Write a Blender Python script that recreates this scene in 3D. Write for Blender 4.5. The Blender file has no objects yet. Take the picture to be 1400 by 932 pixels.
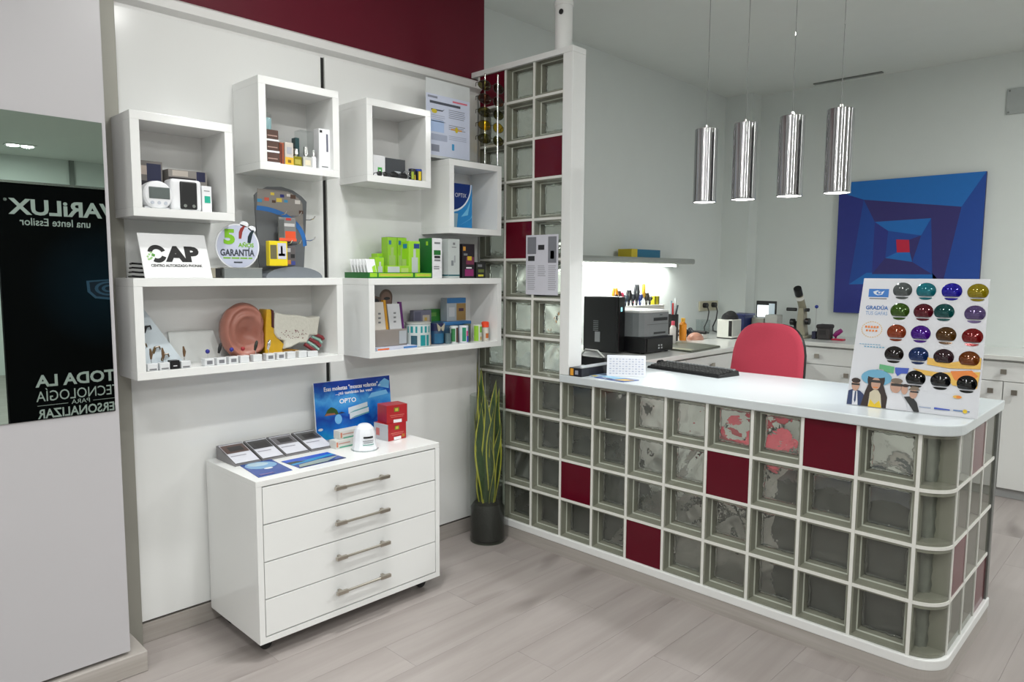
import bpy, bmesh, math, random
from mathutils import Vector, Matrix

C = bpy.context.scene.collection
PI = math.pi
rnd = random.Random(7)

# ------------------------------------------------------------------ camera, world, exposure
cd = bpy.data.cameras.new('camera')
cam = bpy.data.objects.new('camera', cd)
C.objects.link(cam)
yaw, pit, rol = -0.7704, -0.09645, 0.00603
fwd = Vector((math.sin(yaw) * math.cos(pit), math.cos(yaw) * math.cos(pit), math.sin(pit)))
rgt = Vector((math.cos(yaw), -math.sin(yaw), 0))
upv = rgt.cross(fwd)
r2 = rgt * math.cos(rol) + upv * math.sin(rol)
u2 = -rgt * math.sin(rol) + upv * math.cos(rol)
cam.matrix_world = Matrix.Translation((2.65145, -2.67201, 1.42859)) @ Matrix((r2, u2, -fwd)).transposed().to_4x4()
cd.sensor_width = 36.0
cd.lens = 968.5 / 1400 * 36.0
cd.clip_start = 0.02
bpy.context.scene.camera = cam

W = bpy.data.worlds.new('world')
bpy.context.scene.world = W
W.use_nodes = True
W.node_tree.nodes['Background'].inputs[0].default_value = (0.75, 0.85, 1.0, 1)
W.node_tree.nodes['Background'].inputs[1].default_value = 0.05
vs = bpy.context.scene.view_settings
vs.view_transform = 'Standard'
vs.look = 'None'
vs.exposure = 0.25
vs.gamma = 1.0
vs.use_curve_mapping = False
try:
    cy = bpy.context.scene.cycles
    cy.use_denoising = True
    cy.max_bounces = 10
    cy.transparent_max_bounces = 24
    cy.transmission_bounces = 10
    cy.sample_clamp_indirect = 4.0
    cy.caustics_reflective = False
    cy.caustics_refractive = False
except Exception:
    pass

# ------------------------------------------------------------------ materials
MATS = {}

def pbsdf(name):
    m = bpy.data.materials.new(name)
    m.use_nodes = True
    return m, m.node_tree, m.node_tree.nodes['Principled BSDF']

def mat(name, col, rough=0.5, metal=0.0, emit=0.0, var=0.05, scale=25.0, bump=0.0, coat=0.0, spec=0.5, ior=None, trans=0.0):
    if name in MATS:
        return MATS[name]
    m, nt, b = pbsdf(name)
    n = nt.nodes.new('ShaderNodeTexNoise')
    n.inputs['Scale'].default_value = scale
    n.inputs['Detail'].default_value = 3
    tc = nt.nodes.new('ShaderNodeTexCoord')
    nt.links.new(tc.outputs['Object'], n.inputs['Vector'])
    mx = nt.nodes.new('ShaderNodeMix')
    mx.data_type = 'RGBA'
    mx.inputs[6].default_value = (*[c * (1 - var) for c in col], 1)
    mx.inputs[7].default_value = (*[min(1, c * (1 + var)) for c in col], 1)
    nt.links.new(n.outputs['Fac'], mx.inputs[0])
    nt.links.new(mx.outputs[2], b.inputs['Base Color'])
    b.inputs['Roughness'].default_value = rough
    b.inputs['Metallic'].default_value = metal
    b.inputs['Specular IOR Level'].default_value = spec
    b.inputs['Coat Weight'].default_value = coat
    b.inputs['Transmission Weight'].default_value = trans
    if ior:
        b.inputs['IOR'].default_value = ior
    if emit:
        nt.links.new(mx.outputs[2], b.inputs['Emission Color'])
        b.inputs['Emission Strength'].default_value = emit
    if bump:
        bp = nt.nodes.new('ShaderNodeBump')
        bp.inputs['Strength'].default_value = bump
        bp.inputs['Distance'].default_value = 0.002
        nt.links.new(n.outputs['Fac'], bp.inputs['Height'])
        nt.links.new(bp.outputs['Normal'], b.inputs['Normal'])
    MATS[name] = m
    return m

def s2l(*rgb):
    return tuple((c / 255 / 12.92) if c / 255 <= 0.04045 else ((c / 255 + 0.055) / 1.055) ** 2.4 for c in rgb)

def col(r, g, b, rough=0.5, **k):
    """plain colour given in sRGB 0-255"""
    return mat('paint_%d_%d_%d_%d' % (r, g, b, int(rough * 100)), s2l(r, g, b), rough, **k)

def sheet_glass(name, tint=(0.95, 0.97, 0.96), rough=0.0, ior=1.5):
    """thin sheet: clear with a Fresnel reflection"""
    m, nt, b = pbsdf(name)
    nt.nodes.remove(b)
    out = nt.nodes['Material Output']
    t = nt.nodes.new('ShaderNodeBsdfTransparent')
    t.inputs[0].default_value = (*tint, 1)
    g = nt.nodes.new('ShaderNodeBsdfGlossy')
    g.inputs['Roughness'].default_value = rough
    lw = nt.nodes.new('ShaderNodeLayerWeight')
    lw.inputs[0].default_value = 0.5
    p5 = nt.nodes.new('ShaderNodeMath'); p5.operation = 'POWER'; p5.inputs[1].default_value = 5.0
    nt.links.new(lw.outputs['Facing'], p5.inputs[0])
    f = nt.nodes.new('ShaderNodeMath'); f.operation = 'MULTIPLY_ADD'
    f0 = ((ior - 1) / (ior + 1)) ** 2
    f.inputs[1].default_value = 1 - f0; f.inputs[2].default_value = f0
    nt.links.new(p5.outputs[0], f.inputs[0])
    mx = nt.nodes.new('ShaderNodeMixShader')
    nt.links.new(f.outputs[0], mx.inputs[0])
    nt.links.new(t.outputs[0], mx.inputs[1])
    nt.links.new(g.outputs[0], mx.inputs[2])
    nt.links.new(mx.outputs[0], out.inputs[0])
    return m

def wood(name, c1, c2, stretch=(9, 0.6, 9), rough=0.40):
    m, nt, b = pbsdf(name)
    tc = nt.nodes.new('ShaderNodeTexCoord')
    oi = nt.nodes.new('ShaderNodeObjectInfo')
    ad = nt.nodes.new('ShaderNodeVectorMath')
    ad.operation = 'MULTIPLY_ADD'
    ad.inputs[1].default_value = stretch
    sc = nt.nodes.new('ShaderNodeVectorMath')
    sc.operation = 'SCALE'
    sc.inputs[0].default_value = (31, 17, 5)
    nt.links.new(oi.outputs['Random'], sc.inputs['Scale'])
    nt.links.new(tc.outputs['Object'], ad.inputs[0])
    nt.links.new(sc.outputs[0], ad.inputs[2])
    n = nt.nodes.new('ShaderNodeTexNoise')
    n.inputs['Scale'].default_value = 1.0
    n.inputs['Detail'].default_value = 6
    n.inputs['Roughness'].default_value = 0.62
    n.inputs['Distortion'].default_value = 0.6
    nt.links.new(ad.outputs[0], n.inputs['Vector'])
    rp = nt.nodes.new('ShaderNodeValToRGB')
    rp.color_ramp.elements[0].position = 0.28
    rp.color_ramp.elements[0].color = (*c1, 1)
    rp.color_ramp.elements[1].position = 0.62
    rp.color_ramp.elements[1].color = (*c2, 1)
    nt.links.new(n.outputs['Fac'], rp.inputs[0])
    n2 = nt.nodes.new('ShaderNodeTexNoise')     # small dark knots
    n2.inputs['Scale'].default_value = 1.0
    n2.inputs['Detail'].default_value = 2
    v2 = nt.nodes.new('ShaderNodeVectorMath')
    v2.operation = 'MULTIPLY_ADD'
    v2.inputs[1].default_value = tuple(s * 0.55 if s > 2 else s * 2.6 for s in stretch)
    nt.links.new(tc.outputs['Object'], v2.inputs[0])
    nt.links.new(sc.outputs[0], v2.inputs[2])
    nt.links.new(v2.outputs[0], n2.inputs['Vector'])
    r2_ = nt.nodes.new('ShaderNodeValToRGB')
    r2_.color_ramp.elements[0].position = 0.22
    r2_.color_ramp.elements[0].color = (0.35, 0.33, 0.31, 1)
    r2_.color_ramp.elements[1].position = 0.36
    r2_.color_ramp.elements[1].color = (1, 1, 1, 1)
    nt.links.new(n2.outputs['Fac'], r2_.inputs[0])
    mu = nt.nodes.new('ShaderNodeMix')
    mu.data_type = 'RGBA'
    mu.blend_type = 'MULTIPLY'
    mu.inputs[0].default_value = 0.8
    nt.links.new(rp.outputs[0], mu.inputs[6])
    nt.links.new(r2_.outputs[0], mu.inputs[7])
    # per-plank tone
    mp = nt.nodes.new('ShaderNodeMapRange')
    mp.inputs[3].default_value = 0.97
    mp.inputs[4].default_value = 1.03
    nt.links.new(oi.outputs['Random'], mp.inputs[0])
    hs = nt.nodes.new('ShaderNodeHueSaturation')
    nt.links.new(mp.outputs[0], hs.inputs['Value'])
    nt.links.new(mu.outputs[2], hs.inputs['Color'])
    nt.links.new(hs.outputs[0], b.inputs['Base Color'])
    b.inputs['Roughness'].default_value = rough
    bp = nt.nodes.new('ShaderNodeBump')
    bp.inputs['Strength'].default_value = 0.15
    bp.inputs['Distance'].default_value = 0.001
    nt.links.new(n.outputs['Fac'], bp.inputs['Height'])
    nt.links.new(bp.outputs['Normal'], b.inputs['Normal'])
    return m

M_LACQ = mat('white_lacquer', (0.80, 0.81, 0.80), 0.16, var=0.01, scale=3)
M_LACQ2 = mat('white_lacquer_matt', (0.76, 0.76, 0.75), 0.32, var=0.01, scale=3)
M_WHITE = mat('white_paint', (0.78, 0.79, 0.78), 0.55, var=0.02)
M_GROUT = mat('white_mortar', (0.74, 0.74, 0.70), 0.7, var=0.05, scale=60, bump=0.1)
M_WALL = mat('wall_paint_grey_white', (0.68, 0.72, 0.70), 0.75, var=0.02, scale=8)
M_CEIL = mat('ceiling_paint', (0.70, 0.73, 0.70), 0.85, var=0.02, scale=8)
M_LAV = mat('left_panel_white', (0.50, 0.49, 0.51), 0.3, var=0.01, scale=3)
M_RED = mat('dark_red_lacquer', (0.125, 0.006, 0.019), 0.5, spec=0.25, var=0.06, scale=12)
M_REDGL = mat('dark_red_glass', (0.105, 0.005, 0.014), 0.10, spec=0.22, var=0.08, scale=9)
M_ALU = mat('brushed_aluminium', (0.62, 0.62, 0.60), 0.25, metal=1.0, scale=90)
M_CHROME = mat('chrome', (0.80, 0.80, 0.80), 0.10, metal=1.0, var=0.02)
M_NICKEL = mat('satin_nickel', (0.50, 0.46, 0.40), 0.32, metal=1.0)
M_STRIP = mat('grey_beige_metal_strip', (0.30, 0.295, 0.26), 0.45, metal=0.3, scale=5)
M_DARK = mat('dark_gap', (0.03, 0.03, 0.03), 0.6)
M_STEEL = mat('grey_steel', (0.22, 0.23, 0.22), 0.35, metal=0.7)
M_BLACK = mat('black_plastic', (0.007, 0.007, 0.008), 0.38)
M_BLACKM = mat('black_matt', (0.02, 0.02, 0.02), 0.7)
M_GREY = mat('grey_plastic', (0.16, 0.17, 0.175), 0.4)
M_LGREY = mat('light_grey_plastic', (0.42, 0.43, 0.43), 0.4)
def brushed(name, c, rough):
    m, nt, b = pbsdf(name)
    b.inputs['Base Color'].default_value = (*c, 1)
    b.inputs['Metallic'].default_value = 1.0
    b.inputs['Roughness'].default_value = rough
    b.inputs['Anisotropic'].default_value = 0.9
    b.inputs['Anisotropic Rotation'].default_value = 0.25
    t = nt.nodes.new('ShaderNodeTangent'); t.direction_type = 'RADIAL'; t.axis = 'Z'
    nt.links.new(t.outputs[0], b.inputs['Tangent'])
    return m
M_SHADE = brushed('brushed_shade', (0.40, 0.40, 0.41), 0.15)
M_BLOCKSIDE = mat('glass_block_rim', (0.26, 0.258, 0.215), 0.2, var=0.08, scale=14)
M_FRONT = sheet_glass('block_front_glass', (0.93, 0.95, 0.92))
M_CLEAR = sheet_glass('clear_acrylic', (0.93, 0.95, 0.95))
M_VASE = sheet_glass('vase_glass', (0.80, 0.84, 0.80), ior=1.6)
M_EDGEHI = mat('glass_block_edge_highlight', (0.52, 0.53, 0.48), 0.15, var=0.1, scale=30)  # paler copy of the rim: highlight line put into the colour
M_CORNER = mat('curved_block_glass', (0.40, 0.42, 0.37), 0.18, var=0.2, scale=30, bump=0.5, trans=0.55, ior=1.3)
M_FLOOR = wood('pale_oak_laminate', (0.290, 0.258, 0.243), (0.370, 0.334, 0.318))
M_SKIRT = wood('pale_oak_skirting', (0.34, 0.31, 0.28), (0.44, 0.41, 0.385), (0.9, 0.9, 30))

def block_glass():
    m, nt, b = pbsdf('wavy_block_glass')
    b.inputs['Base Color'].default_value = (0.88, 0.90, 0.85, 1)
    b.inputs['Transmission Weight'].default_value = 0.90
    b.inputs['Roughness'].default_value = 0.0
    b.inputs['IOR'].default_value = 1.45
    n = nt.nodes.new('ShaderNodeTexNoise')
    n.inputs['Scale'].default_value = 26
    oi = nt.nodes.new('ShaderNodeObjectInfo')
    tc = nt.nodes.new('ShaderNodeTexCoord')
    ad = nt.nodes.new('ShaderNodeVectorMath')
    nt.links.new(tc.outputs['Object'], ad.inputs[0])
    nt.links.new(oi.outputs['Location'], ad.inputs[1])
    nt.links.new(ad.outputs[0], n.inputs['Vector'])
    bp = nt.nodes.new('ShaderNodeBump')
    bp.inputs['Strength'].default_value = 0.22
    bp.inputs['Distance'].default_value = 0.012
    nt.links.new(n.outputs['Fac'], bp.inputs['Height'])
    nt.links.new(bp.outputs['Normal'], b.inputs['Normal'])
    return m
M_BACK = block_glass()

def mirror_mat():
    m, nt, b = pbsdf('green_tinted_mirror')
    b.inputs['Base Color'].default_value = (0.45, 0.56, 0.50, 1)
    b.inputs['Metallic'].default_value = 1.0
    b.inputs['Roughness'].default_value = 0.0
    return m
M_MIRROR = mirror_mat()

def emitter(name, c, s):
    m, nt, b = pbsdf(name)
    b.inputs['Base Color'].default_value = (0.8, 0.8, 0.8, 1)
    b.inputs['Emission Color'].default_value = (*c, 1)
    b.inputs['Emission Strength'].default_value = s
    return m
M_BULB = emitter('lamp_diffuser', (1.0, 0.98, 0.94), 12.0)
M_SPOT = emitter('downlight_diffuser', (1.0, 0.98, 0.95), 40.0)
M_TUBE = emitter('fluorescent_tube', (0.97, 1.0, 0.97), 14.0)
M_SCREEN = emitter('lit_screen', (0.8, 0.9, 0.95), 1.2)
M_LED = emitter('cyan_led', (0.05, 0.6, 0.75), 1.5)

# ------------------------------------------------------------------ mesh helpers
class MB:
    def __init__(self):
        self.v = []; self.f = []; self.m = []
    def add(self, vs_, fs, m=0):
        o = len(self.v)
        self.v += [Vector(p) for p in vs_]
        self.f += [tuple(i + o for i in f) for f in fs]
        self.m += [m] * len(fs)
        return self
    def box(self, x0, x1, y0, y1, z0, z1, m=0, rot=0.0, piv=None):
        p = [Vector((x, y, z)) for z in (z0, z1) for y in (y0, y1) for x in (x0, x1)]
        if rot:
            c = Vector(piv) if piv else Vector(((x0 + x1) / 2, (y0 + y1) / 2, z0))
            R_ = Matrix.Rotation(rot, 3, 'Z')
            p = [R_ @ (q - c) + c for q in p]
        return self.add(p, [(0, 2, 3, 1), (4, 5, 7, 6), (0, 1, 5, 4), (2, 6, 7, 3), (0, 4, 6, 2), (1, 3, 7, 5)], m)
    def lathe(self, prof, c=(0, 0, 0), n=24, m=0, axis='Z', cap=True):
        """prof: list of (r, h)"""
        c = Vector(c); vs_ = []
        for r, h in prof:
            for i in range(n):
                a = 2 * PI * i / n
                q = Vector((r * math.cos(a), r * math.sin(a), h))
                if axis == 'X': q = Vector((q.z, q.x, q.y))
                if axis == 'Y': q = Vector((q.x, q.z, q.y))
                vs_.append(c + q)
        fs = []
        for k in range(len(prof) - 1):
            for i in range(n):
                j = (i + 1) % n
                fs.append((k * n + i, k * n + j, (k + 1) * n + j, (k + 1) * n + i))
        if cap:
            fs.append(tuple(range(n))[::-1]); fs.append(tuple((len(prof) - 1) * n + i for i in range(n)))
        return self.add(vs_, fs, m)
    def cyl(self, c, r, h, n=20, m=0, axis='Z'):
        return self.lathe([(r, 0), (r, h)], c, n, m, axis)
    def tube(self, pts, r, n=8, m=0):
        pts = [Vector(p) for p in pts]; vs_ = []; k = len(pts)
        up = Vector((0, 0, 1)); px = None
        for i, p in enumerate(pts):
            t = (pts[min(i + 1, k - 1)] - pts[max(i - 1, 0)]).normalized()
            if px is None:
                px = t.cross(up if abs(t.z) < 0.9 else Vector((1, 0, 0))).normalized()
            else:
                px = (px - t * px.dot(t)).normalized()
            py = t.cross(px)
            rr = r[i] if isinstance(r, (list, tuple)) else r
            for a in range(n):
                w = 2 * PI * a / n
                vs_.append(p + px * rr * math.cos(w) + py * rr * math.sin(w))
        fs = [(i * n + a, i * n + (a + 1) % n, (i + 1) * n + (a + 1) % n, (i + 1) * n + a) for i in range(k - 1) for a in range(n)]
        fs += [tuple(range(n))[::-1], tuple((k - 1) * n + a for a in range(n))]
        return self.add(vs_, fs, m)
    def prism(self, poly, d0, d1, P=(0, 0, 0), R=(1, 0, 0), U=(0, 0, 1), m=0):
        """polygon in the plane (R,U) at P, extruded along R x U... from d0 to d1 along N = R x U"""
        P, R_, U_ = Vector(P), Vector(R), Vector(U); N = R_.cross(U_); n = len(poly)
        vs_ = [P + R_ * a + U_ * b + N * d0 for a, b in poly] + [P + R_ * a + U_ * b + N * d1 for a, b in poly]
        fs = [tuple(range(n))[::-1], tuple(range(n, 2 * n))] + [(i, (i + 1) % n, n + (i + 1) % n, n + i) for i in range(n)]
        return self.add(vs_, fs, m)
    def flat(self, poly, P=(0, 0, 0), R=(1, 0, 0), U=(0, 0, 1), m=0, d=0.0):
        P, R_, U_ = Vector(P), Vector(R), Vector(U); N = R_.cross(U_)
        return self.add([P + R_ * a + U_ * b + N * d for a, b in poly], [tuple(range(len(poly)))], m)
    def dome(self, c, rx, ry, rz, n=20, k=8, m=0, full=False):
        vs_ = []; lo = -PI / 2 if full else 0.0
        for i in range(k + 1):
            t = lo + (PI / 2 - lo) * i / k
            for a in range(n):
                w = 2 * PI * a / n
                vs_.append(Vector(c) + Vector((rx * max(math.cos(t), 1e-4) * math.cos(w), ry * max(math.cos(t), 1e-4) * math.sin(w), rz * math.sin(t))))
        fs = [(i * n + a, i * n + (a + 1) % n, (i + 1) * n + (a + 1) % n, (i + 1) * n + a) for i in range(k) for a in range(n)]
        fs.append(tuple(range(n))[::-1])
        return self.add(vs_, fs, m)
    def build(self, name, mats, parent=None, org=None, bevel=0.0, smooth=False, seg=2, ang=35):
        vs_ = self.v
        if parent is not None:
            o0 = Vector(parent['_w'])
        elif org is not None:
            o0 = Vector(org)
        else:
            o0 = Vector(((min(v.x for v in vs_) + max(v.x for v in vs_)) / 2, (min(v.y for v in vs_) + max(v.y for v in vs_)) / 2, min(v.z for v in vs_)))
        me = bpy.data.meshes.new(name)
        me.from_pydata([tuple(v - o0) for v in vs_], [], self.f)
        for m in (mats if isinstance(mats, (list, tuple)) else [mats]):
            me.materials.append(m)
        me.polygons.foreach_set('material_index', self.m)
        if smooth:
            me.polygons.foreach_set('use_smooth', [True] * len(me.polygons))
        me.update()
        if smooth and ang < 179:
            me.set_sharp_from_angle(angle=math.radians(ang))
        o = bpy.data.objects.new(name, me)
        C.objects.link(o)
        if parent is not None and (name.startswith('print') or name == 'fine_print') and len(self.f) > 1:
            o['kind'] = 'stuff'         # flat print, too small to pick apart
        if parent is not None:
            o.parent = parent
            o['_w'] = tuple(o0)
        else:
            o.location = o0
            o['_w'] = tuple(o0)
        if bevel:
            b = o.modifiers.new('bevel', 'BEVEL')
            b.width = bevel; b.segments = seg; b.limit_method = 'ANGLE'; b.angle_limit = math.radians(40)
        return o

def tag(o, label, cat, group=None):
    o['label'] = label
    o['category'] = cat
    if group: o['group'] = group
    return o

def thing(name, label, cat, loc, group=None):
    o = bpy.data.objects.new(name, None)
    o.empty_display_size = 0.05
    C.objects.link(o)
    o.location = loc
    o['_w'] = tuple(loc)
    return tag(o, label, cat, group)

def struct(o):
    o['kind'] = 'structure'
    return o

def stuff(o):
    o['kind'] = 'stuff'
    return o

def copy_tree(o, loc=None, parent=None, dz=None):
    c = o.copy(); C.objects.link(c)
    if parent is not None:
        c.parent = parent
    if loc is not None:
        c.location = loc; c['_w'] = tuple(loc)
    for ch in o.children:
        copy_tree(ch, None, c)
    return c

XR, XU = (0, 1, 0), (0, 0, 1)          # a face that looks along +x
YR, YU = (1, 0, 0), (0, 0, 1)          # a face that looks along -y

def text(s, P, R=XR, U=XU, w=None, h=None, m=None, parent=None, bold=0.0, name='lettering', align='CENTER', shear=0.0):
    """flat lettering fitted to width w / height h, centred (or left-aligned) at P"""
    cu = bpy.data.curves.new(name, 'FONT')
    cu.body = s; cu.size = 1.0; cu.offset = bold; cu.shear = shear
    cu.resolution_u = 3
    t = bpy.data.objects.new(name, cu)
    C.objects.link(t)
    dg = bpy.context.evaluated_depsgraph_get()
    me = bpy.data.meshes.new_from_object(t.evaluated_get(dg))
    bpy.data.objects.remove(t)
    xs = [v.co.x for v in me.vertices]; ys = [v.co.y for v in me.vertices]
    if not xs: return None
    x0, x1, y0, y1 = min(xs), max(xs), min(ys), max(ys)
    sx = w / (x1 - x0) if w else None
    sy = h / (y1 - y0) if h else None
    sx = sx or sy; sy = sy or sx
    R_, U_ = Vector(R), Vector(U)
    cx = (x0 + x1) / 2 if align == 'CENTER' else x0
    cy_ = (y0 + y1) / 2
    o0 = Vector(parent['_w'])
    N = R_.cross(U_)
    for v in me.vertices:
        v.co = Vector(P) + R_ * ((v.co.x - cx) * sx) + U_ * ((v.co.y - cy_) * sy) - o0
    me.materials.clear(); me.materials.append(m)
    me.name = name
    o = bpy.data.objects.new(name, me)
    C.objects.link(o); o.parent = parent; o['_w'] = tuple(o0)
    return o

def rect(a0, a1, b0, b1):
    return [(a0, b0), (a1, b0), (a1, b1), (a0, b1)]

def ell(cx, cy_, rx, ry, n=20, a0=0.0, a1=2 * PI):
    return [(cx + rx * math.cos(a0 + (a1 - a0) * i / n), cy_ + ry * math.sin(a0 + (a1 - a0) * i / n)) for i in range(n + (0 if a1 - a0 > 6.28 else 1))]

def carton(name, label, cat, x, y0, y1, z0, z1, depth, m, prints=(), group=None, rot=0.0, bevel=0.0008, pname='printed_panel'):
    """a box whose printed front looks along +x (front at x); prints: (face, u0,u1,v0,v1, material), face f front, r the +y... l the -y side, t top"""
    piv = ((x - depth / 2), (y0 + y1) / 2, z0)
    b = MB().box(x - depth, x, y0, y1, z0, z1, 0, rot, piv)
    o = b.build(name, m, org=piv, bevel=bevel, seg=1)
    tag(o, label, cat, group)
    if prints:
        pm = []; q = MB(); R_ = Matrix.Rotation(rot, 3, 'Z'); pv = Vector(piv)
        wdt, h = y1 - y0, z1 - z0
        for k, (fc, a0, a1, b0, b1, mm) in enumerate(prints):
            if mm not in pm: pm.append(mm)
            e = 0.0006 + 0.00012 * k
            if fc == 'f':
                pts = [(x + e, y0 + wdt * a, z0 + h * b_) for a, b_ in rect(a0, a1, b0, b1)]
            elif fc == 'l':
                pts = [(x - depth + depth * a, y0 - e, z0 + h * b_) for a, b_ in rect(a0, a1, b0, b1)]
            elif fc == 'r':
                pts = [(x - depth * a, y1 + e, z0 + h * b_) for a, b_ in rect(a0, a1, b0, b1)]
            else:
                pts = [(x - depth + depth * b_, y0 + wdt * (1 - a), z1 + e) for a, b_ in rect(a0, a1, b0, b1)]
            pts = [R_ @ (Vector(p) - pv) + pv for p in pts]
            q.add(pts, [(0, 1, 2, 3)], pm.index(mm))
        q.build(pname, pm, o)
    return o

# ------------------------------------------------------------------ lamps of the shop and added fill downlights (all carry their own light)
H = 2.96
def area(name, loc, size, power, c=(1, 0.98, 0.95), shape='DISK', sy=None, rot=(0, 0, 0), spread=None):
    l = bpy.data.lights.new(name, 'AREA')
    l.shape = shape; l.size = size; l.energy = power; l.color = c
    if sy: l.size_y = sy
    if spread: l.spread = spread
    o = bpy.data.objects.new(name, l)
    C.objects.link(o); o.location = loc; o.rotation_euler = rot
    return o

def downlight(x, y, power, label, spread=178):
    t = thing('ceiling_downlight', label, 'ceiling light', (x, y, H), 'twin ceiling downlights')
    MB().box(x - 0.09, x + 0.09, y - 0.16, y + 0.16, H - 0.012, H - 0.0005).build('frame', M_WHITE, t, bevel=0.003)
    for s in (-1, 1):
        MB().cyl((x, y + s * 0.075, H - 0.018), 0.066, 0.0055, 24).build('diffuser', M_SPOT, t)
        area('downlight_light', (x, y + s * 0.075, H - 0.022), 0.11, power, c=(0.99, 1.0, 0.98), spread=math.radians(spread))

downlight(0.62, -1.20, 2.9, 'twin ceiling downlight close above the white drawer chest', 85)
downlight(1.75, -1.32, 4.4, 'twin ceiling downlight above the floor before the counter')
downlight(1.75, -2.70, 6.0, 'twin ceiling downlight over the open floor near the camera')
downlight(1.00, -4.30, 4.0, 'twin ceiling downlight near the shop front on the left')
downlight(5.60, 0.60, 16.0, 'added twin fill downlight far to the right of the counter')  # added fill that reaches into the wall boxes, no known fitting
downlight(3.60, -1.00, 6.5, 'twin ceiling downlight beyond the right end of the counter')
downlight(3.90, -3.00, 8.0, 'twin ceiling downlight behind the camera on the right')
downlight(1.90, -4.60, 8.0, 'added twin fill downlight near the shop front behind the camera')  # added front fill for upright surfaces, out of view
downlight(4.20, -4.80, 8.0, 'added twin fill downlight near the shop front far right')  # further added front fill, out of view
downlight(8.00, -0.50, 8, 'far twin ceiling downlight seen reflected in the mirror')
downlight(6.00, -2.60, 34, 'twin ceiling downlight over the far side of the shop')
downlight(3.30, 1.90, 19, 'twin ceiling downlight over the back work area')

# ------------------------------------------------------------------ room shell
XE, YS, YB = 9.0, -6.0, 3.36
PL = 0.002
floor = struct(MB().box(-0.6, XE + 0.15, YS - 0.15, YB + 0.15, -0.12, -PL).build('floor', M_FLOOR))
struct(MB().box(-0.6, XE + 0.15, YS - 0.15, YB + 0.15, H, H + 0.1).build('ceiling', M_CEIL))
struct(MB().box(-0.6, -0.45, YS, YB, -0.1, H).build('wall_left', M_WALL))
struct(MB().box(-0.6, XE + 0.15, YB, YB + 0.15, -0.1, H).build('wall_back', M_WALL))
struct(MB().box(XE, XE + 0.15, YS, YB, -0.1, H).build('wall_right', M_WALL))
struct(MB().box(-0.6, XE + 0.15, YS - 0.15, YS, -0.1, H).build('wall_front', M_WALL))
# laminate planks
me = None
PWD, PLN = 0.192, 1.29
nrow = 0
xx = -0.262
while xx < 4.0:
    yy = YB - 0.02 - PLN * ((nrow * 0.37) % 1.0)
    first = True
    ytop = YB - 0.001
    segs = []
    if ytop - yy > 0.05: segs.append((yy, ytop))
    while yy > -3.9:
        segs.append((yy - PLN, yy)); yy -= PLN
    for (a, b_) in segs:
        L = b_ - a - 0.0008
        if me is None or abs(L - PLN + 0.0008) > 1e-4:
            q = MB().box(-PWD / 2 + 0.0004, PWD / 2 - 0.0004, -L / 2, L / 2, -PL, 0)
            ob = q.build('floor_plank', M_FLOOR, None, org=(0, 0, 0))
            ob.location = (xx + PWD / 2, (a + b_) / 2, 0)
            if abs(L - PLN + 0.0008) < 1e-4: me = ob.data
        else:
            ob = bpy.data.objects.new('floor_plank', me); C.objects.link(ob)
            ob.location = (xx + PWD / 2, (a + b_) / 2, 0)
        loc = ob.location.copy()
        ob.parent = floor
        ob.location = loc - floor.location
    xx += PWD; nrow += 1
# front part of the left wall: white core, red band, moulding, lacquered panels
core = struct(MB().box(-0.45, -0.256, YS, 0.09, 0, H).build('wall_left', M_WHITE))
MB().box(-0.256, -0.250, -1.80, 0.086, 2.455, H).build('red_band', M_RED, core)
MB().prism([(-0.256, 2.36), (-0.186, 2.36), (-0.186, 2.376), (-0.160, 2.392), (-0.160, 2.424), (-0.166, 2.430), (-0.249, 2.462), (-0.256, 2.462)], 0.013, 1.80,
           (0, 0, 0), (1, 0, 0), (0, 0, 1)).build('cornice', M_LACQ2, core)
MB().box(-0.256, -0.187, -1.80, -0.03, 0.0, 2.36).build('panel_backing', M_DARK, core)
MB().box(-0.186, -0.165, -1.80, -0.975, 0.088, 2.358).build('wall_panel', M_LACQ, core, bevel=0.0015)
MB().box(-0.186, -0.165, -0.954, -0.045, 0.088, 2.358).build('wall_panel', M_LACQ, core, bevel=0.0015)
MB().box(-0.186, -0.172, -0.976, -0.972, 0.088, 2.358).build('slot_edge', M_ALU, core)
MB().box(-0.186, -0.172, -0.957, -0.953, 0.088, 2.358).build('slot_edge', M_ALU, core)
struct(MB().box(-0.186, -0.168, -1.84, -0.02, 0.0, 0.078).build('baseboard_left', M_SKIRT, bevel=0.002))
struct(MB().box(-0.20, -0.135, -1.90, -1.80, 0.0, H).build('trim_1', M_STRIP, bevel=0.002))
# projecting white section with the flush mirror
sec = struct(MB().box(-0.45, 0.025, YS, -1.893, 0.088, H).build('wall_left', M_LAV, bevel=0.002))
struct(MB().box(-0.45, 0.040, YS, -1.842, 0.0, 0.076).build('baseboard_left', M_SKIRT, bevel=0.004))
mir = MB().box(0.0252, 0.029, -2.75, -1.9055, 0.952, 1.907).build('wall_mirror', M_MIRROR, org=(0.027, -2.3, 0.952))
tag(mir, 'green tinted mirror set flush in the white panel at left, reflecting a black poster', 'mirror')
# pillar in the far left corner
struct(MB().box(-0.45, -0.20, 3.19, YB, 0, H).build('wall_left', M_WALL))
struct(MB().box(XE - 0.03, XE - 0.0005, 0.27, 0.33, 0.0, H - 0.001).build('trim_2', M_STEEL))
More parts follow.
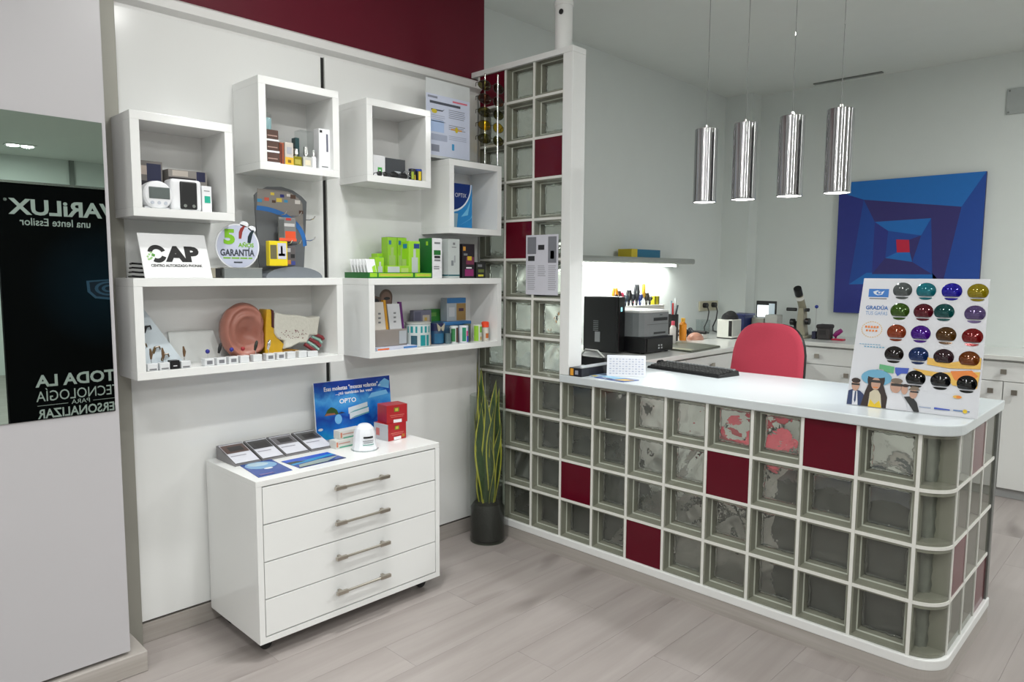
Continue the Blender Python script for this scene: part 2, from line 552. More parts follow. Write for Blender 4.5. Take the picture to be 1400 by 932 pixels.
# ceiling slot and wall grille at the back
s_ = MB().box(0.285, 0.80, 3.235, 3.275, H - 0.008, H - 0.0003)
t = s_.build('ceiling_vent', M_STEEL); tag(t, 'narrow dark slot vent in the ceiling by the back wall', 'vent')
g = MB().box(1.585, 2.05, YB - 0.012, YB - 0.0005, 2.54, 2.715).build('wall_vent', mat('grille_paint', (0.40, 0.43, 0.42), 0.6), bevel=0.003)
tag(g, 'flat grey cover plate high on the back wall at the right edge', 'cover plate')
for k in range(2):
    MB().cyl((1.60, YB - 0.016, 2.555 + 0.145 * k), 0.006, 0.004, 10, axis='Y').build('screw', M_STEEL, g)

# ------------------------------------------------------------------ glass block counter and partition
ctr = thing('glass_block_counter', 'white jointed glass block counter and tall end screen with scattered dark red blocks', 'counter', (1.0, 0.04, 0))
CW = Vector(ctr['_w'])
B0, MOD, ZB = 0.188, 0.2, 0.095

def block_mesh(seed, w=B0, h=B0):
    r = random.Random(seed); a, b_ = w / 2, h / 2
    q = MB()
    # rim: four thick glass walls tapering inwards
    fo, ia0, ib0 = 0.004, a - 0.022, b_ - 0.022
    ring0 = [(-a, fo, -b_), (a, fo, -b_), (a, fo, b_), (-a, fo, b_)]
    ring1 = [(-a + 0.006, fo, -b_ + 0.006), (a - 0.006, fo, -b_ + 0.006), (a - 0.006, fo, b_ - 0.006), (-a + 0.006, fo, b_ - 0.006)]
    ring2 = [(-a + 0.013, 0.030, -b_ + 0.013), (a - 0.013, 0.030, -b_ + 0.013), (a - 0.013, 0.030, b_ - 0.013), (-a + 0.013, 0.030, b_ - 0.013)]
    ring3 = [(-a + 0.0175, 0.033, -b_ + 0.0175), (a - 0.0175, 0.033, -b_ + 0.0175), (a - 0.0175, 0.033, b_ - 0.0175), (-a + 0.0175, 0.033, b_ - 0.0175)]
    ring4 = [(-ia0, 0.064, -ib0), (ia0, 0.064, -ib0), (ia0, 0.064, ib0), (-ia0, 0.064, ib0)]
    ring5 = [(-a, 0.076, -b_), (a, 0.076, -b_), (a, 0.076, b_), (-a, 0.076, b_)]
    rings = [ring5, ring0, ring1, ring2, ring3, ring4]
    vv = [p for rg in rings for p in rg]
    q.add(vv, [(k * 4 + c, k * 4 + (c + 1) % 4, (k + 1) * 4 + (c + 1) % 4, (k + 1) * 4 + c) for k in range(5) for c in range(4)], 0)
    for c in range(12, 16): q.m[c] = 3  # painted highlight on the inner step of the rim
    q.flat(rect(-a, a, -b_, b_), (0, 0.0035, 0), (1, 0, 0), (0, 0, 1), 1)
    # wavy back pane
    n = 12; ia, ib = a - 0.0205, b_ - 0.0205
    ph = [(r.choice((-1, 1)) * r.uniform(18, 60), r.uniform(18, 60), r.uniform(0, 6), r.uniform(0.0008, 0.0022)) for _ in range(5)]
    vs_ = []
    for i in range(n + 1):
        for j in range(n + 1):
            x = -ia + 2 * ia * i / n; z = -ib + 2 * ib * j / n
            d = sum(A * math.sin(kx * x + kz * z + p) for kx, kz, p, A in ph)
            vs_.append((x, 0.066 + d, z))
    fs = [(i * (n + 1) + j, (i + 1) * (n + 1) + j, (i + 1) * (n + 1) + j + 1, i * (n + 1) + j + 1) for i in range(n) for j in range(n)]
    q.add(vs_, fs, 2)
    q.add([(-ia, 0.0755, -ib), (ia, 0.0755, -ib), (ia, 0.0755, ib), (-ia, 0.0755, ib)], [(0, 3, 2, 1)], 2)
    # fused wavy bead along the edge of the pane
    for sx, sz, vert in ((-1, 0, True), (1, 0, True), (0, -1, False), (0, 1, False)):
        pts = []; rr = []
        for i in range(13):
            t_ = -1 + 2 * i / 12
            w_ = 0.0035 * r.uniform(-1, 1)
            pts.append((sx * (ia - 0.006) + w_ if vert else t_ * (ia - 0.004), 0.0585, t_ * (ib - 0.004) if vert else sz * (ib - 0.006) + w_ * 0.6))
            rr.append(r.uniform(0.0022, 0.0052))
        nf = len(q.f)
        q.tube(pts, rr, 6, 2)
    m_ = bpy.data.meshes.new('glass_block')
    m_.from_pydata([tuple(v) for v in q.v], [], q.f)
    for mm in (M_BLOCKSIDE, M_FRONT, M_BACK, M_EDGEHI): m_.materials.append(mm)
    m_.polygons.foreach_set('material_index', q.m)
    m_.polygons.foreach_set('use_smooth', [k == 2 for k in q.m])
    m_.update()
    return m_

def red_mesh(w=B0, h=B0):
    q = MB().box(-w / 2, w / 2, 0.003, 0.077, -h / 2, h / 2)
    m_ = bpy.data.meshes.new('red_block')
    m_.from_pydata([tuple(v) for v in q.v], [], q.f)
    m_.materials.append(M_REDGL); m_.update()
    return m_

gl = [block_mesh(s) for s in range(7)]
glt = [block_mesh(s + 20, B0, 0.172) for s in range(3)]
rd, rdt = red_mesh(), red_mesh(B0, 0.172)
reds = {(-1, 11), (1, 9), (0, 7), (0, 3), (2, 1), (4, 0), (6, 2), (8, 3)}
def put(me_, name, x, y, z, rz=0.0):
    o = bpy.data.objects.new(name, me_); C.objects.link(o); o.parent = ctr
    o.location = Vector((x, y, z)) - CW; o.rotation_euler = (0, 0, rz); o['_w'] = (x, y, z)
    return o
cells = [(k, j) for k in range(-1, 2) for j in range(12)] + [(k, j) for k in range(2, 10) for j in range(4)]
for k, j in cells:
    x, z = MOD * k + 0.1, ZB + MOD * j + 0.1
    if (k, j) in reds:
        if j == 11: put(rdt, 'red_glass_block', x, 0, z - 0.008)
        else: put(rd, 'red_glass_block', x, 0, z)
    elif j == 11: put(rnd.choice(glt), 'glass_block', x, 0, z - 0.008)
    else: put(gl[(k * 5 + j * 3) % 7], 'glass_block', x, 0, z)
for b_ in range(3):
    for j in range(4):
        y, z = 0.1 + MOD * b_ + 0.1, ZB + MOD * j + 0.1
        if (b_, j) in ((1, 3), (0, 1), (2, 0)): put(rd, 'red_glass_block', 2.1, y, z, PI / 2)
        else: put(gl[(b_ * 2 + j * 3 + 1) % 7], 'glass_block', 2.1, y, z, PI / 2)
# curved corner blocks
def corner_mesh():
    q = MB(); n = 14; h = B0 / 2
    a0, a1 = -PI / 2 + 0.06, -0.06
    def P(r, a, z): return (r * math.cos(a), r * math.sin(a), z)
    A = [a0 + (a1 - a0) * i / n for i in range(n + 1)]
    def sheet(r, m, flip, zz=h, wav=0.0):
        vs_ = []
        for i, a in enumerate(A):
            for kk in range(7):
                z = -zz + 2 * zz * kk / 6
                rr = r + (wav * math.sin(3.1 * kk + 11 * a) if wav else 0)
                vs_.append(P(rr, a, z))
        fs = [(i * 7 + kk, (i + 1) * 7 + kk, (i + 1) * 7 + kk + 1, i * 7 + kk + 1) for i in range(n) for kk in range(6)]
        if flip: fs = [f[::-1] for f in fs]
        q.add(vs_, fs, m)
    sheet(0.0965, 1, False)
    sheet(0.040, 2, False, h - 0.012, 0.003)
    sheet(0.028, 2, True, h - 0.012)
    for z0, z1 in ((-h, -h + 0.012), (h - 0.012, h)):
        vs_ = [P(r, a, z) for a in A for r, z in ((0.024, z0), (0.096, z0), (0.096, z1), (0.024, z1))]
        fs = [(i * 4 + c, i * 4 + (c + 1) % 4, (i + 1) * 4 + (c + 1) % 4, (i + 1) * 4 + c) for i in range(n) for c in range(4)] + [(0, 3, 2, 1), (n * 4, n * 4 + 1, n * 4 + 2, n * 4 + 3)]
        q.add(vs_, fs, 0)
    for a in (a0, a1):
        d = Vector((math.cos(a), math.sin(a), 0)); t_ = Vector((-d.y, d.x, 0)) * (0.004 if a == a0 else -0.004)
        vs_ = [d * r + Vector((0, 0, z)) + o_ for o_ in (Vector(), t_) for r, z in ((0.024, -h), (0.096, -h), (0.096, h), (0.024, h))]
        q.add(vs_, [(0, 1, 2, 3), (7, 6, 5, 4), (0, 4, 5, 1), (1, 5, 6, 2), (2, 6, 7, 3), (3, 7, 4, 0)], 0)
    m_ = bpy.data.meshes.new('curved_glass_block')
    m_.from_pydata([tuple(v) for v in q.v], [], q.f)
    for mm in (M_BLOCKSIDE, M_FRONT, M_CORNER): m_.materials.append(mm)
    m_.polygons.foreach_set('material_index', q.m)
    m_.polygons.foreach_set('use_smooth', [k > 0 for k in q.m])
    m_.update()
    return m_
cm = corner_mesh()
for j in range(4): put(cm, 'curved_glass_block', 2.0, 0.1, ZB + MOD * j + 0.1)

def cpath(off, x0, y1, n=14):
    p = [(x0, -off)]
    for i in range(n + 1):
        a = -PI / 2 + PI / 2 * i / n
        p.append((2.0 + (0.1 + off) * math.cos(a), 0.1 + (0.1 + off) * math.sin(a)))
    p.append((2.1 + off, y1))
    return p
def band(name, out, inn, z0, z1, m, x0, y1, parent=ctr, bevel=0.0):
    poly = cpath(out, x0, y1) + cpath(-inn, x0, y1)[::-1]
    return MB().prism(poly, z0, z1, (0, 0, 0), (1, 0, 0), (0, 1, 0)).build(name, m, parent, bevel=bevel)
# joints
q = MB(); mw = 0.006
for k in range(-1, 3):
    if k == 2:
        q.box(MOD * k - mw, MOD * k + mw, 0.0, 0.08, ZB, 0.889); q.box(0.388, 0.3965, 0.0, 0.08, 0.889, 2.48)
    else:
        q.box(MOD * k - mw, MOD * k + mw, 0.0, 0.08, ZB, 2.48)
for k in range(3, 11):
    q.box(MOD * k - mw, MOD * k + mw, 0.0, 0.08, ZB, 0.889)
for j in range(1, 4):
    q.prism(cpath(-0.0006, -0.206, 0.70) + cpath(-0.0794, -0.206, 0.70)[::-1], ZB + MOD * j - mw, ZB + MOD * j + mw, (0, 0, 0), (1, 0, 0), (0, 1, 0))
for j in range(4, 12):
    q.box(-0.206, 0.3965, 0.0006, 0.0794, ZB + MOD * j - mw, ZB + MOD * j + mw)
for y in (0.1, 0.3, 0.5):
    q.box(2.022, 2.1, y - mw * 0.8, y + mw * 0.8, ZB, 0.889)
q.build('white_joints', M_GROUT, ctr)
band('plinth', 0.010, 0.09, 0.062, 0.100, M_WHITE, -0.206, 0.74, bevel=0.004)
band('skirting', 0.008, 0.08, 0.0, 0.062, M_SKIRT, -0.206, 0.74)
MB().box(2.045, 2.104, 0.702, 0.738, 0.06, 0.888).build('end_post', M_STEEL, ctr, bevel=0.002)
# frame of the tall screen
MB().box(-0.249, 0.455, -0.010, 0.09, 2.466, 2.494).build('top_beam', M_WHITE, ctr, bevel=0.002)
MB().box(0.397, 0.455, -0.010, 0.09, 0.9285, 2.466).build('end_board', M_WHITE, ctr, bevel=0.002)
# worktop of the counter
poly = [(0.397, -0.012)] + cpath(0.014, 0.5, 0.742)[1:] + [(-0.38, 0.742), (-0.38, 0.095), (0.397, 0.095)]
top = MB().prism(poly, 0.8895, 0.927, (0, 0, 0), (1, 0, 0), (0, 1, 0)).build('countertop', mat('countertop_white', (0.60, 0.645, 0.66), 0.25, var=0.01, scale=3), org=(1.0, 0.35, 0.8895), bevel=0.004)
tag(top, 'long white countertop with a rounded front corner on the glass blocks', 'countertop')
# support at the hidden left end
MB().box(-0.40, -0.36, 0.12, 0.74, 0.0, 0.889).build('end_panel', M_WHITE, ctr)
# white cylinder on the tall screen
cyl_ = thing('cylinder_fitting', 'white cylinder with a dark round hole on top of the tall block screen', 'fitting', (0.355, 0.04, 2.494))
MB().lathe([(0.042, 2.494), (0.042, 2.70), (0.046, 2.703), (0.046, 2.722), (0.0, 2.722)], (0.355, 0.04, 0), 28).build('body', M_WHITE, cyl_, smooth=True)
q = MB().lathe([(0.0125, 0), (0.0125, 0.004)], (0.371, -0.0025, 2.665), 16, axis='Y')
q.build('hole', M_BLACKM, cyl_)
# notice taped to the tall screen
pap = MB().box(0.157, 0.373, -0.0022, -0.0012, 1.317, 1.617).build('paper_notice', col(205, 205, 215, 0.7), org=(0.265, 0, 1.317))
tag(pap, 'white printed paper sheet taped to the tall glass block screen', 'paper sheet')
pm = [col(120, 122, 130, 0.8), col(40, 40, 45, 0.8), col(165, 166, 175, 0.8)]
q = MB()
def pr_(a0, a1, b0, b1, m): q.flat(rect(a0, a1, b0, b1), (0.157, -0.0026, 1.317), YR, YU, m)
pr_(0.010, 0.070, 0.205, 0.290, 0); pr_(0.150, 0.205, 0.160, 0.290, 0); pr_(0.083, 0.125, 0.225, 0.250, 1); pr_(0.165, 0.190, 0.18, 0.22, 1); pr_(0.015, 0.06, 0.17, 0.195, 1)
for cidx in range(3):
    for r_ in range(13):
        if cidx == 1 and r_ > 5: continue
        pr_(0.012 + 0.070 * cidx, 0.065 + 0.070 * cidx - 0.01 * rnd.random(), 0.143 - r_ * 0.0098, 0.1475 - r_ * 0.0098, 2)
q.build('print', pm, pap)

# ------------------------------------------------------------------ drawer chest
cx0, cx1, cy0, cy1 = -0.150, 0.275, -1.535, -0.683
ch = thing('drawer_chest', 'white four-drawer chest on castors below the wall boxes', 'chest of drawers', ((cx0 + cx1) / 2, (cy0 + cy1) / 2, 0))
T = 0.022
MB().box(cx0, cx1 - 0.019, cy0, cy0 + T, 0.064, 0.655).build('side_panel', M_LACQ, ch, bevel=0.001)
MB().box(cx0, cx1 - 0.019, cy1 - T, cy1, 0.064, 0.655).build('side_panel', M_LACQ, ch, bevel=0.001)
MB().box(cx0, cx0 + 0.01, cy0 + T, cy1 - T, 0.064, 0.655).build('back_panel', M_LACQ, ch)
MB().box(cx0, cx1 - 0.03, cy0 + T, cy1 - T, 0.064, 0.084).build('bottom_panel', M_LACQ, ch)
MB().box(cx0, cx1, cy0, cy1, 0.655, 0.677).build('top_panel', M_LACQ, ch, bevel=0.0012)
q = MB()
q.box(cx1 - 0.019, cx1, cy0, cy0 + T, 0.064, 0.655); q.box(cx1 - 0.019, cx1, cy1 - T, cy1, 0.064, 0.655); q.box(cx1 - 0.019, cx1, cy0 + T, cy1 - T, 0.064, 0.086)
q.build('front_frame', M_LACQ, ch)
MB().box(cx0 + 0.01, cx1 - 0.0195, cy0 + T, cy1 - T, 0.084, 0.655).build('drawer_bodies', M_BLACKM, ch)
dz0, dz1 = 0.089, 0.6525
dh = (dz1 - dz0) / 4
for k in range(4):
    a = dz0 + dh * k
    d = MB().box(cx1 - 0.019, cx1, cy0 + T + 0.003, cy1 - T - 0.003, a + 0.0022, a + dh - 0.0022).build('drawer', M_LACQ, ch, bevel=0.0008)
    zc = a + dh * 0.56
    ym = (cy0 + cy1) / 2 + 0.008
    q = MB()
    q.cyl((cx1 + 0.028, ym - 0.125, zc), 0.0050, 0.25, 12, axis='Y')
    for s in (-1, 1):
        y0 = ym + s * 0.103
        q.box(cx1 + 0.022, cx1 + 0.035, y0 - 0.024, y0 + 0.024, zc - 0.0065, zc + 0.0065)
        q.box(cx1, cx1 + 0.024, y0 - 0.005, y0 + 0.005, zc - 0.005, zc + 0.005)
    q.build('handle', M_NICKEL, d)
for x in (cx0 + 0.06, cx1 - 0.085):
    for y in (cy0 + 0.06, cy1 - 0.045):
        w_ = MB().cyl((x - 0.011, y, 0.023), 0.023, 0.022, 18, axis='X').build('castor', M_BLACKM, ch)
        MB().box(x - 0.016, x + 0.016, y - 0.014, y + 0.014, 0.044, 0.0645).build('fork', M_BLACK, w_)

# ------------------------------------------------------------------ six white wall boxes
XB, XF, TB = -0.1645, 0.05, 0.029
def wall_box(name, label, y0, y1, z0, z1):
    t = thing(name, label, 'wall shelf', (XB, (y0 + y1) / 2, z0), 'white wall box shelves')
    MB().box(XB, XF, y0, y1, z1 - TB, z1).build('top_board', M_LACQ, t, bevel=0.0012)
    MB().box(XB, XF, y0, y1, z0, z0 + TB).build('bottom_board', M_LACQ, t, bevel=0.0012)
    MB().box(XB, XF, y0, y0 + TB, z0 + TB, z1 - TB).build('side_board', M_LACQ, t)
    MB().box(XB, XF, y1 - TB, y1, z0 + TB, z1 - TB).build('side_board', M_LACQ, t)
    MB().box(XB, XB + 0.008, y0 + TB, y1 - TB, z0 + TB, z1 - TB).build('back_board', M_LACQ2, t)
    return t
wall_box('wall_box_shelf', 'white box shelf at far left holding two white blood pressure monitors', -1.827, -1.477, 1.612, 1.962)
wall_box('wall_box_shelf', 'white box shelf, second from left, holding perfume bottles and stacked compacts', -1.372, -1.024, 1.815, 2.163)
wall_box('wall_box_shelf', 'white box shelf, third from left, holding a dark grey box and sunglasses', -0.888, -0.538, 1.815, 2.165)
wall_box('wall_box_shelf', 'white box shelf beside the glass blocks with one blue carton inside', -0.425, -0.075, 1.615, 1.965)
wall_box('wide_wall_box_shelf', 'wide white box shelf with the giant ear model inside', -1.838, -1.019, 1.049, 1.401)
wall_box('wide_wall_box_shelf', 'wide white box shelf on the right with cans and small packs inside', -0.888, -0.072, 1.047, 1.399)

cW = col(228, 229, 232, 0.45); cG = col(60, 160, 70, 0.5); cT = col(25, 165, 140, 0.5)
cGry = col(120, 122, 125, 0.6); cDk = col(28, 28, 30, 0.4)

# --- box with the monitors
zA = 1.612 + TB
m1 = thing('blood_pressure_monitor', 'round white blood pressure monitor with grey screen in the far left box', 'medical device', (-0.02, -1.733, zA))
MB().lathe([(0.040, -0.055), (0.049, -0.05), (0.0505, -0.02), (0.049, 0.0), (0.044, 0.006), (0.03, 0.009), (0.0001, 0.0095)], (0.012, -1.733, zA + 0.049), 36, axis='X').build('body', cW, m1, smooth=True)
MB().box(0.018, 0.0235, -1.765, -1.696, zA + 0.036, zA + 0.076).build('screen', col(88, 96, 94, 0.3), m1, bevel=0.002)
for k in range(3):
    MB().cyl((0.016, -1.755 + 0.022 * k, zA + 0.022), 0.006, 0.006, 12, axis='X').build('button', col(185, 190, 200, 0.35), m1)
MB().box(-0.04, 0.0, -1.775, -1.690, zA, zA + 0.01).build('foot', cW, m1, bevel=0.003)
m2 = thing('blood_pressure_monitor', 'white square blood pressure monitor with big black face in the far left box', 'medical device', (-0.02, -1.636, zA))
MB().box(-0.055, 0.016, -1.690, -1.582, zA, zA + 0.112).build('body', cW, m2, bevel=0.012, seg=4)
MB().box(0.010, 0.0215, -1.660, -1.600, zA + 0.006, zA + 0.104).build('display', M_BLACK, m2, bevel=0.010, seg=4)
for k in range(2):
    MB().cyl((0.021, -1.645 + 0.03 * k, zA + 0.018), 0.006, 0.003, 12, axis='X').build('button', M_CHROME, m2)
carton('medicine_carton', 'small white carton with a teal square in the far left box', 'carton', 0.012, -1.580, -1.545, zA, zA + 0.095, 0.03, cW, [('f', 0.25, 0.85, 0.36, 0.62, cT), ('f', 0.2, 0.8, 0.8, 0.83, cGry)])
b1 = carton('monitor_carton', 'photo printed carton behind the round monitor in the far left box', 'carton', -0.07, -1.792, -1.685, zA, zA + 0.175, 0.06, col(120, 115, 112, 0.5), [('f', 0.5, 0.95, 0.6, 0.95, col(30, 35, 70, 0.5)), ('f', 0.05, 0.5, 0.72, 0.9, col(190, 175, 165, 0.5)), ('f', 0.1, 0.7, 0.4, 0.6, col(45, 40, 50, 0.5)), ('f', 0.75, 0.95, 0.4, 0.6, col(170, 120, 60, 0.5))])
carton('monitor_carton', 'photo printed carton behind the square monitor in the far left box', 'carton', -0.07, -1.665, -1.525, zA, zA + 0.155, 0.06, col(150, 145, 140, 0.5), [('f', 0.1, 0.5, 0.85, 0.98, col(205, 195, 185, 0.5)), ('f', 0.72, 0.95, 0.76, 0.99, col(35, 38, 75, 0.5)), ('f', 0.0, 0.7, 0.7, 0.82, col(45, 40, 45, 0.5))])

# --- perfume box
zB = 1.815 + TB
for k, lab in enumerate(('bottom compact case of the stack of three in the perfume box', 'middle compact case of the stack of three in the perfume box', 'top compact case of the stack of three in the perfume box')):
    t = thing('compact_case', lab, 'cosmetic case', (0.0, -1.302, zB + 0.0435 * k), 'stacked compact cases')
    MB().box(-0.03, 0.022, -1.334 + 0.002 * k, -1.274 - 0.002 * k, zB + 0.0435 * k, zB + 0.0435 * k + 0.007).build('base', cW, t)
    MB().box(-0.03, 0.022, -1.333 + 0.002 * k, -1.275 - 0.002 * k, zB + 0.0435 * k + 0.007, zB + 0.0435 * k + 0.043).build('lid', col(88, 68, 62, 0.2), t, bevel=0.002)
    MB().box(0.0222, 0.0228, -1.325, -1.285, zB + 0.0435 * k + 0.018, zB + 0.0435 * k + 0.022).build('print', col(170, 140, 130, 0.4), t)
def bottle(name, label, cat, x, y, z, prof, body, capm=None, ck=None, n=20, group=None):
    t = thing(name, label, cat, (x, y, z), group)
    MB().lathe(prof, (x, y, z), n).build('body', body, t, smooth=True)
    if capm: MB().lathe(ck, (x, y, z), n).build('cap', capm, t, smooth=True)
    return t
bottle('glass_jar', 'pale blue glass jar on top of the stacked compact cases', 'jar', -0.005, -1.314, zB + 0.1305, [(0.017, 0), (0.018, 0.01), (0.018, 0.045), (0.0001, 0.045)], col(140, 175, 180, 0.1), M_CLEAR, [(0.0185, 0.045), (0.0185, 0.06), (0.012, 0.066), (0.0001, 0.066)])
carton('perfume_carton', 'brown and orange carton beside the stacked compact cases', 'carton', 0.02, -1.274, -1.256, zB, zB + 0.086, 0.04, col(150, 78, 52, 0.4), [('f', 0.1, 0.5, 0.05, 0.95, col(85, 35, 28, 0.4))])
carton('perfume_carton', 'pale grey and yellow carton in the perfume box', 'carton', 0.025, -1.2545, -1.219, zB, zB + 0.09, 0.035, col(196, 190, 182, 0.35), [('f', 0.0, 1.0, 0.0, 0.36, col(214, 170, 50, 0.4)), ('f', 0.2, 0.8, 0.5, 0.8, col(170, 172, 180, 0.4)), ('f', 0.3, 0.7, 0.12, 0.25, col(120, 90, 20, 0.4))])
carton('perfume_carton', 'small brown carton behind the olive perfume bottle', 'carton', -0.035, -1.218, -1.178, zB, zB + 0.085, 0.03, col(120, 85, 55, 0.5), [('f', 0.2, 0.8, 0.5, 0.7, col(160, 130, 90, 0.5))])
def square_bottle(label, y0, y1, z1, zc_, m, capm, x=0.02, dp=0.03, liquid=None):
    t = thing('perfume_bottle', label, 'bottle', (x - dp / 2, (y0 + y1) / 2, zB))
    MB().box(x - dp, x, y0, y1, zB, zB + z1).build('body', m, t, bevel=0.004, seg=2)
    MB().lathe([(0.006, z1 - 0.002), (0.006, z1 + 0.006), (0.010, z1 + 0.008), (0.009, zc_), (0.0001, zc_)], (x - dp / 2, (y0 + y1) / 2, zB), 16).build('cap', capm, t, smooth=True)
    MB().box(x + 0.0002, x + 0.0008, y0 + 0.007, y1 - 0.007, zB + z1 * 0.25, zB + z1 * 0.7).build('printed_label', liquid or cW, t)
    return t
square_bottle('squat olive yellow perfume bottle with clear cap in the perfume box', -1.217, -1.178, 0.042, 0.072, col(125, 120, 30, 0.1), M_CHROME, liquid=col(170, 160, 70, 0.4))
carton('perfume_carton', 'slim dark teal carton in the perfume box', 'carton', -0.01, -1.190, -1.172, zB, zB + 0.12, 0.03, col(28, 62, 66, 0.3))
square_bottle('clear perfume bottle with silver cap and cream label in the perfume box', -1.172, -1.134, 0.045, 0.085, col(190, 190, 185, 0.08), M_CHROME, liquid=col(215, 208, 185, 0.5))
bottle('sample_vial', 'small white capped bottle next to the tall white carton', 'bottle', 0.012, -1.122, zB, [(0.010, 0), (0.0105, 0.004), (0.0105, 0.045), (0.006, 0.05), (0.0001, 0.05)], cW, M_CHROME, [(0.0065, 0.05), (0.0065, 0.075), (0.0001, 0.075)])
t = MB().box(-0.06, -0.012, -1.166, -1.106, zB, zB + 0.155).build('acrylic_case', M_CLEAR, bevel=0.001); tag(t, 'empty clear acrylic case behind the small perfume bottles', 'display case')
wc = carton('tall_white_carton', 'tall white carton with vertical dark lettering in the perfume box', 'carton', 0.024, -1.103, -1.052, zB, zB + 0.165, 0.04, cW, [('f', 0.08, 0.3, 0.9, 0.96, cDk), ('f', 0.2, 0.8, 0.06, 0.09, cGry), ('f', 0.66, 0.82, 0.45, 0.88, col(95, 98, 115, 0.5)), ('f', 0.0, 1.0, 0.0, 0.025, cDk)])

# --- third box
zC = 1.815 + TB
carton('white_carton', 'white carton with a green square in the third wall box', 'carton', -0.02, -0.808, -0.744, zC, zC + 0.1, 0.04, cW, [('f', 0.36, 0.72, 0.2, 0.48, col(60, 165, 65, 0.5)), ('f', 0.46, 0.62, 0.32, 0.38, cW)])
carton('grey_carton', 'dark grey carton with a pale swirl in the third wall box', 'carton', -0.02, -0.742, -0.632, zC, zC + 0.095, 0.06, col(52, 56, 62, 0.4), [('f', 0.45, 0.75, 0.35, 0.42, col(190, 195, 200, 0.4)), ('f', 0.6, 0.8, 0.28, 0.33, col(150, 155, 160, 0.4))])
def can(label, x, y, z, r, h, m, cols, group='small cans on the wall shelves', capm=None, name='can'):
    t = thing(name, label, 'can', (x, y, z), group)
    MB().lathe([(r * 0.94, 0), (r, 0.003), (r, h - 0.004), (r * 0.94, h), (r * 0.0001 + 1e-5, h)], (x, y, z), 28).build('body', m, t, smooth=True)
    for k, (a0, a1, z0, z1, mm) in enumerate(cols):
        q = MB(); n = 8; vs_ = []
        for i in range(n + 1):
            a = a0 + (a1 - a0) * i / n
            for zz in (z0, z1): vs_.append((x + (r + 0.0005 + 0.0001 * k) * math.cos(a), y + (r + 0.0005 + 0.0001 * k) * math.sin(a), z + h * zz))
        q.add(vs_, [(2 * i, 2 * i + 2, 2 * i + 3, 2 * i + 1) for i in range(n)], 0)
        q.build('printed_panel', mm, t, smooth=True)
    if capm: MB().lathe([(r * 1.02, h), (r * 1.02, h + 0.006), (1e-5, h + 0.007)], (x, y, z), 28).build('lid', capm, t, smooth=True)
    return t
yel = col(215, 190, 30, 0.4); blu = col(35, 70, 170, 0.35); redp = col(170, 35, 35, 0.4)
can('black and yellow pack, left of three beside the grey carton', 0.006, -0.612, zC, 0.016, 0.055, cDk, [(-0.9, -0.2, 0.15, 0.75, col(150, 170, 40, 0.4)), (0.0, 0.5, 0.1, 0.5, yel)])
can('black and yellow pack with blue top, middle of three', 0.006, -0.577, zC, 0.017, 0.057, cDk, [(-0.6, 0.2, 0.1, 0.8, yel), (-1.5, 1.5, 0.84, 0.97, blu)])
carton('blue_pack', 'small blue pack with red mark at the right in the third wall box', 'pack', -0.016, -0.600, -0.571, zC, zC + 0.062, 0.022, blu, [('f', 0.3, 0.7, 0.3, 0.6, redp), ('f', 0.1, 0.9, 0.05, 0.2, cDk)])

def sunglasses(label, x, y, z, w=0.14, lens=M_BLACK, frame=M_BLACK, temple=0.11, ez=0.020, tilt=0.0, group=None, name='sunglasses', dirx=1):
    """front looks along +x; hinges behind"""
    t = thing(name, label, 'sunglasses', (x, y, z), group)
    hw = w / 2
    for s in (-1, 1):
        cy_ = y + s * hw * 0.53
        q = MB(); n = 20; vs_ = [(x + 0.006, cy_, z)]
        for k, f in ((1, 0.6), (2, 1.0)):
            for i in range(n):
                a = 2 * PI * i / n
                yy = hw * 0.44 * f * math.cos(a); zz = ez * f * math.sin(a) * (1 - 0.12 * s * math.cos(a))
                vs_.append((x + 0.006 - 0.006 * f * f - abs(yy + s * hw * 0.53) ** 2 * 0.9, cy_ + yy, z + zz))
        fs = [(0, 1 + i, 1 + (i + 1) % n) for i in range(n)] + [(1 + i, 1 + n + i, 1 + n + (i + 1) % n, 1 + (i + 1) % n) for i in range(n)]
        q.add(vs_, fs)
        q.build('lens', lens, t, smooth=True, ang=180)
        ring = [vs_[1 + n + i % n] for i in range(n + 1)]
        MB().tube(ring, 0.0016, 6).build('rim', frame, t, smooth=True)
        MB().tube([(x - hw * hw * 0.9, y + s * hw * 0.97, z + ez * 0.35), (x - hw * hw * 0.9 - temple * 0.75, y + s * hw * 0.96, z + ez * 0.35), (x - hw * hw * 0.9 - temple, y + s * hw * 0.93, z - 0.008)], 0.0017, 6).build('temple', frame, t, smooth=True)
    MB().tube([(x + 0.0, y - hw * 0.11, z + 0.004), (x + 0.004, y, z + 0.007), (x + 0.0, y + hw * 0.11, z + 0.004)], 0.0018, 6).build('bridge', frame, t, smooth=True)
    return t
sunglasses('small black sunglasses lying at the left front of the third wall box', 0.03, -0.795, zC + 0.012, w=0.06, temple=0.03, ez=0.010)
sunglasses('black sunglasses lying before the dark grey carton in the third wall box', 0.03, -0.705, zC + 0.014, w=0.10, temple=0.04, ez=0.013)
sunglasses('silver rimmed glasses beside the cans in the third wall box', 0.012, -0.640, zC + 0.03, w=0.05, temple=0.03, ez=0.012, lens=M_CLEAR, frame=M_CHROME)

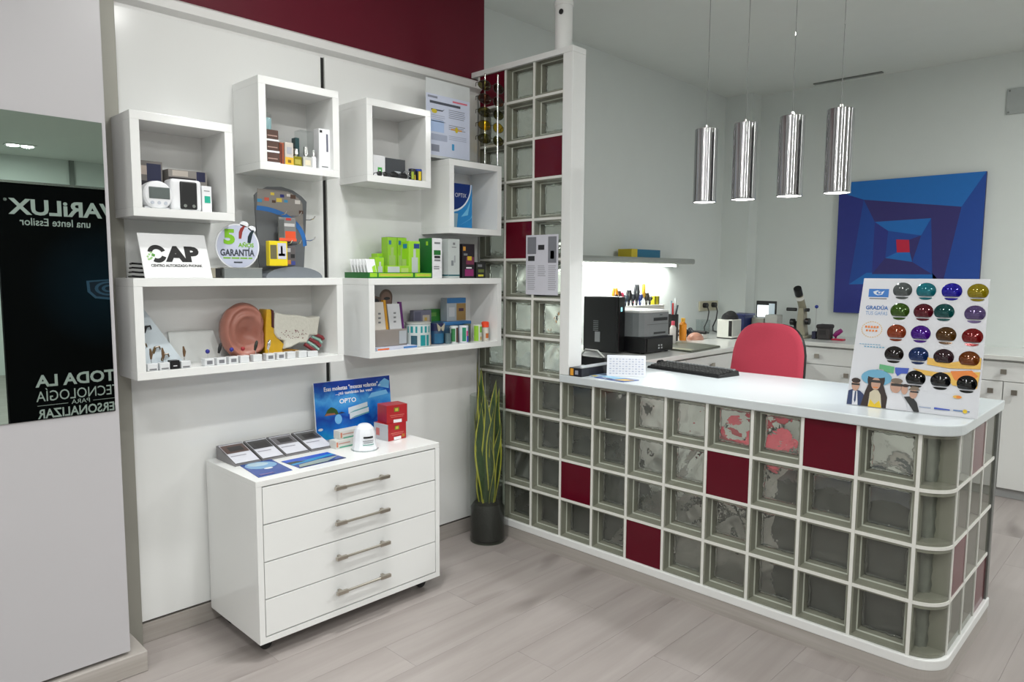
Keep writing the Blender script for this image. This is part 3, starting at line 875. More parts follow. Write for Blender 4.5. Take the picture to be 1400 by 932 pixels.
# --- fourth box: blue lens carton
zD = 1.615 + TB
bc = thing('lens_carton', 'tall blue and sky blue carton alone in the box by the glass blocks', 'carton', (-0.06, -0.265, zD))
MB().box(-0.105, -0.03, -0.345, -0.205, zD, zD + 0.222).build('carton_body', col(40, 135, 200, 0.3), bc, bevel=0.001)
e = -0.0292
q = MB()
q.flat([(-0.345, 0.222), (-0.345, 0.09)] + [(-0.345 + 0.128 * math.sin(a), 0.222 - 0.132 * math.cos(a)) for a in [i * PI / 2 / 10 for i in range(1, 11)]], (e, 0, zD), XR, XU, 0)
q.flat([(-0.345, 0.09)] + [(-0.345 + 0.128 * math.sin(a), 0.222 - 0.132 * math.cos(a)) for a in [i * PI / 2 / 10 for i in range(1, 11)]] + [(-0.345 + 0.135 * math.sin(a), 0.222 - 0.141 * math.cos(a)) for a in [i * PI / 2 / 10 for i in range(10, 0, -1)]] + [(-0.345, 0.081)], (e, 0, zD), XR, XU, 1, d=0.0001)
q.flat([(-0.345, 0.0), (-0.31, 0.0), (-0.30, 0.075), (-0.345, 0.075)], (e, 0, zD), XR, XU, 2)
q.flat([(-0.300, 0.012), (-0.22, 0.05), (-0.206, 0.075), (-0.206, 0.06)], (e, 0, zD), XR, XU, 3)
q.flat([(-0.28, 0.06), (-0.24, 0.10), (-0.215, 0.15), (-0.235, 0.07)], (e, 0, zD), XR, XU, 3)
q.build('printed_front', [col(12, 48, 120, 0.3), col(225, 235, 245, 0.4), col(150, 180, 195, 0.4), col(110, 185, 225, 0.4)], bc)
text('OPTIX', (e + 0.0008, -0.283, zD + 0.165), XR, XU, w=0.075, h=0.020, m=cW, parent=bc)

# --- acrylic sign holder on the fourth box
zT = 1.9655
sh = thing('sign_holder', 'clear acrylic holder with a printed spectacles sheet on the box by the blocks', 'sign holder', (-0.03, -0.365, zT))
MB().box(-0.028, -0.025, -0.504, -0.226, zT + 0.008, 2.337).build('acrylic_sheet', mat('frosted_acrylic', (0.62, 0.65, 0.66), 0.15), sh)
MB().box(-0.08, 0.045, -0.42, -0.226, zT, zT + 0.004).build('foot', M_CLEAR, sh)
q = MB()
zs, ys = 1.985, -0.504
def pp(a0, a1, b0, b1, m, d=0.0): q.flat(rect(a0, a1, b0, b1), (-0.0245, ys, zs), XR, XU, m, d)
pp(0, 0.277, 0, 0.283, 0)
pp(0.022, 0.215, 0.240, 0.252, 1, 0.0003); pp(0.165, 0.26, 0.262, 0.270, 2, 0.0003); pp(0.01, 0.07, 0.265, 0.275, 3, 0.0003)
pp(0.025, 0.11, 0.11, 0.165, 4, 0.0003); pp(0.03, 0.13, 0.07, 0.10, 5, 0.0003)
pp(0.03, 0.08, 0.018, 0.050, 3, 0.0003); pp(0.16, 0.175, 0.035, 0.065, 6, 0.0003)
for k in range(11):
    pp(0.14, 0.255 - 0.02 * rnd.random(), 0.222 - 0.009 * k, 0.2255 - 0.009 * k, 3, 0.0003) if k not in (5, 6, 7) else None
for k in range(4): pp(0.02, 0.12 - 0.02 * rnd.random(), 0.185 - 0.009 * k, 0.1885 - 0.009 * k, 5, 0.0003)
q.flat(ell(0.050, 0.205, 0.017, 0.010), (-0.0245, ys, zs), XR, XU, 7, 0.0005)
q.flat([(0.03, 0.215), (0.10, 0.215), (0.115, 0.222), (0.10, 0.209), (0.03, 0.208)], (-0.0245, ys, zs), XR, XU, 1, 0.0004)
q.flat(ell(0.19, 0.135, 0.010, 0.014), (-0.0245, ys, zs), XR, XU, 7, 0.0005); pp(0.155, 0.225, 0.131, 0.138, 8, 0.0004)
for k in range(3): pp(0.14, 0.255, 0.10 - 0.008 * k, 0.1035 - 0.008 * k, 5, 0.0003)
q.build('printed_sheet', [col(205, 212, 232, 0.6), col(75, 80, 92, 0.6), col(215, 110, 130, 0.6), col(135, 140, 155, 0.6), col(175, 198, 235, 0.6), col(170, 178, 200, 0.6), col(60, 150, 200, 0.6), col(205, 185, 40, 0.6), col(215, 150, 60, 0.6)], sh)

# --- sunglasses stand on the fourth box
st = thing('sunglasses_stand', 'upright chrome rod stand carrying tinted sunglasses in the corner', 'display stand', (-0.01, -0.105, zT))
MB().box(-0.06, 0.045, -0.15, -0.077, zT, zT + 0.006).build('base', M_CLEAR, st)
MB().cyl((-0.018, -0.128, zT + 0.006), 0.0035, 0.455, 12).build('rod', M_CHROME, st, smooth=True)
MB().cyl((0.030, -0.085, zT + 0.006), 0.0045, 0.448, 12).build('rod', M_CHROME, st, smooth=True)
zrow = [2.098, 2.163, 2.228, 2.292, 2.358]
for zz in zrow:
    MB().tube([(0.006, -0.1085, zz + 0.001), (-0.018, -0.128, zz + 0.001)], 0.0025, 8).build('peg', M_CHROME, st)
tint = sheet_glass('olive_lens', (0.16, 0.14, 0.03), 0.02); tint2 = sheet_glass('amber_lens', (0.75, 0.48, 0.02), 0.02); tint3 = sheet_glass('brown_lens', (0.20, 0.07, 0.03), 0.02)
for zz, lm, lab in ((2.098, tint, 'lowest pair of olive sunglasses on the chrome stand'), (2.163, tint2, 'bright amber yellow sunglasses on the chrome stand'), (2.228, tint, 'middle pair of olive sunglasses on the chrome stand'), (2.292, tint3, 'brown lensed sunglasses second from top on the chrome stand'), (2.358, tint, 'topmost pair of olive sunglasses on the chrome stand')):
    sunglasses(lab, 0.012, -0.108, zz, w=0.186, lens=lm, frame=col(30, 28, 16, 0.3), temple=0.02, ez=0.0245, group='sunglasses on the chrome stand')

# ------------------------------------------------------------------ on top of the wide left box
zF = 1.4015
cBk = mat('print_black', (0.008, 0.008, 0.008), 0.75)
cap = thing('shop_sign', 'white tilted plaque lettered CAP on the wide left box', 'sign', (0.0, -1.68, zF))
MB().prism([(0.040, 0.0), (0.046, 0.0), (-0.016, 0.157), (-0.022, 0.157)], 1.565, 1.798, (0, 0, zF), (1, 0, 0), (0, 0, 1)).build('plaque', mat('white_plaque', (0.74, 0.75, 0.76), 0.35), cap, bevel=0.0015)
MB().prism([(-0.03, 0.0), (0.040, 0.0), (0.034, 0.014), (-0.03, 0.004)], 1.60, 1.77, (0, 0, zF), (1, 0, 0), (0, 0, 1)).build('easel_foot', M_DARK, cap)
tl_ = Vector((-0.062, 0, 0.157)).normalized()
def cp(u, v, d=0.0006):          # on the tilted face: u along y from -1.798, v up along the slope
    n = Vector((tl_.z, 0, -tl_.x))
    return Vector((0.046, -1.798 + u, zF)) + tl_ * v + n * d
RU = (XR, tuple(tl_))
# heavy rounded C with a gap at the left, and the green dotted ball
q = MB()
def ring(q, c, r0, r1, a0, a1, m, sy=1.0, n=18, d=0.0006):
    pts = [(c[0] + r1 * math.cos(a0 + (a1 - a0) * i / n), c[1] + sy * r1 * math.sin(a0 + (a1 - a0) * i / n)) for i in range(n + 1)]
    pts += [(c[0] + r0 * math.cos(a1 + (a0 - a1) * i / n), c[1] + sy * r0 * math.sin(a1 + (a0 - a1) * i / n)) for i in range(n + 1)]
    for i in range(n):
        q.add([cp(*pts[i], d), cp(*pts[i + 1], d), cp(*pts[2 * n - i], d), cp(*pts[2 * n + 1 - i], d)], [(0, 1, 2, 3)], m)
ring(q, (0.0535, 0.091), 0.0165, 0.0315, math.radians(22), math.radians(165), 0, 1.06)
ring(q, (0.0535, 0.091), 0.0165, 0.0315, math.radians(238), math.radians(338), 0, 1.06)
for a_, b_ in ((0.021, 0.080), (0.027, 0.088), (0.033, 0.076), (0.029, 0.072), (0.037, 0.086), (0.023, 0.070), (0.034, 0.095)):
    q.add([cp(a_ + 0.004 * math.cos(k * PI / 4), b_ + 0.004 * math.sin(k * PI / 4), 0.0008) for k in range(8)], [tuple(range(8))], 1)
q.add([cp(a_, b_, 0.0009) for a_, b_ in ((0.034, 0.083), (0.043, 0.079), (0.047, 0.088), (0.038, 0.093))], [(0, 1, 2, 3)], 2)
q.build('logo', [cBk, col(150, 190, 130, 0.6), col(70, 140, 40, 0.6)], cap)
text('AP', cp(0.1390, 0.0915), XR, tuple(tl_), w=0.121, h=0.061, m=cBk, parent=cap, bold=0.06)
text('CENTRO AUTORIZADO PHONAK', cp(0.115, 0.047), XR, tuple(tl_), w=0.176, h=0.0105, m=cBk, parent=cap, bold=0.03)
for k in range(4):
    pass
gl_ = thing('spectacle_frames', 'dark spectacle frames folded in a small pile behind the plaque lettered CAP', 'glasses', (-0.06, -1.79, zF))
for k in range(4):
    MB().tube([(-0.11, -1.800 + 0.002 * k, zF + 0.004 + 0.015 * k), (-0.05, -1.806, zF + 0.006 + 0.015 * k), (-0.03, -1.79, zF + 0.004 + 0.015 * k), (-0.04, -1.76, zF + 0.004 + 0.015 * k)], 0.0035, 6).build('frame', M_BLACK, gl_, smooth=True)

ws = thing('warranty_sign', 'round pale sign reading 5 AÑOS GARANTÍA on a grey metal base', 'sign', (0.0, -1.44, zF))
MB().box(-0.03, 0.024, -1.512, -1.363, zF, zF + 0.036).build('base', mat('sign_base', (0.25, 0.27, 0.27), 0.35, metal=0.4), ws, bevel=0.001)
MB().box(-0.03, 0.0235, -1.514, -1.361, zF + 0.0355, zF + 0.0395).build('base_lip', M_ALU, ws)
cx_, cz_ = -1.447, zF + 0.119
disc = [(0.086 * math.cos(a), 0.086 * math.sin(a)) for a in [2 * PI * i / 40 for i in range(40)]]
MB().prism(disc, -0.002, 0.002, (0.0, cx_, cz_), XR, XU).prism(ell(0.028, 0.085, 0.017, 0.012), -0.002, 0.002, (0, cx_, cz_), XR, XU).prism(ell(0.058, 0.068, 0.016, 0.013), -0.002, 0.002, (0, cx_, cz_), XR, XU).build('disc', mat('disc_white', (0.76, 0.78, 0.82), 0.4), ws)
q = MB().flat(ell(0, 0, 0.081, 0.081, 36), (0.0026, cx_, cz_), XR, XU, 0)
q.flat([(0.004, 0.030), (0.014, 0.030), (0.019, 0.055), (0.030, 0.078), (0.034, 0.078), (0.026, 0.080), (0.012, 0.070), (0.005, 0.055)], (0.0034, cx_, cz_), XR, XU, 1)
q.flat([(0.038, 0.016), (0.050, 0.014), (0.060, 0.050), (0.066, 0.060), (0.062, 0.066), (0.048, 0.054), (0.040, 0.038)], (0.0034, cx_, cz_), XR, XU, 2)
q.build('printed_disc', [col(190, 196, 216, 0.5), col(140, 45, 40, 0.4), col(18, 40, 48, 0.4)], ws)
cGr = col(120, 180, 30, 0.5); cSl = col(55, 62, 72, 0.5)
text('5', (0.0036, cx_ - 0.033, cz_ + 0.036), XR, XU, w=0.044, h=0.058, m=cGr, parent=ws, bold=0.05)
text('AÑOS', (0.0036, cx_ + 0.032, cz_ + 0.008), XR, XU, w=0.062, h=0.020, m=cGr, parent=ws, bold=0.03)
text('GARANTÍA', (0.0036, cx_ - 0.002, cz_ - 0.020), XR, XU, w=0.134, h=0.032, m=cSl, parent=ws, bold=0.03)
q = MB()
for k, (a0, a1) in enumerate(((-0.058, -0.030), (-0.026, 0.004), (0.008, 0.036), (0.04, 0.056))):
    q.flat(rect(a0, a1, -0.046, -0.041), (0.0034, cx_, cz_), XR, XU, 0)
q.flat(rect(-0.018, 0.016, -0.062, -0.057), (0.0034, cx_, cz_), XR, XU, 1)
q.build('fine_print', [cGr, cSl], ws)
t = MB().box(-0.05, 0.012, -1.556, -1.522, zF, zF + 0.037).build('small_box', col(150, 145, 130, 0.6), bevel=0.001); tag(t, 'little beige box between the plaque lettered CAP and the round sign', 'box')
MB().box(0.0124, 0.0130, -1.540, -1.522, zF + 0.001, zF + 0.036).build('dark_edge', cDk, t)

# battery rack
rk = thing('hanging_rack', 'grey rounded hook rack with a blue arc and hanging blister packs', 'display rack', (-0.06, -1.23, zF))
oc = [(-0.100, 0.0), (0.090, 0.0), (0.105, 0.20), (0.112, 0.315), (0.09, 0.335), (0.05, 0.357), (0.0, 0.367), (-0.06, 0.362), (-0.095, 0.345), (-0.115, 0.325), (-0.112, 0.24)]
RP = (-0.058, -1.232, zF)
MB().prism(oc, -0.004, 0.004, RP, XR, XU).build('back_plate', col(92, 95, 98, 0.5), rk)
MB().prism([(0.0 + 0.125 * math.cos(a), 0.045 * math.sin(a)) for a in [PI * i / 16 for i in range(17)]], -0.02, 0.055, (-0.045, -1.215, zF), XR, XU).build('base', col(112, 118, 125, 0.4), rk, smooth=True, ang=30)
q = MB()
arc0 = [(-0.106 + 0.215 * math.sin(a), 0.12 + 0.165 * math.cos(a) ** 0.8) for a in [PI / 2 * i / 14 * 0.97 for i in range(15)]]
arc1 = [(-0.110 + 0.202 * math.sin(a), 0.115 + 0.152 * math.cos(a) ** 0.8) for a in [PI / 2 * i / 14 * 0.97 for i in range(15)]]
for i in range(14): q.flat([arc1[i], arc1[i + 1], arc0[i + 1], arc0[i]], RP, XR, XU, 0, 0.0046)
top_ = [p for p in oc if p[1] > 0.3]
for i in range(14): q.flat([arc0[i], arc0[i + 1], (arc0[i + 1][0] * 0.98, min(0.352, arc0[i + 1][1] + 0.075 + 0.05 * i / 14)), (arc0[i][0] * 0.98, min(0.352, arc0[i][1] + 0.075 + 0.05 * i / 14))], RP, XR, XU, 1, 0.0044) if i < 11 else None
for a_, b_, w_, m_ in ((-0.095, 0.305, 0.010, 2), (-0.065, 0.312, 0.010, 3), (-0.035, 0.305, 0.008, 4), (-0.012, 0.312, 0.012, 5), (0.002, 0.330, 0.009, 6), (0.018, 0.31, 0.008, 2), (0.05, 0.33, 0.012, 4), (-0.04, 0.335, 0.008, 5), (0.03, 0.335, 0.008, 7), (0.07, 0.31, 0.012, 7), (0.085, 0.27, 0.010, 4)):
    q.flat(rect(a_ - w_, a_ + w_, b_ - w_ * 0.6, b_ + w_ * 0.7), RP, XR, XU, m_, 0.0052)
q.build('printed_panel', [col(38, 105, 175, 0.4), col(135, 130, 125, 0.5), col(60, 140, 180, 0.5), col(200, 90, 70, 0.5), col(80, 55, 40, 0.5), col(215, 190, 70, 0.5), col(30, 35, 110, 0.5), col(210, 205, 200, 0.5)], rk)
for yy, zz in ((-1.255, 0.263), (-1.190, 0.263), (-1.235, 0.148), (-1.13, 0.25), (-1.13, 0.165), (-1.195, 0.148)):
    MB().tube([(-0.056, yy, zF + zz - 0.01), (-0.02, yy + 0.004, zF + zz - 0.012), (-0.003, yy + 0.01, zF + zz - 0.008), (0.004, yy + 0.014, zF + zz + 0.004)], 0.002, 6).build('hook', M_CHROME, rk, smooth=True)
def blister(label, x, y, z, w, h, body, prints, d=0.012, group=None):
    t = thing('battery_pack', label, 'blister pack', (x, y, z), group)
    MB().box(x - d, x, y - w / 2, y + w / 2, z, z + h).build('pack', body, t, bevel=0.003)
    pm = []; q = MB()
    for a0, a1, b0, b1, m in prints:
        if m not in pm: pm.append(m)
        q.flat(rect(-w / 2 + w * a0, -w / 2 + w * a1, h * b0, h * b1), (x + 0.0006, y, z), XR, XU, pm.index(m))
    q.build('printed_panel', pm, t)
    return t
org_ = col(220, 80, 40, 0.4); yl2 = col(228, 205, 20, 0.4)
blister('grey and orange blister pack hanging on the grey hook rack', -0.014, -1.230, zF + 0.148, 0.076, 0.094, col(120, 122, 122, 0.4), [(0.35, 0.95, 0.12, 0.42, org_), (0.3, 0.9, 0.62, 0.75, col(190, 190, 190, 0.4)), (0.4, 0.7, 0.88, 0.98, col(170, 50, 50, 0.4)), (0.0, 1.0, 0.0, 0.12, col(225, 90, 60, 0.4)), (0.0, 0.3, 0.15, 0.9, col(85, 88, 88, 0.4))])
blister('yellow framed battery pack hanging lowest on the grey hook rack', 0.020, -1.290, zF + 0.047, 0.078, 0.098, yl2, [(0.45, 0.92, 0.28, 0.92, col(200, 202, 215, 0.4)), (0.05, 0.4, 0.28, 0.84, col(105, 100, 70, 0.4)), (0.5, 0.85, 0.4, 0.5, cDk), (0.62, 0.72, 0.5, 0.8, cGry)], d=0.03)
blister('dark patterned pack hanging behind the yellow battery pack', -0.018, -1.218, zF + 0.048, 0.045, 0.080, col(95, 90, 92, 0.4), [(0.1, 0.5, 0.1, 0.3, col(190, 120, 60, 0.5)), (0.5, 0.9, 0.4, 0.6, cDk), (0.1, 0.5, 0.7, 0.9, col(190, 190, 195, 0.5)), (0.55, 0.95, 0.05, 0.25, col(60, 70, 140, 0.5))])

# ------------------------------------------------------------------ inside the wide left box
zI = 1.049 + TB + 0.0003
rp_ = thing('hearing_aid_display', 'sloping pale acrylic display with hearing aids at the left end of the wide box', 'display stand', (-0.07, -1.71, zI))
MB().add([(-0.125, -1.808, zI), (0.015, -1.808, zI), (0.015, -1.655, zI), (-0.125, -1.655, zI), (-0.125, -1.808, zI + 0.225), (-0.095, -1.808, zI + 0.225), (-0.095, -1.770, zI + 0.225), (-0.125, -1.770, zI + 0.225)],
         [(0, 3, 2, 1), (4, 5, 6, 7), (0, 1, 5, 4), (1, 2, 6, 5), (2, 3, 7, 6), (3, 0, 4, 7)]).build('acrylic_wedge', mat('pale_acrylic', (0.44, 0.50, 0.54), 0.4), rp_)
for yy, f in ((-1.795, 0.35), (-1.752, 0.30), (-1.768, 0.62), (-1.728, 0.18), (-1.79, 0.82)):
    x = 0.015 - 0.11 * f + 0.004
    MB().tube([(x, yy - 0.010, zI + 0.225 * f - 0.012), (x + 0.004, yy - 0.004, zI + 0.225 * f + 0.010), (x + 0.004, yy + 0.010, zI + 0.225 * f + 0.012), (x, yy + 0.015, zI + 0.225 * f)], [0.005, 0.005, 0.0035, 0.002], 8).build('hearing_aid', col(105, 85, 55, 0.3) if f < 0.5 else cDk, rp_, smooth=True)
t = MB().add([(-0.150, -1.66, zI), (-0.110, -1.66, zI), (-0.110, -1.47, zI), (-0.150, -1.47, zI), (-0.152, -1.66, zI + 0.118), (-0.148, -1.66, zI + 0.118), (-0.148, -1.49, zI + 0.118), (-0.152, -1.49, zI + 0.118)],
             [(0, 3, 2, 1), (4, 5, 6, 7), (0, 1, 5, 4), (1, 2, 6, 5), (2, 3, 7, 6), (3, 0, 4, 7)]).build('white_card', col(205, 208, 206, 0.5))
tag(t, 'blank white card leaning at the back beside the ear model', 'card')

# giant ear model
ear = thing('ear_model', 'giant pink anatomical ear model with yellow tissue and white bone section', 'anatomical model', (-0.04, -1.29, zI))
ESK = mat('ear_pink', (0.36, 0.145, 0.108), 0.38, var=0.14, scale=18)
def outline(a):
    # polar outline of the pinna about (y=-1.400, z=.128)
    pts = [(0, 0.088), (25, 0.098), (50, 0.104), (75, 0.108), (100, 0.110), (125, 0.108), (150, 0.103), (175, 0.100), (200, 0.102), (225, 0.110), (250, 0.117), (270, 0.115), (290, 0.112), (315, 0.118), (340, 0.098), (360, 0.088)]
    d = math.degrees(a) % 360
    for (a0, r0), (a1, r1) in zip(pts, pts[1:]):
        if a0 <= d <= a1:
            t_ = (d - a0) / (a1 - a0); t_ = t_ * t_ * (3 - 2 * t_)
            return r0 + (r1 - r0) * t_
    return 0.09
def relief(y, z, rho, a):
    h = 0.030 * max(0.0, 1 - rho ** 6)
    right = max(0.0, math.cos(a))
    h += 0.024 * math.exp(-((rho - 0.86) / 0.10) ** 2) * (1 - 0.9 * right)         # helix
    h += 0.015 * math.exp(-((rho - 0.55) / 0.10) ** 2) * (1 - right) * (0.6 + 0.4 * math.sin(a))   # antihelix
    h -= 0.030 * math.exp(-((y - 0.008) ** 2 + (z + 0.020) ** 2) / 0.0016)        # concha
    h += 0.020 * math.exp(-((y - 0.052) ** 2 / 0.00018 + (z - 0.01) ** 2 / 0.004))  # cheek ridge / tragus
    h -= 0.012 * math.exp(-((y - 0.064) ** 2 / 0.00002 + (z - 0.015) ** 2 / 0.002))
    h += 0.010 * math.exp(-((y - 0.022) ** 2 + (z + 0.075) ** 2) / 0.0008)        # lobe
    h += 0.006 * math.exp(-((y - 0.03) ** 2 + (z - 0.07) ** 2) / 0.0006)
    return h
q = MB(); NR, NA = 16, 64; EY, EZ = -1.404, zI + 0.116
vs_ = [(-0.065 + relief(0, 0, 0, 0), EY, EZ)]
for i in range(1, NR + 1):
    for j in range(NA):
        a = 2 * PI * j / NA; rho = i / NR; r_ = outline(a) * rho
        y, z = r_ * math.cos(a) * 0.93, r_ * math.sin(a)
        z = max(z, -0.1145)
        vs_.append((-0.065 + relief(y, z, rho, a), EY + y, EZ + z))
for j in range(NA):
    a = 2 * PI * j / NA; r_ = outline(a) * 0.9
    vs_.append((-0.10, EY + r_ * math.cos(a) * 0.93, EZ + max(r_ * math.sin(a), -0.1145)))
fs = [(0, 1 + j, 1 + (j + 1) % NA) for j in range(NA)]
fs += [(1 + (i - 1) * NA + j, 1 + i * NA + j, 1 + i * NA + (j + 1) % NA, 1 + (i - 1) * NA + (j + 1) % NA) for i in range(1, NR + 1) for j in range(NA)]
fs.append(tuple(1 + NR * NA + j for j in range(NA))[::-1])
q.add(vs_, fs).build('outer_ear', ESK, ear, smooth=True, ang=180)
MB().prism([(0.0, 0.0), (0.080, 0.0), (0.076, 0.03), (0.085, 0.05), (0.050, 0.085), (0.040, 0.12), (0.037, 0.17), (0.030, 0.196), (0.012, 0.196), (0.005, 0.12)], -0.045, 0.025, (-0.065, -1.328, zI), XR, XU).build('yellow_tissue', mat('yellow_tissue', (0.62, 0.36, 0.015), 0.4, var=0.15, scale=40), ear, bevel=0.004)
MB().prism([(0.030, 0.125), (0.040, 0.12), (0.040, 0.19), (0.031, 0.196)], 0.0, 0.028, (-0.065, -1.328, zI), XR, XU).build('dark_edge', col(70, 25, 25, 0.4), ear)
BONE = mat('bone_white', (0.62, 0.61, 0.54), 0.45, var=0.10, scale=90, bump=0.6)
MB().prism([(0.040, 0.100), (0.055, 0.075), (0.085, 0.065), (0.075, 0.030), (0.11, 0.035), (0.15, 0.052), (0.185, 0.050), (0.20, 0.085), (0.235, 0.078), (0.240, 0.11), (0.250, 0.160), (0.20, 0.155), (0.15, 0.168), (0.09, 0.172), (0.045, 0.185), (0.040, 0.14)], -0.04, 0.032, (-0.065, -1.328, zI), XR, XU).build('bone_section', BONE, ear, bevel=0.006, smooth=True)
q = MB(); rr_ = random.Random(3)
for k in range(46):
    yy = 0.052 + 0.13 * rr_.random(); zz = 0.108 - 0.035 * rr_.random() - 0.10 * max(0, yy - 0.15)
    q.dome((-0.0325, -1.328 + yy, zI + zz), 0.0012, 0.0022, 0.0022, 6, 2, 0, True)
stuff(q.build('bone_pores', col(135, 85, 90, 0.6), ear))
for k in range(5):
    a = MB().tube([(-0.045, -1.150 + 0.012 * k, zI + 0.045 + 0.010 * k), (-0.035, -1.120 + 0.012 * k, zI + 0.022 + 0.012 * k), (-0.035, -1.098 + 0.008 * k, zI + 0.004 + 0.014 * k)], 0.0075 if k % 2 == 0 else 0.005, 10)
    a.build('muscle_strand' if k % 2 == 0 else 'nerve_strand', col(120, 35, 42, 0.35) if k % 2 == 0 else col(140, 180, 168, 0.4), ear, smooth=True)
MB().prism([(0.045, 0.0), (0.055, 0.028), (0.10, 0.030), (0.155, 0.022), (0.15, 0.0)], -0.03, 0.02, (-0.065, -1.328, zI), XR, XU).build('inner_tissue', mat('ochre_tissue', (0.40, 0.20, 0.02), 0.4, var=0.3, scale=60), ear, bevel=0.003)
MB().box(-0.10, -0.02, -1.48, -1.11, zI, zI + 0.006).build('stand', col(60, 50, 40, 0.5), ear)

# hearing aid samples on a row of small cubes
cC = mat('milky_acrylic', (0.70, 0.72, 0.74), 0.12)
fr = [(-1.585, 'blue'), (-1.540, 'black'), (-1.494, 'blue'), (-1.450, 'red'), (-1.398, 'dark'), (-1.345, 'silver'), (-1.300, 'plain'), (-1.255, 'plain'), (-1.205, 'plain')]
nm = {'blue': col(30, 35, 130, 0.25), 'black': M_BLACK, 'red': col(150, 30, 40, 0.3), 'dark': col(35, 38, 32, 0.3), 'silver': M_CHROME}
wordn = ['first', 'second', 'third', 'fourth', 'fifth', 'sixth', 'seventh', 'eighth', 'ninth']
for k, (y, c) in enumerate(fr):
    what = {'blue': 'with a blue earbud sample', 'black': 'with a black hearing aid sample', 'red': 'with a red earbud sample', 'dark': 'with a dark hearing aid sample', 'silver': 'with a silver hearing aid sample', 'plain': 'without a sample'}[c]
    t = thing('sample_cube', '%s cube of the white row before the ear, %s' % (wordn[k], what), 'display cube', (0.025, y, zI), 'hearing aid sample cubes')
    MB().box(0.008, 0.040, y - 0.018, y + 0.018, zI, zI + 0.027).build('cube', cC, t, bevel=0.002)
    if k in (0, 1, 2, 5, 6): MB().box(0.0402, 0.0408, y - 0.010, y + 0.010, zI + 0.006, zI + 0.019).build('printed_panel', col(120, 122, 128, 0.5), t)
    if c != 'plain':
        MB().tube([(0.024, y, zI + 0.027), (0.024, y, zI + 0.046)], 0.0012, 6).build('pin', M_CLEAR if c in ('blue', 'red') else M_CHROME, t)
        if c in ('blue', 'red'): MB().dome((0.024, y, zI + 0.052), 0.008, 0.008, 0.0085, 14, 8, 0, True).build('earbud', nm[c], t, smooth=True)
        else: MB().tube([(0.024, y - 0.004, zI + 0.042), (0.024, y, zI + 0.058), (0.024, y + 0.004, zI + 0.072), (0.024, y + 0.006, zI + 0.080)], [0.004, 0.0065, 0.006, 0.003], 10).build('hearing_aid', nm[c], t, smooth=True)
t = MB().box(0.008, 0.038, -1.182, -1.135, zI, zI + 0.022).build('white_strip', cC, bevel=0.002); tag(t, 'plain white strip at the right end of the row of sample cubes', 'display block')
for k, (y, lab) in enumerate(((-1.785, 'clear cube with a brown hearing aid at the far left front'), (-1.745, 'clear cube beside the black cube in the wide left box'), (-1.672, 'clear cube with an upright brown hearing aid, right of the black cube'))):
    t = thing('sample_cube', lab, 'display cube', (0.03, y, zI), 'hearing aid sample cubes')
    MB().box(0.018, 0.046, y - 0.017, y + 0.017, zI, zI + 0.026).build('cube', cC, t, bevel=0.002)
    MB().box(0.0462, 0.0468, y - 0.012, y + 0.012, zI + 0.003, zI + 0.008).build('printed_panel', cGry, t)
    MB().tube([(0.03, y, zI + 0.026), (0.03, y, zI + 0.044)], 0.0012, 6).build('pin', M_CHROME, t)
    MB().tube([(0.03, y, zI + 0.040), (0.03, y + 0.001, zI + 0.058), (0.03, y - 0.002, zI + 0.078)], [0.003, 0.006, 0.0025], 8).build('hearing_aid', col(100, 75, 50, 0.3), t, smooth=True)
bk = MB().box(0.012, 0.044, -1.724, -1.694, zI, zI + 0.031).build('black_cube', M_BLACK, bevel=0.0015); tag(bk, 'small black cube at the left front of the wide left box', 'display cube')
MB().box(0.0442, 0.0448, -1.716, -1.703, zI + 0.010, zI + 0.013).build('printed_panel', cW, bk)

# ------------------------------------------------------------------ on top of the wide right box
zG = 1.3995
lime = col(150, 205, 40, 0.4); dgr = col(22, 105, 38, 0.4); pale = col(195, 205, 205, 0.5)
tr = thing('display_tray', 'green product tray with lime front label on the wide right box', 'tray', (-0.05, -0.705, zG))
q = MB()
q.box(-0.145, 0.041, -0.884, -0.527, zG, zG + 0.004)
q.box(0.038, 0.041, -0.884, -0.527, zG + 0.004, zG + 0.026); q.box(-0.145, -0.142, -0.884, -0.527, zG + 0.004, zG + 0.026)
q.box(-0.142, 0.038, -0.884, -0.881, zG + 0.004, zG + 0.026); q.box(-0.142, 0.038, -0.530, -0.527, zG + 0.004, zG + 0.026)
q.build('tray_body', dgr, tr)
q = MB()
for a0, a1 in ((-0.876, -0.838), (-0.830, -0.640), (-0.628, -0.532)): q.flat(rect(a0, a1, 0.006, 0.023), (0.0416, 0, zG), XR, XU, 0)
for a0, a1 in ((-0.822, -0.650), (-0.618, -0.542)): q.flat(rect(a0, a1, 0.011, 0.018), (0.0418, 0, zG), XR, XU, 1)
q.build('printed_label', [lime, col(200, 185, 70, 0.5)], tr)
zt_ = zG + 0.0043
for k in range(6):
    x = 0.020 - 0.024 * k
    lab = ['frontmost', 'second', 'third', 'fourth', 'fifth', 'rearmost'][k] + ' of the six leaning white sachets at the left end of the green tray'
    t = thing('sachet', lab, 'sachet', (x, -0.872, zt_), 'white sachets in the green tray')
    MB().prism([(0.010, 0.0), (0.014, 0.0), (-0.010, 0.080), (-0.014, 0.080)], 0.830, 0.878, (x, 0, zt_), (1, 0, 0), (0, 0, 1)).build('card', cW, t)
    MB().add([(x + 0.0146, -0.850, zt_), (x + 0.0146, -0.832, zt_), (x - 0.0024, -0.832, zt_ + 0.055), (x + 0.0006, -0.850, zt_ + 0.045)], [(0, 1, 2, 3)]).build('printed_panel', lime, t)
bot = [('f', 0.25, 0.8, 0.02, 0.55, col(185, 195, 190, 0.5)), ('f', 0.4, 0.62, 0.55, 0.78, col(185, 195, 190, 0.5))]
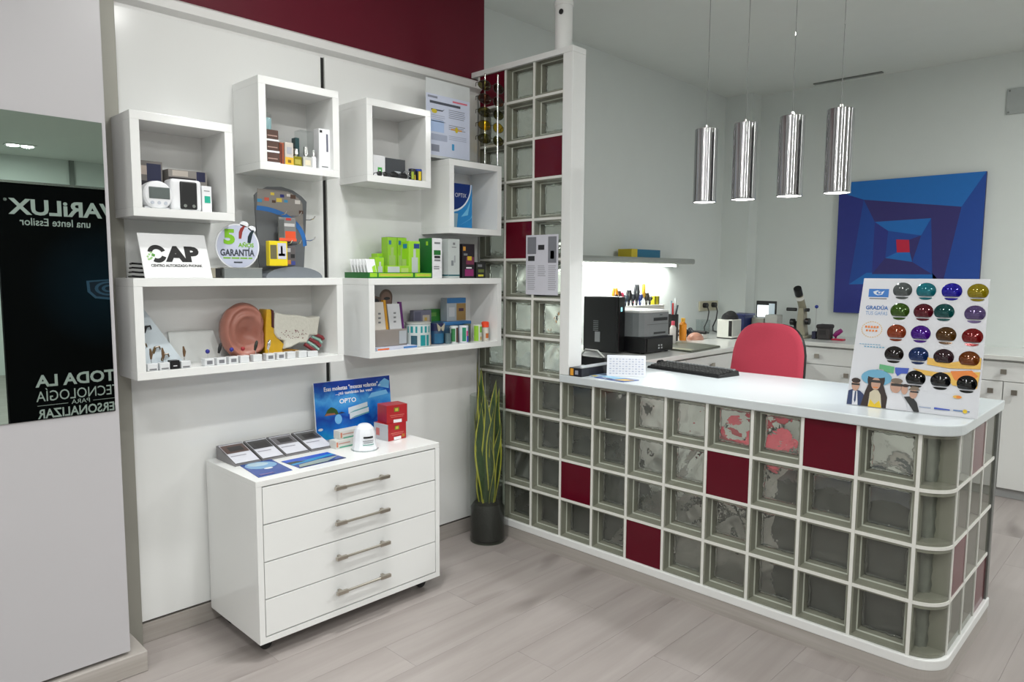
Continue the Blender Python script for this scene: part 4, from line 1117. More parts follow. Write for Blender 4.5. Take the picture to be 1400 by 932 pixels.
carton('lens_solution_carton', 'short lime green carton with pale bottle print at the left of the green tray', 'carton', 0.015, -0.826, -0.782, zt_, zt_ + 0.088, 0.05, lime, bot)
carton('lens_solution_carton', 'lime green carton with a blue dot behind the low lime carton', 'carton', -0.075, -0.752, -0.694, zt_, zt_ + 0.108, 0.05, lime, [('f', 0.1, 0.5, 0.62, 0.85, col(40, 140, 190, 0.5))])
carton('lens_solution_carton', 'low lying lime and white carton at the front of the green tray', 'carton', 0.034, -0.778, -0.655, zt_, zt_ + 0.052, 0.045, lime, [('f', 0.02, 0.55, 0.05, 0.92, col(190, 200, 200, 0.5)), ('f', 0.62, 0.95, 0.2, 0.8, col(175, 205, 110, 0.5))])
for k, (y0, lab) in enumerate(((-0.727, 'tall lime carton with bottle print, left one at the back of the green tray'), (-0.672, 'tall lime carton with bottle print, second one at the back of the green tray'))):
    carton('lens_solution_carton', lab, 'carton', -0.03, y0, y0 + 0.052, zt_, zt_ + 0.182, 0.05, col(135, 185, 40, 0.4), [('f', 0.1, 0.8, 0.02, 0.55, col(150, 178, 105, 0.5)), ('f', 0.3, 0.6, 0.55, 0.75, col(150, 178, 105, 0.5)), ('f', 0.1, 0.35, 0.82, 0.92, col(30, 100, 150, 0.5)), ('t', 0.0, 1.0, 0.0, 1.0, col(90, 140, 40, 0.5))])
carton('lens_solution_carton', 'tallest lime carton with white bottle print at the front right of the green tray', 'carton', 0.022, -0.648, -0.583, zt_, zt_ + 0.166, 0.06, lime, bot + [('f', 0.45, 0.95, 0.80, 0.93, col(20, 60, 130, 0.5)), ('l', 0.3, 0.8, 0.80, 0.92, col(30, 120, 170, 0.5)), ('l', 0.2, 0.7, 0.1, 0.5, col(175, 200, 120, 0.5))])
carton('green_white_carton', 'tall carton with green side and white front on the wide right box', 'carton', 0.040, -0.524, -0.464, zG, zG + 0.188, 0.10, cW, [('l', 0.0, 1.0, 0.0, 1.0, dgr), ('l', 0.55, 0.7, 0.82, 0.92, lime), ('f', 0.15, 0.85, 0.58, 0.70, dgr), ('f', 0.2, 0.8, 0.50, 0.56, cDk), ('f', 0.2, 0.8, 0.43, 0.47, cGry), ('f', 0.15, 0.7, 0.28, 0.30, cGry), ('f', 0.15, 0.7, 0.23, 0.25, cGry), ('f', 0.2, 0.8, 0.86, 0.9, cGry)])
carton('pale_grey_carton', 'tall pale grey carton with teal band at the bottom on the wide right box', 'carton', 0.040, -0.425, -0.352, zG, zG + 0.188, 0.075, col(185, 192, 190, 0.35), [('f', 0, 1, 0.055, 0.09, col(20, 90, 100, 0.4)), ('l', 0, 1, 0.055, 0.09, col(20, 90, 100, 0.4)), ('f', 0.4, 0.6, 0.85, 0.91, cGry), ('f', 0.3, 0.7, 0.78, 0.8, cGry), ('f', 0.25, 0.45, 0.32, 0.45, col(120, 125, 130, 0.5)), ('f', 0.5, 0.62, 0.4, 0.58, col(150, 155, 158, 0.5))])
carton('purple_carton', 'dark purple and black carton with yellow marks on the wide right box', 'carton', 0.030, -0.325, -0.243, zG, zG + 0.168, 0.06, col(28, 20, 28, 0.35), [('f', 0.3, 0.95, 0.40, 0.62, col(110, 40, 70, 0.4)), ('f', 0.4, 0.75, 0.52, 0.64, col(200, 170, 40, 0.4)), ('f', 0.2, 0.9, 0.06, 0.26, col(140, 35, 100, 0.4)), ('f', 0.3, 0.75, 0.28, 0.32, cW), ('f', 0.05, 0.25, 0.8, 0.92, col(200, 140, 50, 0.4)), ('f', 0.1, 0.4, 0.66, 0.72, cGry)])
carton('small_black_carton', 'small black carton with yellow stripe at the right of the wide right box', 'carton', 0.030, -0.232, -0.166, zG, zG + 0.080, 0.05, col(30, 32, 28, 0.35), [('f', 0.2, 0.75, 0.1, 0.22, col(205, 200, 60, 0.4)), ('f', 0.15, 0.6, 0.7, 0.85, cGry), ('f', 0.2, 0.8, 0.35, 0.55, col(100, 110, 55, 0.4)), ('l', 0.2, 0.6, 0.05, 0.5, cW)])

# ------------------------------------------------------------------ inside the wide right box
zH = 1.047 + TB + 0.0003
fl = thing('leaflet_stack', 'flat pale leaflets with orange corner at the left front of the wide right box', 'leaflet', (0.0, -0.72, zH))
MB().box(-0.04, 0.045, -0.845, -0.620, zH, zH + 0.012).build('leaflets', col(200, 205, 222, 0.5), fl)
q = MB().flat(rect(-0.842, -0.78, 0.003, 0.010), (0.0454, 0, zH), XR, XU, 0); q.flat(rect(-0.70, -0.622, 0.003, 0.011), (0.0454, 0, zH), XR, XU, 1)
q.build('printed_edge', [col(230, 110, 50, 0.5), col(70, 130, 200, 0.5)], fl)
hb = thing('display_holder', 'grey card holder behind the leaflets in the wide right box', 'holder', (-0.06, -0.73, zH))
MB().box(-0.09, -0.002, -0.822, -0.645, zH + 0.0125, zH + 0.088).build('front_pocket', col(140, 132, 126, 0.4), hb, bevel=0.002)
MB().box(-0.0015, 0.0, -0.690, -0.648, zH + 0.02, zH + 0.08).build('printed_panel', col(170, 175, 180, 0.5), hb)
def card(label, y0, y1, z0, z1, m, em, x=-0.02, lean=0.015):
    t = thing('lens_cloth_pack', label, 'pack', (x, (y0 + y1) / 2, z0), 'upright packs in the card holder')
    MB().prism([(y0, 0), (y1, 0), (y1 - lean, z1 - z0), (y0 - lean, z1 - z0)], -0.004, 0.004, (x, 0, z0), XR, XU).build('pack', m, t)
    MB().prism([(y1, 0), (y1 + 0.012, 0), (y1 + 0.012 - lean, z1 - z0 + 0.008), (y1 - lean, z1 - z0 + 0.008)], -0.012, 0.006, (x, 0, z0), XR, XU).build('spine', em, t)
    q = MB()
    for k in range(3): q.flat(rect(y0 + 0.02, y0 + 0.034, 0.03 + 0.02 * k, 0.038 + 0.02 * k), (x + 0.0046, 0, z0), XR, XU)
    q.build('printed_panel', cGry, t)
card('white pack with a mustard yellow spine at the left in the wide right box', -0.815, -0.752, zH + 0.0885, zH + 0.215, col(205, 200, 192, 0.5), col(195, 140, 30, 0.5), x=-0.02)
card('white pack with a purple spine in the wide right box', -0.730, -0.662, zH + 0.0885, zH + 0.205, col(200, 202, 205, 0.5), col(85, 20, 95, 0.5), x=-0.02)
pf = thing('photo_standee', 'brown portrait photo card standing behind the white packs', 'photo card', (-0.07, -0.725, zH))
MB().prism([(-0.79, 0.0), (-0.68, 0.0), (-0.675, 0.20), (-0.672, 0.235)] + [(-0.708 + 0.036 * math.cos(a), 0.235 + 0.036 * math.sin(a)) for a in [PI * i / 12 for i in range(1, 12)]] + [(-0.744, 0.235), (-0.79, 0.245)], -0.001, 0.001, (-0.075, 0, zH + 0.0003), XR, XU).build('card', col(92, 74, 62, 0.5), pf)
q = MB().flat(ell(-0.708, 0.225, 0.028, 0.036), (-0.0735, 0, zH), XR, XU, 0); q.flat(ell(-0.704, 0.228, 0.018, 0.007), (-0.0735, 0, zH), XR, XU, 1, 0.0004); q.flat(ell(-0.766, 0.21, 0.018, 0.02), (-0.0735, 0, zH), XR, XU, 2, 0.0003)
q.build('print', [col(125, 98, 85, 0.5), cDk, cDk], pf)
teal = col(20, 135, 140, 0.35)
t = can('squat teal and white tin in the middle of the wide right box', -0.022, -0.565, zH, 0.062, 0.108, col(190, 200, 200, 0.3), [(-1.5, 1.5, 0.62, 0.90, teal), (-1.2, -0.7, 0.05, 0.5, col(40, 80, 95, 0.4)), (-0.45, -0.05, 0.05, 0.52, teal), (0.05, 0.3, 0.05, 0.52, teal), (0.55, 0.9, 0.05, 0.5, col(190, 165, 140, 0.4))], capm=col(175, 180, 175, 0.3))
carton('photo_carton', 'grey carton with flower photo standing behind the teal tin', 'carton', -0.09, -0.535, -0.425, zH, zH + 0.165, 0.03, col(105, 105, 122, 0.5), [('f', 0.5, 0.9, 0.62, 0.85, col(175, 165, 150, 0.5)), ('f', 0.6, 0.75, 0.68, 0.78, col(190, 160, 80, 0.5)), ('f', 0.05, 0.4, 0.65, 0.95, col(85, 85, 105, 0.5))])
carton('green_carton', 'green carton standing behind the blue butterfly tin', 'carton', -0.128, -0.424, -0.335, zH, zH + 0.165, 0.026, col(58, 130, 55, 0.5), [('f', 0.2, 0.7, 0.78, 0.9, col(110, 165, 80, 0.5))])
bt = can('dark blue tin with butterfly print in the wide right box', -0.05, -0.432, zH, 0.042, 0.105, col(25, 62, 95, 0.35), [(-0.8, 0.6, 0.05, 0.5, col(30, 90, 125, 0.4)), (-1.3, 1.3, 0.62, 0.98, col(22, 30, 72, 0.4))])
q = MB()
for s in (-1, 1):
    q.flat([(0, 0), (s * 0.026, 0.022), (s * 0.022, 0.0), (s * 0.018, -0.018), (s * 0.006, -0.016)][::(1 if s > 0 else -1)], (-0.0072, -0.432, zH + 0.082), XR, XU)
q.build('butterfly_print', col(165, 160, 140, 0.5), bt)
uz = zH + 0.104
ld = thing('blue_tin', 'wide flat blue tin under the blue topped carton', 'tin', (-0.075, -0.30, zH))
MB().box(-0.118, -0.045, -0.395, -0.205, zH, uz - 0.018).build('body', col(70, 110, 145, 0.4), ld, bevel=0.004)
MB().box(-0.122, -0.040, -0.40, -0.20, uz - 0.018, uz).build('lid', col(50, 110, 165, 0.35), ld, bevel=0.003)
carton('photo_carton', 'blue topped carton with a brown portrait on the flat blue tin', 'carton', -0.06, -0.348, -0.222, uz + 0.0003, uz + 0.118, 0.05, col(150, 158, 165, 0.5), [('f', 0, 1, 0.78, 1.0, col(50, 110, 165, 0.5)), ('f', 0.5, 1.0, 0.03, 0.76, col(135, 108, 62, 0.5)), ('f', 0.62, 0.88, 0.42, 0.55, col(60, 35, 60, 0.5)), ('f', 0.1, 0.4, 0.2, 0.6, col(175, 180, 185, 0.5)), ('r', 0, 1, 0.78, 1.0, col(50, 110, 165, 0.5))])
jr = thing('glass_jar', 'clear glass jar beside the blue butterfly tin', 'jar', (-0.012, -0.384, zH))
MB().lathe([(0.018, 0.001), (0.019, 0.006), (0.019, 0.072), (0.015, 0.078), (0.015, 0.088)], (-0.012, -0.384, zH), 24, cap=False).build('glass', M_CLEAR, jr, smooth=True)
MB().lathe([(0.017, 0.0), (0.017, 0.05), (1e-5, 0.05)], (-0.012, -0.384, zH), 20).build('contents', col(85, 105, 112, 0.4), jr, smooth=True)
can('can with green and brown picture, left of the small cans', -0.012, -0.344, zH, 0.021, 0.086, col(200, 205, 205, 0.3), [(-1.4, -0.4, 0.1, 0.85, col(50, 120, 70, 0.4)), (-0.2, 0.6, 0.05, 0.9, col(75, 45, 35, 0.4))])
can('can with blue, green and pink print, middle of the small cans', 0.006, -0.296, zH, 0.024, 0.086, col(205, 208, 215, 0.3), [(-1.0, -0.2, 0.1, 0.9, col(30, 130, 95, 0.4)), (-0.1, 0.4, 0.4, 0.7, col(205, 70, 130, 0.4)), (0.0, 0.9, 0.05, 0.4, col(60, 70, 180, 0.4)), (0.4, 1.0, 0.55, 0.95, col(60, 90, 170, 0.4))])
can('grey green can half hidden, right of the small cans', -0.028, -0.242, zH, 0.019, 0.090, col(70, 85, 72, 0.35), [])
can('lime and white can with fruit print in the wide right box', 0.008, -0.203, zH, 0.024, 0.086, col(200, 205, 190, 0.3), [(-1.5, -0.5, 0.05, 0.95, col(140, 190, 50, 0.4)), (-0.2, 0.5, 0.55, 0.9, col(110, 180, 50, 0.4)), (-0.1, 0.3, 0.1, 0.3, col(185, 150, 70, 0.4))])
oc_ = can('small white tube with orange red cap at the right end', 0.002, -0.142, zH, 0.018, 0.070, col(210, 205, 195, 0.3), [(-0.6, 0.5, 0.2, 0.55, col(195, 105, 40, 0.4))])
MB().lathe([(0.020, 0.070), (0.020, 0.094), (0.014, 0.099), (1e-5, 0.099)], (0.002, -0.142, zH), 20).build('cap', col(235, 75, 40, 0.35), oc_, smooth=True)

# ------------------------------------------------------------------ on the drawer chest
zK = 0.6773
po = thing('counter_card', 'blue sea poster card with an island standing at the back of the chest', 'poster card', (-0.06, -0.90, zK))
pb = Vector((-0.096, -1.072, zK + 0.0012)); pe = Vector((-0.096 + 0.020, -0.735, zK + 0.0012))
ax = (pe - pb).normalized(); au = (Vector((-0.10, 0, 1)) - ax * Vector((-0.10, 0, 1)).dot(ax)).normalized()
PW, PH = 0.395, 0.262
nn = ax.cross(au)
def sea():
    m, nt, b = pbsdf('sea_print')
    tc = nt.nodes.new('ShaderNodeTexCoord'); sp = nt.nodes.new('ShaderNodeSeparateXYZ'); nt.links.new(tc.outputs['Object'], sp.inputs[0])
    n = nt.nodes.new('ShaderNodeTexNoise'); n.inputs['Scale'].default_value = 14; n.inputs['Detail'].default_value = 5; nt.links.new(tc.outputs['Object'], n.inputs['Vector'])
    ma = nt.nodes.new('ShaderNodeMath'); ma.operation = 'MULTIPLY_ADD'; ma.inputs[1].default_value = 0.14; nt.links.new(n.outputs['Fac'], ma.inputs[0]); nt.links.new(sp.outputs['Z'], ma.inputs[2])
    m2 = nt.nodes.new('ShaderNodeMapRange'); m2.inputs[1].default_value = 0.05; m2.inputs[2].default_value = 0.36; nt.links.new(ma.outputs[0], m2.inputs[0])
    r = nt.nodes.new('ShaderNodeValToRGB'); nt.links.new(m2.outputs[0], r.inputs[0])
    e_ = r.color_ramp.elements
    e_[0].position = 0.0; e_[0].color = (*s2l(20, 150, 205), 1); e_[1].position = 1.0; e_[1].color = (*s2l(18, 60, 150), 1)
    for p_, c_ in ((0.18, (15, 105, 190)), (0.36, (8, 60, 150)), (0.48, (25, 110, 195)), (0.62, (70, 150, 210)), (0.72, (15, 85, 175)), (0.84, (10, 48, 140))):
        x = e_.new(p_); x.color = (*s2l(*c_), 1)
    nt.links.new(r.outputs[0], b.inputs['Base Color']); b.inputs['Roughness'].default_value = 0.25
    return m
MB().prism(rect(0, PW, 0, PH), 0.0, 0.003, pb - nn * 0.003, ax, au).build('card', col(215, 220, 225, 0.4), po)
MB().flat(rect(0.003, PW - 0.002, 0.003, PH - 0.002), pb, ax, au, 0, 0.0006).build('sea_print', sea(), po)
def pw(u, v, d=0.0012): return pb + ax * u + au * v + nn * d
q = MB()
def pf_(pts, m, d=0.0010): q.add([pw(a, b_, d) for a, b_ in pts], [tuple(range(len(pts)))], m)
pf_([(0.045, 0.110), (0.115, 0.110), (0.108, 0.130), (0.095, 0.140), (0.08, 0.146), (0.062, 0.136)], 0)
pf_([(0.047, 0.110), (0.10, 0.110), (0.095, 0.118), (0.055, 0.120)], 1, 0.0013)
pf_([(0.11, 0.112), (0.15, 0.112), (0.13, 0.120)], 2, 0.0012)
for k, (u, v) in enumerate(((0.165, 0.105), (0.170, 0.080))):
    pf_([(u, v), (u + 0.10, v + 0.018), (u + 0.10, v + 0.044), (u, v + 0.028)], 3, 0.0014 + 0.0002 * k)
    pf_([(u, v + 0.002), (u + 0.10, v + 0.018), (u + 0.10, v + 0.024), (u + 0.03, v + 0.012)], 4, 0.0017 + 0.0002 * k)
pf_([(0.112 + 0.018 * math.cos(a), 0.088 + 0.022 * math.sin(a)) for a in [2 * PI * i / 16 for i in range(16)]], 5, 0.0013)
pf_([(0.022 + 0.012 * math.cos(a), 0.052 + 0.006 * math.sin(a)) for a in [2 * PI * i / 12 for i in range(12)]], 3, 0.0013)
pf_([(0.325, 0.215), (0.385, 0.20), (0.39, 0.235), (0.365, 0.25), (0.34, 0.235)], 5, 0.0012)
pf_([(0.27, 0.165), (0.38, 0.175), (0.37, 0.195), (0.29, 0.188)], 5, 0.0012)
q.build('printed_picture', [col(40, 75, 30, 0.4), col(150, 95, 70, 0.4), col(30, 40, 60, 0.4), col(195, 205, 212, 0.4), col(70, 140, 150, 0.4), col(110, 175, 220, 0.4)], po)
text('Esas molestas "moscas volantes"...', pw(0.195, 0.228, 0.0016), ax, au, w=0.29, h=0.020, m=cW, parent=po, bold=0.02)
text('...¿tú también las ves?', pw(0.200, 0.202, 0.0016), ax, au, w=0.19, h=0.017, m=cW, parent=po, bold=0.02)
text('OPTO', pw(0.165, 0.167, 0.0016), ax, au, w=0.085, h=0.021, m=cW, parent=po, bold=0.02)
MB().prism([(0, 0.010), (0.05, 0.014), (0.0, 0.15)], -0.001, 0.001, pb + ax * 0.2 - nn * 0.0045, -nn, au).build('strut', col(200, 200, 200, 0.5), po)

redc = col(165, 32, 38, 0.35); gold = col(190, 170, 60, 0.4)
rfr = [('f', 0.36, 0.6, 0.62, 0.86, col(110, 120, 45, 0.4)), ('f', 0.41, 0.55, 0.66, 0.82, gold), ('f', 0.15, 0.85, 0.42, 0.46, col(205, 110, 100, 0.4)), ('f', 0.2, 0.8, 0.33, 0.36, col(205, 110, 100, 0.4))]
carton('red_carton', 'lower red carton with gold emblem at the right of the chest', 'carton', 0.105, -0.838, -0.735, zK, zK + 0.075, 0.10, redc, rfr + [('f', 0.3, 0.7, 0.02, 0.20, cW), ('f', 0.75, 0.9, 0.12, 0.3, col(170, 110, 40, 0.4)), ('l', 0, 1, 0, 1, col(190, 190, 192, 0.4)), ('l', 0.15, 0.4, 0.25, 0.7, col(200, 110, 100, 0.4))], rot=0.05)
carton('red_carton', 'upper red carton stacked on the red carton at the right of the chest', 'carton', 0.098, -0.827, -0.722, zK + 0.0753, zK + 0.157, 0.085, redc, rfr + [('f', 0.32, 0.72, 0.02, 0.2, cW), ('r', 0, 1, 0, 1, col(190, 190, 192, 0.4)), ('r', 0.3, 0.8, 0.25, 0.75, col(95, 100, 92, 0.5))], rot=-0.12)
dm = thing('dome_dispenser', 'translucent white dome shaped container in front of the sea poster', 'container', (0.145, -0.985, zK))
DMW = mat('milky_plastic', (0.78, 0.80, 0.84), 0.22)
MB().lathe([(0.052, 0.0), (0.055, 0.004), (0.050, 0.020), (0.047, 0.045), (0.045, 0.07), (0.038, 0.092), (0.026, 0.106), (0.018, 0.110), (0.0001, 0.111)], (0.145, -0.985, zK), 12).build('body', DMW, dm, smooth=True, ang=20)
MB().lathe([(0.058, 0.0), (0.0585, 0.003), (0.054, 0.006)], (0.145, -0.985, zK), 32).build('base_rim', M_CLEAR, dm, smooth=True)
dv = Vector((0.83, -0.56, 0)); dr = Vector((0.56, 0.83, 0))
for k, (s_w, s_h, zz, mm) in enumerate(((0.045, 0.008, 0.055, cDk), (0.05, 0.003, 0.043, cGry), (0.045, 0.003, 0.036, cGry), (0.05, 0.004, 0.026, col(110, 160, 150, 0.5)))):
    n_ = 6; qq = MB(); vs_ = []
    for i in range(n_ + 1):
        a = (i / n_ - 0.5) * s_w / 0.05 + math.atan2(dv.y, dv.x) + 0.35
        for zz_ in (zz, zz + s_h):
            rr = 0.0505 - 0.06 * (zz_ - 0.02)
            vs_.append((0.145 + rr * math.cos(a), -0.985 + rr * math.sin(a), zK + zz_))
    qq.add(vs_, [(2 * i, 2 * i + 2, 2 * i + 3, 2 * i + 1) for i in range(n_)])
    qq.build('printed_label', mm, dm)
for k, (x, y0, y1, z0, lab) in enumerate(((0.062, -1.078, -0.955, 0.0, 'lower flat white carton with green swoosh beside the white dome'), (0.05, -1.050, -0.930, 0.0353, 'upper flat white carton with green swoosh behind the white dome'))):
    carton('eyedrop_carton', lab, 'carton', x, y0, y1, zK + z0, zK + z0 + 0.035, 0.045, col(205, 205, 200, 0.4), [('f', 0.15, 0.95, 0.06, 0.20, col(60, 160, 130, 0.5)), ('f', 0.12, 0.6, 0.5, 0.66, col(190, 150, 140, 0.5)), ('f', 0.03, 0.1, 0.2, 0.8, col(200, 120, 90, 0.5))], rot=0.06)
# brochure holders along the back left
lbl = ['leftmost grey brochure tray on the chest with a brown photo cover', 'second grey brochure tray on the chest with a black swirl cover', 'third grey brochure tray on the chest with a pale cover', 'fourth grey brochure tray on the chest beside the sea poster']
hs = [(-1.445, 0.105, (95, 72, 66)), (-1.338, 0.095, (60, 58, 60)), (-1.232, 0.105, (115, 112, 116)), (-1.118, 0.105, (92, 92, 92))]
for k, (y, w_, c) in enumerate(hs):
    t = thing('brochure_tray', lbl[k], 'brochure holder', (-0.04, y, zK), 'brochure trays on the chest')
    x0, x1, zb_, zf_ = -0.138, 0.03, 0.052, 0.006
    q = MB()
    q.add([(x0, y - w_ / 2, zK), (x1, y - w_ / 2, zK), (x1, y - w_ / 2, zK + zf_), (x0, y - w_ / 2, zK + zb_), (x0, y + w_ / 2, zK), (x1, y + w_ / 2, zK), (x1, y + w_ / 2, zK + zf_), (x0, y + w_ / 2, zK + zb_)],
          [(0, 1, 2, 3), (7, 6, 5, 4), (0, 3, 7, 4), (1, 5, 6, 2), (0, 4, 5, 1), (3, 2, 6, 7)])
    q.build('tray', col(118, 116, 118, 0.25), t)
    d_ = Vector((x1 - x0, 0, zf_ - zb_)); L_ = d_.length; d_.normalize()
    n_ = Vector((-d_.z, 0, d_.x))
    b0 = Vector((x0, y, zK + zb_))
    q = MB()
    def bq(a0, a1, c0, c1, m, e): q.add([b0 + d_ * (a * L_) + Vector((0, b_ * w_, 0)) + n_ * e for a, b_ in ((a0, c0), (a1, c0), (a1, c1), (a0, c1))], [(0, 1, 2, 3)], m)
    bq(0.06, 0.97, -0.46, 0.46, 0, 0.003); bq(0.10, 0.50, -0.44, 0.44, 1, 0.0034); bq(0.2, 0.42, -0.25, 0.30, 2, 0.0038)
    bq(0.62, 0.66, -0.40, 0.2, 3, 0.0036)
    q.build('brochure_cover', [col(205, 206, 214, 0.4), col(*c, 0.3), col(48, 44, 44, 0.3), col(150, 150, 160, 0.4)], t)
def leaf(label, pts, z, parts_):
    c_ = sum((Vector((*p, 0)) for p in pts), Vector()) / 4
    o = MB().add([(*p, z) for p in pts] + [(*p, z + 0.0015) for p in pts], [(3, 2, 1, 0), (4, 5, 6, 7), (0, 1, 5, 4), (1, 2, 6, 5), (2, 3, 7, 6), (3, 0, 4, 7)]).build('leaflet', col(45, 75, 150, 0.25), org=(c_.x, c_.y, z))
    tag(o, label, 'leaflet')
    A, B, C_, D_ = [Vector((*p, z + 0.0018)) for p in pts]
    def at(u, v): return (A * (1 - u) + B * u) * (1 - v) + (D_ * (1 - u) + C_ * u) * v
    q = MB(); pm = []
    for k, (poly, m) in enumerate(parts_):
        if m not in pm: pm.append(m)
        q.add([at(u, v) + Vector((0, 0, 0.0002 * k)) for u, v in poly], [tuple(range(len(poly)))], pm.index(m))
    q.build('printed_picture', pm, o)
leaf('blue leaflet with a pale globe picture at the left front of the chest', [(0.231, -1.502), (0.227, -1.365), (0.033, -1.349), (0.006, -1.476)], zK, [(ell(0.5, 0.7, 0.45, 0.26), col(120, 165, 205, 0.3)), (ell(0.45, 0.78, 0.3, 0.14), col(175, 200, 215, 0.3)), (ell(0.55, 0.42, 0.13, 0.05), cW), (rect(0.1, 0.5, 0.06, 0.14), col(100, 90, 150, 0.3))])
leaf('wide blue beach leaflet at the middle front of the chest', [(0.223, -1.332), (0.216, -1.123), (0.084, -1.129), (0.086, -1.336)], zK, [(rect(0, 1, 0.55, 1), col(30, 80, 190, 0.25)), ([(0, 0.35), (0.5, 0.45), (1, 0.6), (1, 0.75), (0, 0.6)], col(40, 140, 195, 0.25)), ([(0, 0.0), (0.6, 0.05), (1.0, 0.4), (0.6, 0.42), (0.1, 0.3)], col(150, 165, 160, 0.3)), ([(0, 0.5), (0.35, 0.55), (0.2, 0.7), (0, 0.7)], col(40, 55, 45, 0.3)), (rect(0, 1, 0, 0.05), cDk)])

# ------------------------------------------------------------------ snake plant in the tall glass cylinder
vx, vy, vr = -0.007, -0.112, 0.096
pl = thing('snake_plant_vase', 'snake plant in a tall clear glass cylinder vase in the corner', 'potted plant', (vx, vy, 0))
vs_b = MB().lathe([(vr - 0.002, 0.0), (vr, 0.004), (vr, 0.785), (vr - 0.003, 0.788)], (vx, vy, 0.0005), 48, cap=False)
vs_b.build('glass_vase', M_VASE, pl, smooth=True)
MB().cyl((vx, vy, 0.0008), vr - 0.004, 0.016, 48).build('vase_bottom', M_VASE, pl, smooth=True)
SOIL = mat('dark_soil', (0.022, 0.022, 0.02), 0.6, var=0.6, scale=90, bump=1.0)
MB().lathe([(vr - 0.006, 0.018), (vr - 0.006, 0.185), (vr - 0.02, 0.205), (0.02, 0.215), (1e-4, 0.215)], (vx, vy, 0), 40).build('soil', SOIL, pl, smooth=True)
LG = mat('leaf_dark_green', (0.050, 0.095, 0.035), 0.4, var=0.5, scale=55); LY = mat('leaf_margin_yellow', (0.55, 0.52, 0.07), 0.45, var=0.25, scale=30)
r_ = random.Random(5)
tips = [(-0.030, -0.045, 0.985, 0.052), (-0.020, -0.028, 0.93, 0.05), (0.055, 0.03, 0.83, 0.04), (-0.07, 0.0, 0.80, 0.035), (0.045, -0.06, 0.80, 0.04), (0.02, -0.07, 0.76, 0.045), (-0.05, -0.05, 0.72, 0.042), (0.07, -0.02, 0.74, 0.035), (0.0, 0.06, 0.86, 0.045), (-0.045, 0.045, 0.77, 0.04), (0.03, 0.0, 0.66, 0.04), (0.06, -0.04, 0.58, 0.035), (-0.02, -0.075, 0.62, 0.04), (0.075, 0.02, 0.66, 0.03), (0.02, -0.05, 0.84, 0.038)]
for (dx, dy, zt2, w_) in tips:
    n_ = 14; base = Vector((vx + dx * 0.35, vy + dy * 0.35, 0.17)); tip = Vector((vx + dx, vy + dy, zt2))
    a0 = r_.uniform(0, PI); tw = r_.uniform(-1.6, 1.6); ph = r_.uniform(0, 6)
    q = MB(); vs_ = []
    for i in range(n_ + 1):
        t = i / n_; p = base.lerp(tip, t) + Vector((0.012 * math.sin(5 * t + ph), 0.012 * math.cos(4 * t + ph), 0)) * math.sin(PI * t)
        p.x = max(min(p.x, vx + 0.08), vx - 0.08); p.y = max(min(p.y, vy + 0.08), vy - 0.08)
        wd = w_ * (0.55 + 0.45 * math.sin(PI * min(1, t * 1.1))) * (1 - max(0, (t - 0.72) / 0.28) ** 1.6) * 0.66 + 0.0005
        a = a0 + tw * t; d_ = Vector((math.cos(a), math.sin(a), 0)); nn_ = Vector((-d_.y, d_.x, 0))
        for s in (-1, -0.70, 0, 0.70, 1): vs_.append(p + d_ * wd * s + nn_ * (abs(s) * wd * 0.25))
    fs = [(i * 5 + k, i * 5 + k + 1, (i + 1) * 5 + k + 1, (i + 1) * 5 + k) for i in range(n_) for k in range(4)]
    q.add(vs_, fs); q.m = [1 if (f % 4) in (0, 3) else 0 for f in range(len(fs))]
    q.build('leaf', [LG, LY], pl, smooth=True, ang=180)

# ------------------------------------------------------------------ pendant lamps over the counter
for k, (x, lab) in enumerate(((0.961, 'leftmost of the four silver cylinder pendant lamps'), (1.152, 'second from left of the four silver cylinder pendant lamps'), (1.360, 'third from left of the four silver cylinder pendant lamps'), (1.557, 'rightmost of the four silver cylinder pendant lamps, before the painting'))):
    y, zb, zt2 = 0.35, 1.757, 2.090
    t = thing('pendant_lamp', lab, 'pendant lamp', (x, y, zb), 'cylinder pendant lamps over the counter')
    MB().lathe([(0.0515, zb + 0.004), (0.0525, zb), (0.0530, zb + 0.002), (0.0515, zb + 0.010), (0.0515, zt2 - 0.002), (0.0500, zt2), (1e-4, zt2)], (x, y, 0), 40, cap=False).build('shade', M_SHADE, t, smooth=True)
    MB().lathe([(0.0495, zb + 0.003), (0.030, zb + 0.0005), (1e-4, zb)], (x, y, 0), 32, cap=False).build('diffuser', M_BULB, t, smooth=True)
    MB().lathe([(0.010, zt2 - 0.001), (0.008, zt2 + 0.018), (0.003, zt2 + 0.022)], (x, y, 0), 14).build('cable_grip', M_CHROME, t, smooth=True)
    MB().cyl((x, y, zt2 + 0.02), 0.0014, H - zt2 - 0.045, 8).build('cable', col(120, 122, 120, 0.4), t)
    MB().cyl((x, y, H - 0.026), 0.045, 0.0255, 28).build('ceiling_rose', M_ALU, t, smooth=True)
    MB().cyl((x, y, 2.42), 0.0035, 0.014, 10).build('cable_adjuster', M_CHROME, t)
    area('pendant_light', (x, y, zb - 0.004), 0.09, 1.2, c=(0.95, 0.985, 1.0), spread=math.radians(140))

